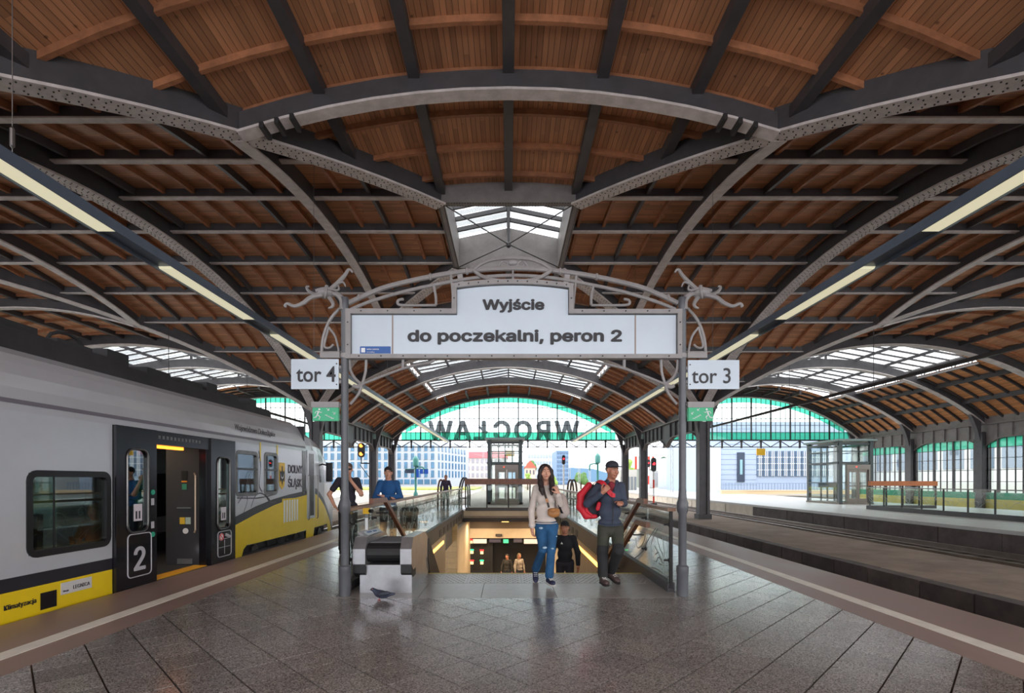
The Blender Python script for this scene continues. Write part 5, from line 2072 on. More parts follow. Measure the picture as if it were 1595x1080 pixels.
def head(c, fwd, s=1., up=(0, 0, 1), male=False):
    R3 = frame(fwd, up)
    sd, f, u = R3
    R = [list(sd), list(f), list(u)]
    R = [[sd[i], f[i], u[i]] for i in range(3)]
    c = Vector(c)
    o = lambda a, b, z: c + (sd * a + f * b + u * z) * s
    jw = .058 if male else .052
    p = [ell(o(0, -.012, .03), (.075 * s, .094 * s, .088 * s), R, .02),
         ell(o(0, .012, -.045), (jw * s, .07 * s, .07 * s), R, .03),
         ell(o(0, .05, -.092), (.028 * s, .026 * s, .022 * s), R, .022),
         cap(o(0, .086, .008), o(0, .105, -.034), .007 * s, .0115 * s, .012),
         ell(o(-.011, .094, -.036), (.0075 * s,) * 3, R, .006), ell(o(.011, .094, -.036), (.0075 * s,) * 3, R, .006),
         cap(o(-.042, .074, .026), o(.042, .074, .026), .01 * s, .01 * s, .016),
         ell(o(-.042, .052, -.03), (.022 * s, .018 * s, .024 * s), R, .03), ell(o(.042, .052, -.03), (.022 * s, .018 * s, .024 * s), R, .03),
         cap(o(-.018, .084, -.062), o(.018, .084, -.062), .009 * s, .009 * s, .006),
         cap(o(-.015, .082, -.072), o(.015, .082, -.072), .009 * s, .009 * s, .006)]
    for e in (-1, 1):
        p.append(('e', tuple(o(e * .031, .092, .006)), (.02 * s, .014 * s, .012 * s), R, -.008))
        p.append(ell(o(e * .078, -.008, -.008), (.012 * s, .02 * s, .033 * s), R, .008))
    return p, o, R


EYEW, IRIS = mat('eye_white', (176, 164, 156), .3), mat('iris_brown', (46, 32, 26), .2)
SKIN = mat('skin_fair', (206, 152, 128), .5, 0, .06, 9)
SKIN2 = mat('skin_tanned', (182, 124, 100), .5, 0, .08, 9)
LIP = mat('lips', (170, 84, 80), .4)
SHOEW = mat('sole_white', (216, 214, 210), .6)


def face_parts(o, R, par, s=1., lips=LIP, brow=None):
    for e in (-1, 1):
        eb = B().ell(o(e * .031, .078, .006), (.0125 * s, .0095 * s, .0052 * s), 12, 8).build('eye', EYEW, par, True)
        B().ell(o(e * .031, .085, .006), (.005 * s, .004 * s, .0048 * s), 10, 6).build('iris', IRIS, eb, True)
        if brow:
            B().tube([o(e * .012, .098, .026), o(e * .03, .094, .034), o(e * .05, .078, .028)], [.004 * s, .0045 * s, .002 * s], 6).build('eyebrow', brow, par, True)
    B().tube([o(-.024, .08, -.066), o(-.01, .096, -.0635), o(0, .098, -.0655), o(.01, .096, -.0635), o(.024, .08, -.066)], [.002 * s, .0055 * s, .005 * s, .0055 * s, .002 * s], 6).build('lips', lips, par, True)


def shoe(ankle, fwd, s=1., drop_=.0, up=(0, 0, 1)):
    """upper + toe box from the ankle down; returns (upper prims, sole prims)"""
    sd, f, u = frame(fwd, up)
    a = Vector(ankle)
    R = [[sd[i], f[i], u[i]] for i in range(3)]
    up_ = [cap(a + u * .02, a - u * .03, .04 * s, .042 * s, .02), ell(a - u * .045 * s + f * .02 * s, (.04 * s, .075 * s, .04 * s), R, .02),
           ell(a - u * .055 * s + f * .11 * s, (.044 * s, .08 * s, .032 * s), R, .03), ell(a - u * .05 * s - f * .035 * s, (.036 * s, .035 * s, .045 * s), R, .02)]
    so = [ell(a - u * .088 * s + f * .125 * s, (.047 * s, .075 * s, .014 * s), R, .02), ell(a - u * .086 * s + f * .04 * s, (.04 * s, .1 * s, .014 * s), R, .02), ell(a - u * .085 * s - f * .03 * s, (.04 * s, .045 * s, .017 * s), R, .02)]
    return up_, so


def limb(a, b, c, r0, r1, r2, k=.02):
    return [cap(a, b, r0, r1, k), cap(b, c, r1, r2, k)]


# ---------------------------------------------------------------- woman on the landing
def woman():
    Y = 7.25
    J = lambda u, v, d=0: P(u, v, Y + d)
    r = thing('person', 'person with long dark hair in pale sweatshirt and ripped blue jeans walking up', 'person', (J(850, 900).x, Y, 0))
    fw = Vector((.12, -1, .12)).normalized()
    hc = J(849.5, 736.5, -.03)
    hp, o, R = head(hc, fw, .98)
    nb = J(849, 755, .02)
    ch = J(848, 775, .0)
    wa = J(850, 803, .0)
    pe = J(851, 818, .02)
    sL, sR = J(835, 761, .0), J(864.5, 761, .03)          # viewer's left / right
    eL, wL = J(828, 795, .05), J(828.5, 823, -.03)
    eR, wR = J(872, 786, -.04), J(869.5, 769, -.16)
    hL, hR = J(842, 820, .02), J(860.5, 820, .0)
    kL, kR = J(845.5, 857, -.1), J(858.5, 858, -.16)
    aL, aR = J(834, 888, .24), J(855.5, 899, -.13)
    hl = hand(wL, J(830, 834, -.06) - wL, (0.6, -.4, 0), (.2, -1, .1), .92, .5)
    hr = hand(wR, J(866.5, 762, -.18) - wR, (-.6, .4, 0), (-.6, -.3, .6), .92, 1.0)
    body = hp + [cap(hc - Vector((0, -.02, .05)), nb, .047, .052, .03), cap(nb, ch, .052, .06, .03), ell(ch, (.11, .07, .14), None, .03), ell(wa, (.1, .07, .14), None, .03), ell(pe, (.12, .08, .1), None, .03)]
    body += limb(sL, eL, wL, .045, .036, .024) + limb(sR, eR, wR, .045, .036, .024) + hl + hr
    body += limb(hL, kL, aL, .08, .05, .034) + limb(hR, kR, aR, .08, .05, .034)
    bo = sdf('body', body, .0075, SKIN, r)
    HAIR = mat('hair_dark_brown', (40, 28, 27), .6, 0, .3, 40)
    face_parts(o, R, bo, .98, LIP, HAIR)
    # sweatshirt
    SW = mat('sweatshirt_oatmeal', (208, 196, 188), .9, 0, .06, 14, .25, 120)
    t = [ell(J(849, 773, .0), (.14, .1, .12), None, .03), ell(J(850, 797, .0), (.138, .093, .17), None, .04), cap(sL, sR, .048, .048, .03), cap(nb - Vector((0, -.0, .035)), ch, .07, .1, .03),
         ell(J(843, 779, -.06), (.055, .05, .06), None, .05), ell(J(857, 779, -.06), (.055, .05, .06), None, .05),
         ell(J(850, 811, 0), (.148, .102, .04), None, .03)]
    t += limb(sL, eL, wL + Vector((0, 0, .03)), .05, .05, .04, .015) + limb(sR, eR, wR - Vector((0, 0, .03)), .05, .05, .04, .015)
    t += [ell(wL + Vector((0, 0, .045)), (.05, .05, .03), None, .02), ('e', tuple(nb + Vector((0, -.03, .035))), (.075, .075, .05), None, -.015)]
    sw = sdf('sweatshirt', t, .0085, SW, r)
    B().tube([J(834, 815, -.1), J(843, 816, -.12), J(858, 816, -.12), J(867, 815, -.08)], .006, 6).build('hem_seam', SW, sw, True)
    # jeans
    JN = mat('jeans_blue', (36, 84, 126), .85, 0, .32, 7, .25, 160)
    t = [ell(J(851, 821, .015), (.155, .11, .085), None, .03)]
    t += limb(hL, kL, aL + (kL - aL) * .08, .086, .058, .062, .02) + limb(hR, kR, aR + (kR - aR) * .06, .086, .058, .062, .02)
    t += [ell(J(843, 832, .06), (.09, .09, .1), None, .04), ell(J(859, 832, .06), (.09, .09, .1), None, .04)]
    je = sdf('jeans', t, .0085, JN, r)
    RIP = mat('ripped_pale_denim', (170, 196, 214), .9, 0, .2, 60)
    for u, v, d, s in ((842.5, 823, -.09, .03), (848.5, 853.5, -.178, .032), (860.5, 855, -.232, .022), (866, 836, -.1, .02)):
        B().ell(J(u, v, d), (s, .02, s * .55), 10, 6).build('worn_patch', RIP, je, True)
    WB = mat('waistband_navy', (26, 36, 66), .9)
    # shoes
    NAVY = mat('shoe_navy', (38, 44, 72), .6, 0, .2, 30)
    for an, f_, up in ((aL, Vector((0, -1, -.75)), Vector((0, -.55, 1))), (aR, Vector((.28, -1, 0)), Vector((0, 0, 1)))):
        a_, s_ = shoe(an - Vector((0, 0, .005)), f_, 1.0, 0, up)
        sh = sdf('shoe', a_, .008, NAVY, r)
        sdf('sole', s_, .008, SHOEW, sh)
        sd, f, u = frame(f_, up)
        for k in range(4):
            c = an + f * (.05 + .025 * k) - u * (.012 + .009 * k)
            B().tube([c - sd * .025, c + u * .006, c + sd * .025], .004, 5).build('lace', SHOEW, sh)
    # hair
    hq = [ell(o(0, -.03, .045), (.088, .102, .088), R, .02), ('e', tuple(o(0, .1, -.02)), (.062, .075, .092), R, -.015)]
    for e, L in ((-1, 0), (1, 0)):
        pts = [o(e * .04, .07, .085), o(e * .082, .03, .02), o(e * .088, .02, -.07), o(e * .083, .045, -.16), o(e * .075, .085, -.25), o(e * (.062 if e < 0 else .07), .11, -.33)]
        rs = [.018, .026, .034, .04, .038, .016]
        for i in range(5):
            hq.append(cap(pts[i], pts[i + 1], rs[i], rs[i + 1], .02))
    for e in (-1, -.3, .3, 1):
        hq.append(cap(o(e * .05, -.09, .03), o(e * .06, -.1, -.25), .04, .03, .03))
    sdf('hair', hq, .0075, HAIR, bo)
    for e in (-1, 1):
        B().tube([o(e * .086, .02, -.04), o(e * .088, .025, -.07)], .006, 6).build('earring', STEEL, bo, True)
    # cross body bag
    bg_ = thing('shoulder_bag', 'small tan leather bag on a patterned strap across the pale sweatshirt', 'bag', J(862, 805, -.16))
    TAN = mat('tan_leather', (166, 112, 62), .45, 0, .15, 12)
    q = [ell(J(862.5, 800, -.17), (.085, .035, .06), None, .02), ell(J(862.5, 795, -.17), (.088, .04, .03), None, .02)]
    sdf('bag_body', q, .008, TAN, bg_)
    B().tube([J(855, 793, -.215), J(862.5, 798.5, -.225), J(870, 793, -.215)], .008, 6).build('flap_edge', TAN, bg_, True)
    STR = mat('strap_dark', (48, 40, 38), .6, 0, .5, 60)
    sp = smooth([J(868, 757, .02), J(865, 758, -.07)] if False else [J(845.5, 758, -.085), J(848, 768, -.135), J(851.5, 779, -.175), J(855, 791, -.19)], 4)
    B().sweep(sp, (1, 0, .4), .03, .006, up=(0, -1, 0)).build('patterned_strap', STR, bg_)
    B().sweep(smooth([J(851, 777, -.172), J(853, 783, -.18)], 3), (1, 0, .4), .036, .01, up=(0, -1, 0)).build('strap_pad', TAN, bg_)
    # pale rucksack slung on the far shoulder
    rk = thing('rucksack', 'pale grey beige rucksack slung over the shoulder of the person in blue jeans', 'bag', J(876, 800, .08))
    PALEB = mat('pale_rucksack', (196, 182, 176), .8, 0, .08, 10)
    sdf('sack', [ell(J(874, 787, .17), (.1, .09, .17), None, .03), ell(J(877, 796, .17), (.1, .085, .11), None, .04)], .01, PALEB, rk)
    B().sweep(smooth([J(863, 757, -.02), J(867.5, 763, -.1), J(869.5, 775, -.12), J(872, 792, -.06), J(876, 800, .08)], 4), (1, 0, 0), .035, .008, up=(0, -1, 0)).build('shoulder_strap', mat('strap_black', (36, 34, 40), .7), rk)
    B().tube([J(869, 775, .05), J(877, 777, .06)], .008, 6).build('haul_loop', PALEB, rk)


woman()


# ---------------------------------------------------------------- man with the red backpack
def backpacker():
    Y = 7.2
    J = lambda u, v, d=0: P(u, v, Y + d)
    r = thing('person', 'person in dark cap and navy jacket stepping up with a red backpack', 'person', (J(948, 905).x, Y, 0))
    fw = Vector((.42, -1, -.03)).normalized()
    hc = J(954, 733, -.03)
    hp, o, R = head(hc, fw, 1.02, male=True)
    nb = J(951, 751, .03)
    ch = J(950, 772, .02)
    wa = J(951, 800, .03)
    sL, sR = J(933, 758, .06), J(966.5, 758, -.02)
    eL, wL = J(915, 785, -.02), J(938, 768, -.2)
    eR, wR = J(971, 784, -.02), J(968.5, 785, -.24)
    hL, hR = J(941, 822, .03), J(961, 822, .02)
    kL, kR = J(938.5, 858, -.05), J(963, 858, -.2)
    aL, aR = J(939, 898, -.02), J(952, 890, .2)
    hl = hand(wL, J(946, 760, -.22) - wL, (.3, .9, 0), (.3, -.2, .9), 1.05, 1.15)
    hr = hand(wR, J(967, 783, -.34) - wR, (-.4, 0, -.7), (-1, 0, .3), 1.02, .9)
    body = hp + [cap(hc - Vector((0, -.02, .05)), nb, .056, .062, .03), cap(nb, ch, .062, .07, .03), ell(ch, (.13, .08, .16), None, .03), ell(wa, (.12, .08, .15), None, .03), ell(J(951, 818, .03), (.13, .09, .1), None, .03)]
    body += limb(sL, eL, wL, .052, .043, .029) + limb(sR, eR, wR, .052, .043, .029) + hl + hr
    body += limb(hL, kL, aL, .085, .055, .038) + limb(hR, kR, aR, .085, .055, .038)
    bo = sdf('body', body, .0075, SKIN2, r)
    GREYH = mat('hair_grey', (96, 88, 84), .7, 0, .3, 40)
    face_parts(o, R, bo, 1.02, mat('lips_dull', (156, 92, 82), .5), GREYH)
    sdf('hair', [ell(o(0, -.03, .02), (.083, .088, .07), R, .02), ('e', tuple(o(0, .09, -.02)), (.095, .095, .1), R, -.01), ('e', tuple(o(0, -.02, -.07)), (.12, .12, .05), R, -.01)], .0075, GREYH, bo)
    CAPM = mat('cap_charcoal', (52, 52, 62), .8, 0, .15, 30)
    cp = sdf('cap', [ell(o(0, -.012, .065), (.088, .106, .074), R, .02), ('e', tuple(o(0, -.01, -.02)), (.2, .2, .06), R, -.01)], .0075, CAPM, bo)
    sdf('cap_peak', [ell(o(0, .115, .052), (.07, .075, .012), R, .01), ('e', tuple(o(0, .1, .025)), (.075, .09, .02), R, -.008)], .006, CAPM, cp)
    JK = mat('jacket_navy', (62, 70, 88), .8, 0, .12, 16, .3, 60)
    t = [ell(J(950.5, 773, .02), (.17, .125, .15), None, .03), ell(J(950, 797, .02), (.158, .112, .15), None, .04), ell(J(949.5, 814, .02), (.166, .12, .07), None, .03), cap(sL, sR, .06, .06, .03), cap(nb - Vector((0, 0, .02)), ch, .085, .12, .03)]
    t += limb(sL, eL, wL + (eL - wL) * .1, .064, .058, .044, .015) + limb(sR, eR, wR + (eR - wR) * .1, .064, .058, .044, .015)
    t += [('e', tuple(nb + Vector((.03, -.1, .03))), (.06, .075, .11), None, -.015)]
    jk = sdf('jacket', t, .0085, JK, r)
    sdf('collar', [cap(J(941.5, 752, .02), J(947, 763, -.11), .022, .018, .02), cap(J(961, 751, -.0), J(957, 764, -.12), .022, .018, .02), cap(J(941.5, 752, .02), J(951, 747, .09), .022, .022, .02), cap(J(951, 747, .09), J(961, 751, 0), .022, .022, .02)], .0085, JK, jk)
    sdf('red_shirt', [ell(J(952.5, 761, -.045), (.06, .055, .1), None, .02)], .0085, mat('shirt_maroon', (130, 40, 50), .85), r)
    B().tube(smooth([J(954, 768, -.135), J(954.5, 780, -.132), J(954.5, 800, -.125), J(954, 817, -.125)], 4), .006, 6).build('zip', RIVET, jk, True)
    B().tube(smooth([J(933, 817, -.08), J(944, 819.5, -.11), J(958, 819.5, -.115), J(970, 817, -.08)], 4), .008, 6).build('hem', JK, jk, True)
    TR = mat('trousers_olive', (62, 64, 54), .85, 0, .2, 9, .3, 60)
    TRD = mat('trousers_knee_dark', (40, 40, 42), .85, 0, .15, 9)
    t = [ell(J(951, 826, .03), (.17, .125, .1), None, .04)]
    t += limb(hL, kL, aL + (kL - aL) * .04, .095, .075, .066, .02) + limb(hR, kR, aR + (kR - aR) * .06, .095, .075, .066, .02)
    trs = sdf('trousers', t, .0085, TR, r)
    for h, k_, a in ((hL, kL, aL), (hR, kR, aR)):
        sdf('knee_panel', [cap(k_ + (h - k_) * .14, k_, .081, .08, .01), cap(k_, a + (k_ - a) * .08, .08, .07, .01)], .0085, TRD, trs)
    BR = mat('shoe_brown', (84, 68, 66), .6, 0, .2, 30)
    for an, f_, up in ((aL, Vector((.1, -1, 0)), Vector((0, 0, 1))), (aR, Vector((.5, -1, -.35)), Vector((.1, -.3, 1)))):
        a_, s_ = shoe(an, f_, 1.12, 0, up)
        sh = sdf('shoe', a_, .008, BR, r)
        sdf('sole', s_, .008, mat('sole_dark', (50, 46, 46), .7), sh)
        sd, f, u = frame(f_, up)
        for k in range(3):
            c = an + f * (.06 + .028 * k) - u * (.01 + .01 * k)
            B().tube([c - sd * .028, c + u * .006, c + sd * .028], .004, 5).build('lace', SHOEW, sh)
    bp_ = thing('backpack', 'red and charcoal backpack carried by the person in the navy jacket', 'backpack', J(918, 806, .3))
    RD = mat('backpack_red', (206, 34, 52), .6, 0, .1, 12)
    CH = mat('backpack_charcoal', (56, 56, 66), .75, 0, .12, 14)
    sdf('pack', [ell(J(921, 780, .26), (.17, .13, .24), None, .04), ell(J(921, 793, .24), (.17, .13, .15), None, .05)], .01, CH, bp_)
    sdf('red_side', [cap(J(917.5, 756, .16), J(904.5, 772, .14), .045, .05, .03), cap(J(904.5, 772, .14), J(904, 790, .13), .05, .055, .03), cap(J(904, 790, .13), J(913, 804, .12), .055, .045, .03), cap(J(913, 804, .12), J(928, 805, .1), .045, .03, .03)], .01, RD, bp_)
    sdf('red_band', [cap(J(913.5, 783, .09), J(913.5, 796, .09), .022, .022, .02), cap(J(913.5, 796, .09), J(922, 803, .07), .022, .016, .02)], .008, RD, bp_)
    sdf('red_pull', [cap(J(933, 785, .0), J(931, 793, .0), .03, .03, .02)], .008, RD, bp_)
    B().sweep(smooth([J(922, 757, .16), J(929, 750.5, .03), J(937, 751.5, -.08), J(943, 758, -.12), J(948, 766, -.145), J(955, 773, -.15)], 4), (.8, 0, .6), .062, .012, up=(0, -1, .2)).build('shoulder_strap', RD, bp_)
    B().sweep(smooth([J(931, 753, .0), J(939, 755, -.1), J(945, 763, -.15)], 4), (.8, 0, .6), .02, .016, up=(0, -1, .2)).build('strap_padding', CH, bp_)
    B().box(J(953, 0, -.16).x, J(958, 0, -.16).x, Y - .175, Y - .15, J(0, 775, -.16).z, J(0, 769, -.16).z).build('buckle', RD, bp_)


backpacker()


# ---------------------------------------------------------------- simpler figures further off
def figure(label, Y, u, vtop, vfeet, fwd, top, legs, hair, skin=SKIN2, arms='down', kid=None, cap_=None, long_hair=False, sleeves=True, lean=0, hidden_legs=False, res=.013):
    """adult standing at depth Y between the head top and the soles; arms: down | crossed | chin | sit"""
    a, b_ = P(u, vtop, Y), P(u, vfeet, Y)
    H = a.z - b_.z
    s = H / 1.75
    base = Vector((b_.x, Y, b_.z))
    sd, f, u_ = frame(fwd)
    J = lambda x, y, z: base + (sd * x + f * y + Vector((0, 0, 1)) * z) * s
    r = thing('person', label, 'person', base)
    hc = J(0, .03 + lean, 1.62)
    hp, o, R = head(hc, fwd, s, male=True)
    nb, ch, wa, pe = J(0, -.01 + lean * .8, 1.46), J(0, lean * .6, 1.28), J(0, lean * .2, 1.08), J(0, 0, .94)
    sl, sr = J(-.165, lean * .7, 1.4), J(.165, lean * .7, 1.4)
    if arms == 'crossed':
        el, wl, er, wr = J(-.25, .08, 1.12), J(.06, .24, 1.14), J(.25, .08, 1.12), J(-.08, .21, 1.1)
        dl, dr = (J(.2, .22, 1.17) - wl), (J(-.24, .2, 1.06) - wr)
    elif arms == 'chin':
        el, wl, er, wr = J(-.24, .16, 1.14), J(-.05, .17, 1.4), J(.34, -.05, 1.14), J(.25, .06, .93)
        dl, dr = (J(.0, .15, 1.52) - wl), (J(.2, .14, .86) - wr)
    elif arms == 'phone':
        el, wl, er, wr = J(-.22, .12, 1.1), J(-.06, .38, 1.14), J(.22, .12, 1.1), J(.06, .38, 1.14)
        dl, dr = (J(.0, .48, 1.18) - wl), (J(.02, .48, 1.18) - wr)
    else:
        el, wl, er, wr = J(-.25, -.02, 1.12), J(-.26, .06, .86), J(.25, .03, 1.12), J(.27, .12, .87)
        dl, dr = (J(-.26, .1, .7) - wl), (J(.27, .17, .7) - wr)
    hL, hR, kL, kR, aL, aR = J(-.09, 0, .9), J(.09, 0, .9), J(-.1, .04, .5), J(.1, .02, .5), J(-.11, 0, .1), J(.12, -.02, .1)
    body = hp + [cap(hc - u_ * .05 * s, nb, .055 * s, .06 * s, .03), cap(nb, ch, .058 * s, .06 * s, .03), ell(ch, (.11 * s, .06 * s, .14 * s), None, .03), ell(wa, (.1 * s, .06 * s, .15 * s), None, .03), ell(pe, (.12 * s, .07 * s, .1 * s), None, .03)]
    body += limb(sl, el, wl, .05 * s, .042 * s, .028 * s) + limb(sr, er, wr, .05 * s, .042 * s, .028 * s)
    body += hand(wl, dl, f * .3 + sd * .5 if arms == 'down' else -f, f, s, .5) + hand(wr, dr, -sd * .5 if arms == 'down' else -f, f, s, .5)
    body += limb(hL, kL, aL, .08 * s, .052 * s, .036 * s) + limb(hR, kR, aR, .08 * s, .052 * s, .036 * s)
    bo = sdf('body', body, res * .8, skin, r)
    if res < .02:
        face_parts(o, R, bo, s, MATS['lips_dull'], hair)
    hq = [ell(o(0, -.02, .05), (.086 * s, .1 * s, .083 * s), R, .02), ('e', tuple(o(0, .1, -.03)), (.07 * s, .07 * s, .085 * s), R, -.012), ('e', tuple(o(0, -.03, -.1)), (.13 * s, .13 * s, .06 * s), R, -.01)]
    if long_hair:
        hq = hq[:2] + [cap(o(e, -.06, .0), o(e * 1.2, -.08, -.26), .05 * s, .035 * s, .03) for e in (-.05, .05)]
    sdf('hair' if not cap_ else 'cap', hq, res * .8, cap_ or hair, bo)
    if cap_:
        sdf('cap_peak', [ell(o(0, .11, .055), (.065 * s, .07 * s, .012 * s), R, .01)], res * .7, cap_, bo)
    t = [ell(ch, (.16 * s, .12 * s, .17 * s), None, .03), ell(wa, (.15 * s, .115 * s, .16 * s), None, .04), cap(sl, sr, .058 * s, .058 * s, .03), cap(nb - u_ * .03 * s, ch, .075 * s, .11 * s, .03), ell(J(0, 0, .95), (.175 * s, .128 * s, .05 * s), None, .04)]
    for q0, q1, q2_ in ((sl, el, wl), (sr, er, wr)):
        if sleeves:
            t += limb(q0, q1, q2_ + (q1 - q2_) * .1, .066 * s, .058 * s, .042 * s, .03)
        else:
            t.append(cap(q0, q0 + (q1 - q0) * .62, .066 * s, .06 * s, .03))
    sdf('shirt', t, res, top, r)
    t = [ell(J(0, 0, .9), (.165 * s, .12 * s, .1 * s), None, .04)] + limb(hL, kL, aL, .095 * s, .07 * s, .058 * s, .03) + limb(hR, kR, aR, .095 * s, .07 * s, .058 * s, .03)
    sdf('trousers', t, res, legs, r)
    for an in (aL, aR):
        a_, s_ = shoe(an, f, s)
        sh = sdf('shoe', a_, .012, BLACK, r)
        sdf('sole', s_, .012, SHOEW if 'blue' in label else BLACK, sh)
    return r, J, o


DKHAIR = mat('hair_black_brown', (38, 30, 30), .5, 0, .3, 40)
CLB = mat('cloth_black', (26, 26, 32), .85, 0, .1, 14)
TEE = mat('tee_charcoal', (44, 42, 52), .85, 0, .1, 14)
NAVYJ = mat('jeans_dark', (40, 44, 56), .85, 0, .15, 14)
BLUES = mat('shirt_denim_blue', (30, 84, 140), .8, 0, .15, 10)
r, J, o = figure('person in a black tee holding a hand to the mouth behind the left sign post', 10.3, 542, 721, 862, (.35, -1, 0), TEE, CLB, mat('hair_brown', (92, 66, 52), .6, 0, .3, 40), SKIN, 'chin', sleeves=False)
B().tube([o(-.06, .09, .006), o(-.02, .112, .0), o(.02, .112, .0), o(.06, .09, .006)], .016, 8).build('sunglasses', BLACK, r, True)
r, J, o = figure('person in a blue denim shirt with folded arms behind the glass balustrade', 10.7, 605, 727, 858.7, (.1, -1, 0), BLUES, NAVYJ, DKHAIR, SKIN, 'crossed')
B().tube([J(-.1, .27, 1.07), J(-.06, .28, 1.14)], .012, 6).build('wrist_watch', BLACK, r, True)
r, J, o = figure('person in a black jacket and dark cap climbing the stairs behind the ripped jeans', 10.5, 880, 811, 948, (-.15, -1, 0), CLB, mat('trousers_charcoal', (52, 50, 60), .85), DKHAIR, SKIN2, 'down', cap_=mat('cap_black', (30, 28, 32), .8), lean=.06)
c = J(.06, .19, 1.3)
lg = B().prism([c + Vector((-.02, 0, 0)), c + Vector((.03, 0, 0)), c + Vector((.005, 0, .045))], (0, .02, 0)).build('chest_emblem', SHOEW, r)
figure('person in dark purple shirt standing far off past the glass balustrade', 27, 694.5, 740, 792, (.1, -1, 0), mat('shirt_purple_grey', (64, 54, 74), .85), NAVYJ, mat('hair_reddish', (110, 74, 60), .6), SKIN2, 'down', res=.022)
figure('person in a dark top with yellow trim standing in the underpass', 25.6, 790, 863, 918, (-.3, -1, 0), mat('top_dark_gold', (46, 44, 44), .85, 0, .5, 8), NAVYJ, DKHAIR, SKIN2, 'down', res=.022)
figure('person in a pale jacket and light hair in the underpass', 25.2, 808.5, 862, 918, (.5, -1, 0), mat('jacket_mixed_pale', (150, 140, 130), .85, 0, .4, 7), NAVYJ, mat('hair_blond_grey', (120, 98, 74), .6), SKIN2, 'down', long_hair=True, res=.022)
# passenger behind the train window, reading a phone
r, J, o = figure('person with fair hair sitting behind the train window holding a phone', 7.0, 149, 784, 950, (.12, -1, 0), mat('top_sand', (120, 94, 80), .85), NAVYJ, mat('hair_fair', (150, 110, 76), .6, 0, .3, 40), SKIN, 'phone', long_hair=True, sleeves=False, res=.016)
ph = thing('phone', 'dark phone held by the person behind the train window', 'phone', J(0, .5, 1.1))
B().bar(J(0, .5, 1.12), J(0, .54, 1.26), .07, .01, up=(0, -1, .3)).build('phone_case', BLACK, ph)
B().bar(J(0, .492, 1.13), J(0, .532, 1.25), .06, .004, up=(0, -1, .3)).build('phone_screen', mat('phone_screen', (150, 170, 200), .3, es=.6), ph)

# ---------------------------------------------------------------- pigeon, suitcase
pg = thing('pigeon', 'dark blue grey pigeon pecking on the paving in front of the baggage conveyor', 'pigeon', P(590, 934, 6.35))
PGM = mat('pigeon_slate', (54, 60, 78), .6, 0, .3, 30)
q = lambda u, v, d=0: P(u, v, 6.35 + d)
sdf('body', [ell(q(594, 926), (.085, .06, .05), [[.97, 0, .24], [0, 1, 0], [-.24, 0, .97]], .02), cap(q(588, 924), q(583.5, 920.5), .04, .028, .02), ell(q(580.5, 918.5), (.026, .022, .022), None, .01), cap(q(579, 918.5), q(575.5, 919.5), .008, .003, .004), cap(q(601, 926.5), q(614, 925.5), .035, .014, .02)], .006, PGM, pg)
for d in (-.05, .05):
    sdf('wing', [ell(q(597, 925.5, d), (.085, .018, .034), [[.98, 0, -.15], [0, 1, 0], [.15, 0, .98]], .01)], .007, mat('pigeon_wing_%d' % (d * 100), (40, 44, 58), .6, 0, .4, 25), pg)
    B().tube([q(591, 930, d * .4), q(591, 934.3, d * .4 - .0)], .006, 6).build('leg', mat('pigeon_leg_%d' % (d * 100), (160, 84, 84), .6), pg)
    B().tube([q(593, 934.6, d * .4), q(588, 934.6, d * .4)], .005, 6).build('foot', MATS['pigeon_leg_%d' % (d * 100)], pg)
B().ell(q(579.8, 918.0, -.02), (.004, .003, .004), 8, 6).build('eye', mat('pigeon_eye', (220, 120, 40), .3), pg)
su = thing('suitcase', 'dark rounded wheeled suitcase standing by the balustrade near the person in blue', 'suitcase', (-2.75, 13.2, 0))
c = P(637, 812, 13.3)
sdf('shell', [cap((c.x - .1, 13.3, .3), (c.x + .1, 13.3, .3), .13, .13, .03), cap((c.x - .1, 13.3, .65), (c.x + .12, 13.3, .68), .15, .14, .04), cap((c.x - .1, 13.3, .3), (c.x - .1, 13.3, .65), .13, .13, .03), cap((c.x + .1, 13.3, .3), (c.x + .1, 13.3, .65), .13, .13, .03)], .014, CLB, su)
for e in (-.12, .12):
    B().disc((c.x + e - .015, 13.3, .045), (1, 0, 0), .045, .03, 12).build('wheel', BLACK, su)
    B().box(c.x + e - .02, c.x + e + .02, 13.27, 13.33, .06, .2).build('wheel_fork', RIVET, su)
B().tube([(c.x - .1, 13.36, .7), (c.x - .1, 13.36, 1.0), (c.x + .1, 13.36, 1.0), (c.x + .1, 13.36, .7)], .012, 6).build('pull_handle', STEEL_D, su)
# ================================================================ BEYOND THE HALL
OFFW = mat('office_white', (160, 167, 179), .7, 0, .04, .3)
OFFG = mat('office_window', (62, 104, 136), .15, 0, .35, .35)
of = thing('office_building', 'white office block with rows of blue windows behind the person in blue', 'building', (-40, 172, -.8))
x0, x1, xc = P(480, 0, 172).x, P(681, 0, 172).x, P(726, 0, 200).x
zt = HC + 60 * 172 / F
B().box(x0, x1, 172, 190, -.9, zt).build('facade', OFFW, of)
B().prism([(x1, 172, -.9), (xc, 200, -.9), (xc, 214, -.9), (x1, 190, -.9)], (0, 0, zt + 1.2)).build('side_facade', OFFW, of)
rows = [(694.5, 703), (706.5, 716.5), (720, 730), (733, 744), (747, 754.5)]
for i in range(19):
    for j, (va, vb) in enumerate(rows):
        ua = 484 + i * 10.4
        wd = 5.0 if j < 4 else 8.4
        a, b_ = P(ua, vb, 171.95), P(ua + wd, va, 171.95)
        f_ = B().box(a.x, b_.x, 171.8, 171.95, a.z, b_.z).build('window', OFFG, of)
        B().box(a.x - .25, a.x, 171.6, 171.95, a.z, b_.z).build('window_reveal', OFFW, f_)
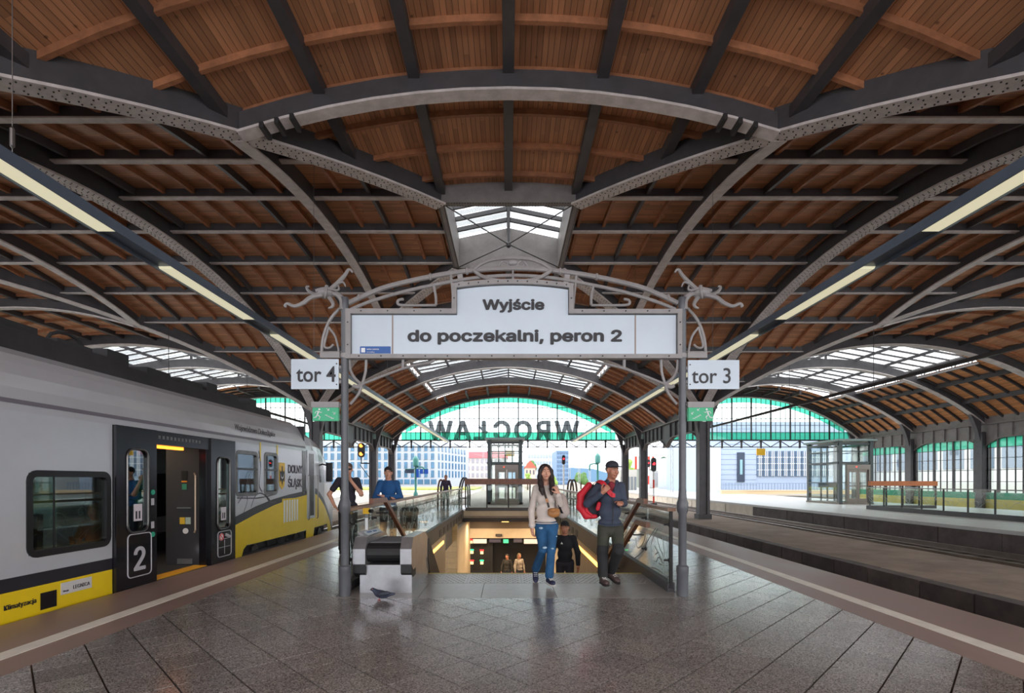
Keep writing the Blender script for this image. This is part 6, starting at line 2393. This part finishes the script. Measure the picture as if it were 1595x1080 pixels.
for i in range(9):
    for j, (va, vb) in enumerate(rows[:4]):
        t0, t1 = (i + .25) / 9, (i + .62) / 9
        pa = Vector((x1 + (xc - x1) * t0, 172 + 28 * t0, 0))
        pb = Vector((x1 + (xc - x1) * t1, 172 + 28 * t1, 0))
        za, zb = HC - (vb - HV) * 172 / F, HC - (va - HV) * 172 / F
        n = Vector((28, -(xc - x1), 0)).normalized() * .15
        B().prism([pa + n + Vector((0, 0, za)), pb + n + Vector((0, 0, za)), pb + n + Vector((0, 0, zb)), pa + n + Vector((0, 0, zb))], -n).build('window', OFFG, of)


def block(name, label, u0, u1, vt, vb, Y, depth, col, wins=None, wcol=(120, 140, 160), roof=None, cat='building'):
    a, b_ = P(u0, vb, Y), P(u1, vt, Y)
    r = thing(name, label, cat, ((a.x + b_.x) / 2, Y, a.z))
    B().box(a.x, b_.x, Y, Y + depth, a.z, b_.z).build('walls', mat(name + '_wall_%d' % u0, col, .75, 0, .06, .3), r)
    if wins:
        nx, nz, fx, fz = wins
        wm = mat(name + '_glass_%d' % u0, wcol, .2)
        w, h = (b_.x - a.x) / nx, (b_.z - a.z) / nz
        for i in range(nx):
            for j in range(nz):
                xx, zz = a.x + (i + .5) * w, a.z + (j + .5) * h
                B().box(xx - w * fx / 2, xx + w * fx / 2, Y - .05 * depth / 4, Y, zz - h * fz / 2, zz + h * fz / 2).build('window', wm, r)
    if roof:
        hgt, rc = roof
        z = b_.z
        B().prism([(a.x - .3, Y - .3, z), (b_.x + .3, Y - .3, z), ((a.x + b_.x) / 2, Y - .3, z + hgt)], (0, depth + .6, 0)).build('roof', mat(name + '_roof_%d' % u0, rc, .8), r)
    return r


r = block('pink_banded_building', 'pale building with a pink red top band left of the lift shaft', 726, 790, 713, 757, 225, 20, (196, 190, 190), (9, 4, .5, .6), (150, 150, 160))
a, b_ = P(724, 713.5, 224.6), P(791, 704, 224.6)
B().box(a.x, b_.x, 224.4, 245, a.z, b_.z).build('pink_fascia', mat('pink_fascia', (206, 112, 120), .6), r)
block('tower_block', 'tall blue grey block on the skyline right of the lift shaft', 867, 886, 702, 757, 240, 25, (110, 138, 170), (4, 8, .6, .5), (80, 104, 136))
block('long_building', 'long pale building with a flat roof behind the dark haired person', 822, 868, 706, 757, 280, 25, (186, 192, 198), (10, 5, .5, .5), (150, 164, 178))
block('small_house', 'small house with a reddish gabled roof behind the dark haired person', 818, 834, 729, 757, 150, 8, (196, 176, 164), (3, 2, .4, .5), (90, 90, 100), (2.2, (176, 92, 76)))
block('station_hut', 'small pale service building between the right hand columns', 966, 992, 732, 776, 75, 8, (176, 172, 164), (5, 1, .6, .5), (110, 116, 120))
block('grey_wall_building', 'grey walled low building behind the red and white signal mast', 1019, 1049, 733, 760, 95, 6, (158, 160, 162), (6, 1, .8, .7), (148, 150, 154))
block('grey_shed', 'pale grey shed just left of the tor 3 sign post', 1048, 1084, 712, 768, 80, 8, (166, 176, 186), (4, 1, .7, .4), (120, 132, 144))
# striped hoarding
a, b_ = P(989, 731, 110), P(1019, 711, 110)
r = thing('striped_hoarding', 'red and white striped hoarding between the columns on the right', 'hoarding', ((a.x + b_.x) / 2, 110, a.z))
RW = (mat('stripe_red', (222, 60, 44), .6), MATS['white_paint'])
for k in range(9):
    w = (b_.x - a.x) / 9
    B().box(a.x + k * w, a.x + (k + 1) * w, 110, 110.4, a.z, b_.z + (.4 if k in (5, 7) else 0)).build('stripe_panel', RW[k % 2], r)
B().box(a.x, b_.x, 110.1, 110.3, -.86, a.z).build('backing', mat('hoarding_back', (130, 140, 130), .7), r)
# blue and white station building behind platform 3
SB = mat('station_blue_white', (156, 172, 196), .6, 0, .04, .5)
sb = thing('station_building', 'blue white station building with tall windows beyond the opposite platform', 'building', (30, 62, 0))
z_t = 8.6
xa, xb = P(1090, 0, 62).x, P(1300, 0, 62).x
B().box(xa, xb + 2, 62, 75, -.1, z_t).build('walls', SB, sb)
B().box(xa - .1, P(1121, 0, 62).x, 61.7, 62, -.1, HC + (748 - 697) * 62 / F).build('corner_block', mat('station_pale', (196, 202, 200), .6), sb)
for k in range(13):
    z = .3 + k * .62
    B().box(P(1121, 0, 62).x, P(1178, 0, 62).x, 61.93, 62, z, z + .56).build('cladding_board', SB, sb)
a, b_ = P(1148, 751, 61.9), P(1159.5, 705, 61.9)
d = B().box(a.x, b_.x, 61.8, 61.92, a.z, b_.z).build('door', mat('station_door', (40, 54, 76), .4), sb)
B().box(a.x + .3, b_.x - .3, 61.75, 61.8, a.z + .9, b_.z - .9).build('door_pane', mat('station_door_pane', (130, 170, 180), .2), d)
for k in range(12):
    ua = 1179 + k * 10
    if ua > 1290:
        break
    a, b_ = P(ua, 742, 61.9), P(ua + 8.6, 703, 61.9)
    f_ = B().box(a.x, b_.x, 61.82, 61.95, a.z, b_.z).build('window', mat('station_glass_%d' % k, (96, 116, 140), .15, 0, .2, .6), sb)
    b = B()
    for q in range(1, 3):
        b.box(a.x + (b_.x - a.x) * q / 3 - .03, a.x + (b_.x - a.x) * q / 3 + .03, 61.76, 61.82, a.z, b_.z)
    for q in range(1, 4):
        z = a.z + (b_.z - a.z) * q / 4
        b.box(a.x, b_.x, 61.76, 61.82, z - .03, z + .03)
    b.build('glazing_bars', WHITE, f_)
fe = thing('fence', 'low pale railing in front of the blue white station building', 'fence', (28, 60, 0))
for k in range(46):
    x = P(1126, 0, 60).x + k * .36
    B().box(x - .025, x + .025, 59.97, 60.03, 0, 1.1).build('bar', mat('fence_blue', (120, 140, 170), .5) if k == 0 else MATS['fence_blue'], fe)
B().box(P(1126, 0, 60).x, P(1126, 0, 60).x + 16.4, 59.96, 60.04, 1.08, 1.14).build('top_rail', MATS['fence_blue'], fe)
kb = thing('kerb', 'low beige kerb wall along the back of the opposite platform', 'kerb', (30, 52, 0))
B().box(P(1124, 0, 54).x, 40, 54, 54.4, 0, .35).build('wall', mat('kerb_beige', (208, 184, 150), .7), kb)
B().box(P(1124, 0, 54).x - .05, 40, 53.95, 54.45, .35, .42).build('coping', mat('kerb_cap', (220, 200, 170), .7), kb)
# long building seen through the glazed side wall
lb = thing('side_building', 'long grey white building seen through the glazed wall on the right', 'building', (46, 40, -.8))
B().box(46, 56, 12, 93, -.9, 7.5).build('walls', mat('side_wall_white', (196, 198, 198), .7), lb)
for k in range(24):
    y = 16 + k * 3.2
    B().box(45.9, 46, y, y + 2.4, 2.6, 4.6).build('window', mat('side_glass', (110, 126, 144), .2) if k == 0 else MATS['side_glass'], lb)
    if k % 2:
        B().box(45.9, 46, y, y + 2.4, 5.4, 6.6).build('window', MATS['side_glass'], lb)
lb = thing('side_building', 'long pale building beyond the train on the other side', 'building', (-46, 40, -.8))
B().box(-56, -46, 12, 100, -.9, 7.5).build('walls', MATS['side_wall_white'], lb)
for k in range(24):
    y = 16 + k * 3.2
    B().box(-46, -45.9, y, y + 2.4, 2.6, 4.6).build('window', MATS['side_glass'], lb)

# grass, road edge, hills, trees
GRS = mat('grass_verge', (150, 160, 70), .9, 0, .25, 1.2)
v = struct('ground', (0, 120, -.85))
B().box(-90, -8, 118, 150, -.95, -.55).build('grass_verge', GRS, v)
B().box(-90, -5, 60, 61.2, -.95, -.2).build('far_platform_edge', mat('far_edge', (196, 186, 170), .7), v)
B().box(-90, -5, 84, 88, -.95, -.3).build('far_platform_edge', MATS['far_edge'], v)
for k in range(5):
    B().box(8 + k * 3, 9.2 + k * 3, 50, 100, -.95, -.7).build('track_strip', mat('track_strip', (120, 100, 92), .9) if k == 0 else MATS['track_strip'], v)
hl = struct('hills', (60, 600, 0))
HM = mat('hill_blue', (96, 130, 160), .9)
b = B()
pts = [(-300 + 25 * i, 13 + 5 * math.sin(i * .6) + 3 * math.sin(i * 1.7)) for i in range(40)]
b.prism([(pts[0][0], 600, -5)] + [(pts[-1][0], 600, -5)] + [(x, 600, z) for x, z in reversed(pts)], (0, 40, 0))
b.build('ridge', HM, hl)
TREEG = [mat('tree_green', (74, 106, 58), .9, 0, .45, .9), mat('tree_dark', (52, 76, 54), .9, 0, .4, .9), mat('tree_light', (126, 156, 74), .9, 0, .35, .9)]
BARK = mat('bark', (84, 70, 60), .9)
random.seed(4)
for k, (u, vt, w, Y, m, lb) in enumerate(((826, 716, 22, 170, 0, 'green tree behind the small red roofed house'), (822, 738, 12, 120, 2, 'pale green bush in front of the small house'), (858, 740, 20, 110, 2, 'light green bush behind the hair of the person in pale sweatshirt'), (905, 735, 26, 130, 0, 'green bush left of the person with the cap'), (1036, 712, 24, 130, 1, 'dark round tree right of the striped hoarding'), (980, 716, 18, 140, 2, 'bright green tree between the gable columns on the right'), (978, 730, 10, 100, 2, 'small bright bush beside the pale service building'), (1006, 726, 16, 150, 0, 'green tree behind the striped hoarding'))):
    c = P(u, vt, Y)
    wr = w * Y / F / 2
    t = thing('tree', lb, 'tree', (c.x, Y, -.86))
    zb = max(.4, c.z - 2.2 * wr)
    q = []
    for i in range(14):
        a, h = random.uniform(0, 6.28), random.random()
        rr = wr * random.uniform(.1, .62) * (1.1 - .5 * h)
        q.append(ell((c.x + rr * math.cos(a), Y + rr * math.sin(a), zb + (c.z - zb) * (.15 + .72 * h)), (wr * random.uniform(.3, .5),) * 3, None, wr * .08))
    sdf('crown', q, wr * .07, TREEG[m], t)
    B().tube([(c.x, Y, -.86), (c.x, Y, zb + (c.z - zb) * .4)], [.2, .12], 8).build('trunk', BARK, t)

# ---------------------------------------------------------------- lamp posts, signals, masts
TEAL = mat('teal_paint', (70, 136, 130), .45)
TEALB = mat('panel_blue', (30, 86, 190), .4)
for u, vt, Y, side, lb in ((647.5, 711, 46, 1, 'teal cast lamp post with blue direction panels on the far platform'), (931, 707, 48, -1, 'teal cast lamp post right behind the person with long dark hair')):
    x = P(u, 0, Y).x
    zt_ = HC - (vt - HV) * Y / F
    t = thing('lamp_post', lb, 'lamp post', (x, Y, 0))
    B().lathe([(.22, 0), (.2, .3), (.11, .45), (.1, zt_ - 1.0), (.13, zt_ - .95)], (x, Y, 0), 12).build('post', TEAL, t, True)
    B().lathe([(.13, zt_ - .95), (.26, zt_ - .85), (.27, zt_ - .25), (.2, zt_ - .12), (.03, zt_ + .05)], (x, Y, 0), 12).build('lantern', TEAL, t, True)
    B().tube(smooth([(x, Y, zt_ - 1.0), (x + side * .4, Y, zt_ - .95), (x + side * .75, Y, zt_ - 1.1), (x + side * .75, Y, zt_ - 1.6)], 4), .07, 8).build('arm', TEAL, t, True)
    if side > 0:
        for ua, ub, va, vb, m in ((631, 645, 731.5, 737.5, mat('panel_dark', (50, 62, 84), .4)), (648.5, 652.5, 731, 744, TEALB), (654, 659, 731.5, 738.5, TEALB), (661, 667, 731.5, 738.5, TEALB)):
            a, b_ = P(ua, vb, Y - .1), P(ub, va, Y - .1)
            B().box(a.x, b_.x, Y - .15, Y - .08, a.z, b_.z).build('direction_panel', m, t)
        a = P(631, 731, Y)
        B().tube([(a.x, Y - .06, a.z), (P(667, 0, Y).x, Y - .06, a.z)], .04, 6).build('panel_arm', TEAL, t)
OR_ = mat('signal_orange', (255, 140, 50), .4, es=2.6)
SR_ = mat('signal_red', (255, 40, 50), .4, es=2.4)
SIGB = mat('signal_black', (30, 30, 36), .5)


def sig(label, u, vt, vb, Y, lamps, mast_to=None, hw=7.0, bracket=None, striped=False):
    a, b_ = P(u - hw, vb, Y), P(u + hw, vt, Y)
    x = (a.x + b_.x) / 2
    r = thing('railway_signal', label, 'signal', (x, Y, mast_to if mast_to is not None else a.z))
    R_ = (b_.x - a.x) / 2
    ring = [(x + R_ * math.cos(t), a.z + R_ + R_ * math.sin(t)) for t in [math.pi + math.pi * i / 8 for i in range(9)]] + [(x + R_ * math.cos(t), b_.z - R_ + R_ * math.sin(t)) for t in [math.pi * i / 8 for i in range(9)]]
    hd = B().prism([(p, Y, z) for p, z in ring], (0, .12, 0)).build('head_plate', SIGB, r)
    for f, m in lamps:
        z = a.z + (b_.z - a.z) * f
        B().disc((x, Y, z), (0, -1, 0), R_ * .52, .05, 14).build('lamp', m, hd)
        hoodp = [(x + R_ * .6 * math.cos(t), z + R_ * .6 * math.sin(t)) for t in [math.pi * i / 8 for i in range(9)]] + [(x + R_ * .52 * math.cos(t), z + R_ * .52 * math.sin(t)) for t in [math.pi - math.pi * i / 8 for i in range(9)]]
        B().prism([(p, Y - .2, q) for p, q in hoodp], (0, .2, 0)).build('hood', SIGB, hd)
    if mast_to is not None:
        if striped:
            n = 8
            for k in range(n):
                z0, z1 = mast_to + (a.z - mast_to) * k / n, mast_to + (a.z - mast_to) * (k + 1) / n
                B().lathe([(.07, z0), (.07, z1)], (x, Y + .06, 0), 10).build('mast_band', RW[(k // 2) % 2], r)
            B().box(x - .2, x + .2, Y - .14, Y + .26, mast_to, mast_to + .12).build('mast_foot', SIGB, r)
        else:
            B().lathe([(.07, mast_to), (.07, a.z)], (x, Y + .06, 0), 10).build('mast', WHITE, r)
    if bracket:
        B().bar((x, Y + .05, a.z + .0), (x, Y + .05, a.z - .45), .06, .06).build('bracket', SIGB, r)
        B().bar((x, Y + .05, a.z - .4), (bracket, 36.1, a.z - .4), .08, .08).build('bracket', SIGB, r)
        B().bar((x - .1, Y + .05, a.z - .5), (bracket, 36.1, a.z - 1.6), .04, .04).build('brace', SIGB, r)


sig('two lamp orange railway signal on a bracket left of the man in blue', 562.5, 690, 713, 35.6, ((.8, OR_), (.24, OR_)), None, 5.3, -9.75)
sig('red railway signal on a red and white banded mast right of the gable columns', 1018.5, 713, 735, 40, ((.56, SR_),), LOWZ, 4.2, None, True)
sig('smaller red signal on a pale mast just behind the banded signal mast', 1010.5, 716, 728, 55, ((.55, SR_),), -.86, 2.6, None, True)
sig('small red signal on a white mast right of the dark haired person', 878, 709, 724, 42, ((.6, SR_),), 0, 2.6)
WIREM = mat('mast_grey', (150, 154, 160), .5)
for k, (u, vt, Y, lb) in enumerate(((887, 712, 90, 'thin catenary mast left of the teal lamp post'), (902, 712, 95, 'thin catenary mast left of the capped person'), (918.5, 704, 100, 'thin lattice mast beside the teal lamp post arm'), (1046.5, 690, 60, 'thin grey mast by the grey shed'), (753, 705, 120, 'thin catenary mast left of the lift shaft'))):
    x = P(u, 0, Y).x
    zt_ = HC - (vt - HV) * Y / F
    t = thing('catenary_mast', lb, 'mast', (x, Y, -.86))
    b = B()
    for sx in (-.15, .15):
        b.box(x + sx - .04, x + sx + .04, Y - .04, Y + .04, -.86, zt_)
    n = int((zt_ + .8) / .8)
    for q in range(n):
        b.bar((x - .15 * (-1) ** q, Y, -.8 + q * .8), (x + .15 * (-1) ** q, Y, 0 + q * .8), .04, .04, up=(0, 1, 0))
    b.build('lattice_post', WIREM, t)
    B().bar((x, Y, zt_ - .8), (x - 2.2, Y, zt_ - .4), .06, .06).build('cantilever_arm', WIREM, t)
# hoop shaped ends of benches along the balustrade
HOOP = mat('hoop_dark_wood', (74, 58, 50), .5)
for u, Y, lb, m in ((893.5, 27.5, 'dark hoop shaped bench seen past the right balustrade', HOOP), (687, 27.5, 'brown hoop shaped bench left of the person in purple', RAILWOOD), (722, 28.5, 'dark pointed hoop bench right of the person in purple', KERB)):
    c = P(u, 0, Y)
    w = .17 if m is not KERB else .24
    t = thing('hoop_bench', lb, 'bench', (c.x, Y, 0))
    for d in (0, 1.4):
        pts = smooth([(c.x - w, Y + d, .0), (c.x - w, Y + d, .9), (c.x - w * .6, Y + d, 1.38), (c.x, Y + d, 1.5 if m is not KERB else 1.62), (c.x + w * .6, Y + d, 1.38), (c.x + w, Y + d, .9), (c.x + w, Y + d, 0)], 4)
        B().tube(pts, .05, 8).build('hoop', m, t, True)
    B().box(c.x - w, c.x + w, Y, Y + 1.4, .44, .5).build('seat', m, t)

# ---------------------------------------------------------------- the big letters standing outside on the gable girder, seen from behind
LETM = mat('sign_letter_grey', (178, 184, 196), .5, .0, .1, 2)
for ch, u, lb in (('W', 883, 'big grey letter W at the right end of the reversed name on the gable'), ('R', 847, 'big grey letter R seen from behind on the gable'), ('O', 814.6, 'big grey letter O on the gable above the lift shaft'), ('C', 782, 'big grey letter C seen from behind on the gable'), ('Ł', 748, 'big grey letter L with stroke seen from behind on the gable'), ('A', 720.7, 'big grey letter A on the gable'), ('W', 686, 'big grey letter W at the left end of the reversed name on the gable')):
    Y = 42.7
    r = thing('sign_letter', lb, 'letter', (P(u, 0, Y).x, Y, 4.86), 'letters of the reversed city name on the gable')
    text('L' if ch == 'Ł' else ch, 2.95, LETM, 'letter_body', r, (P(u, 0, Y).x, Y, 4.92), right=(-1, 0, 0), depth=.25, bold=.03)
    if ch == 'Ł':
        xx = P(u, 0, Y).x
        B().bar((xx + .62, Y, 5.45), (xx - .12, Y, 5.98), .2, .2, up=(0, 1, 0)).build('letter_stroke', LETM, r)
    for dx in (-.35, .35):
        B().box(P(u, 0, Y).x + dx - .03, P(u, 0, Y).x + dx + .03, Y2 - .1, Y + .1, 4.84, 4.93).build('letter_bracket', RIVET, r)

# things of one kind share a group phrase
GROUPS = {'iron_column': 'iron columns of the train hall', 'light_rail': 'hanging light rails over the platform', 'cable_rail': 'cable rails under the side vaults', 'glass_balustrade': 'etched glass balustrades', 'end_railing': 'railings with a wooden board', 'exit_sign': 'green exit signs on the gantry', 'track_sign': 'track number plates on the gantry', 'stair_handrail': 'sloping stair handrails', 'passenger_lift': 'glass passenger lifts', 'hanging_sign': 'yellow hanging signs', 'underpass_sign': 'lit boards in the underpass', 'soffit_lamp': 'warm lamps in the underpass', 'railway_track': 'railway tracks', 'tree': 'trees beyond the station', 'lamp_post': 'teal lamp posts', 'railway_signal': 'railway signals', 'catenary_mast': 'catenary masts', 'hoop_bench': 'hoop shaped benches', 'side_building': 'long buildings beside the hall'}
for o in list(COL.objects):
    k = o.name.split('.')[0]
    if o.parent is None and k in GROUPS and o.get('category'):
        o['group'] = GROUPS[k]
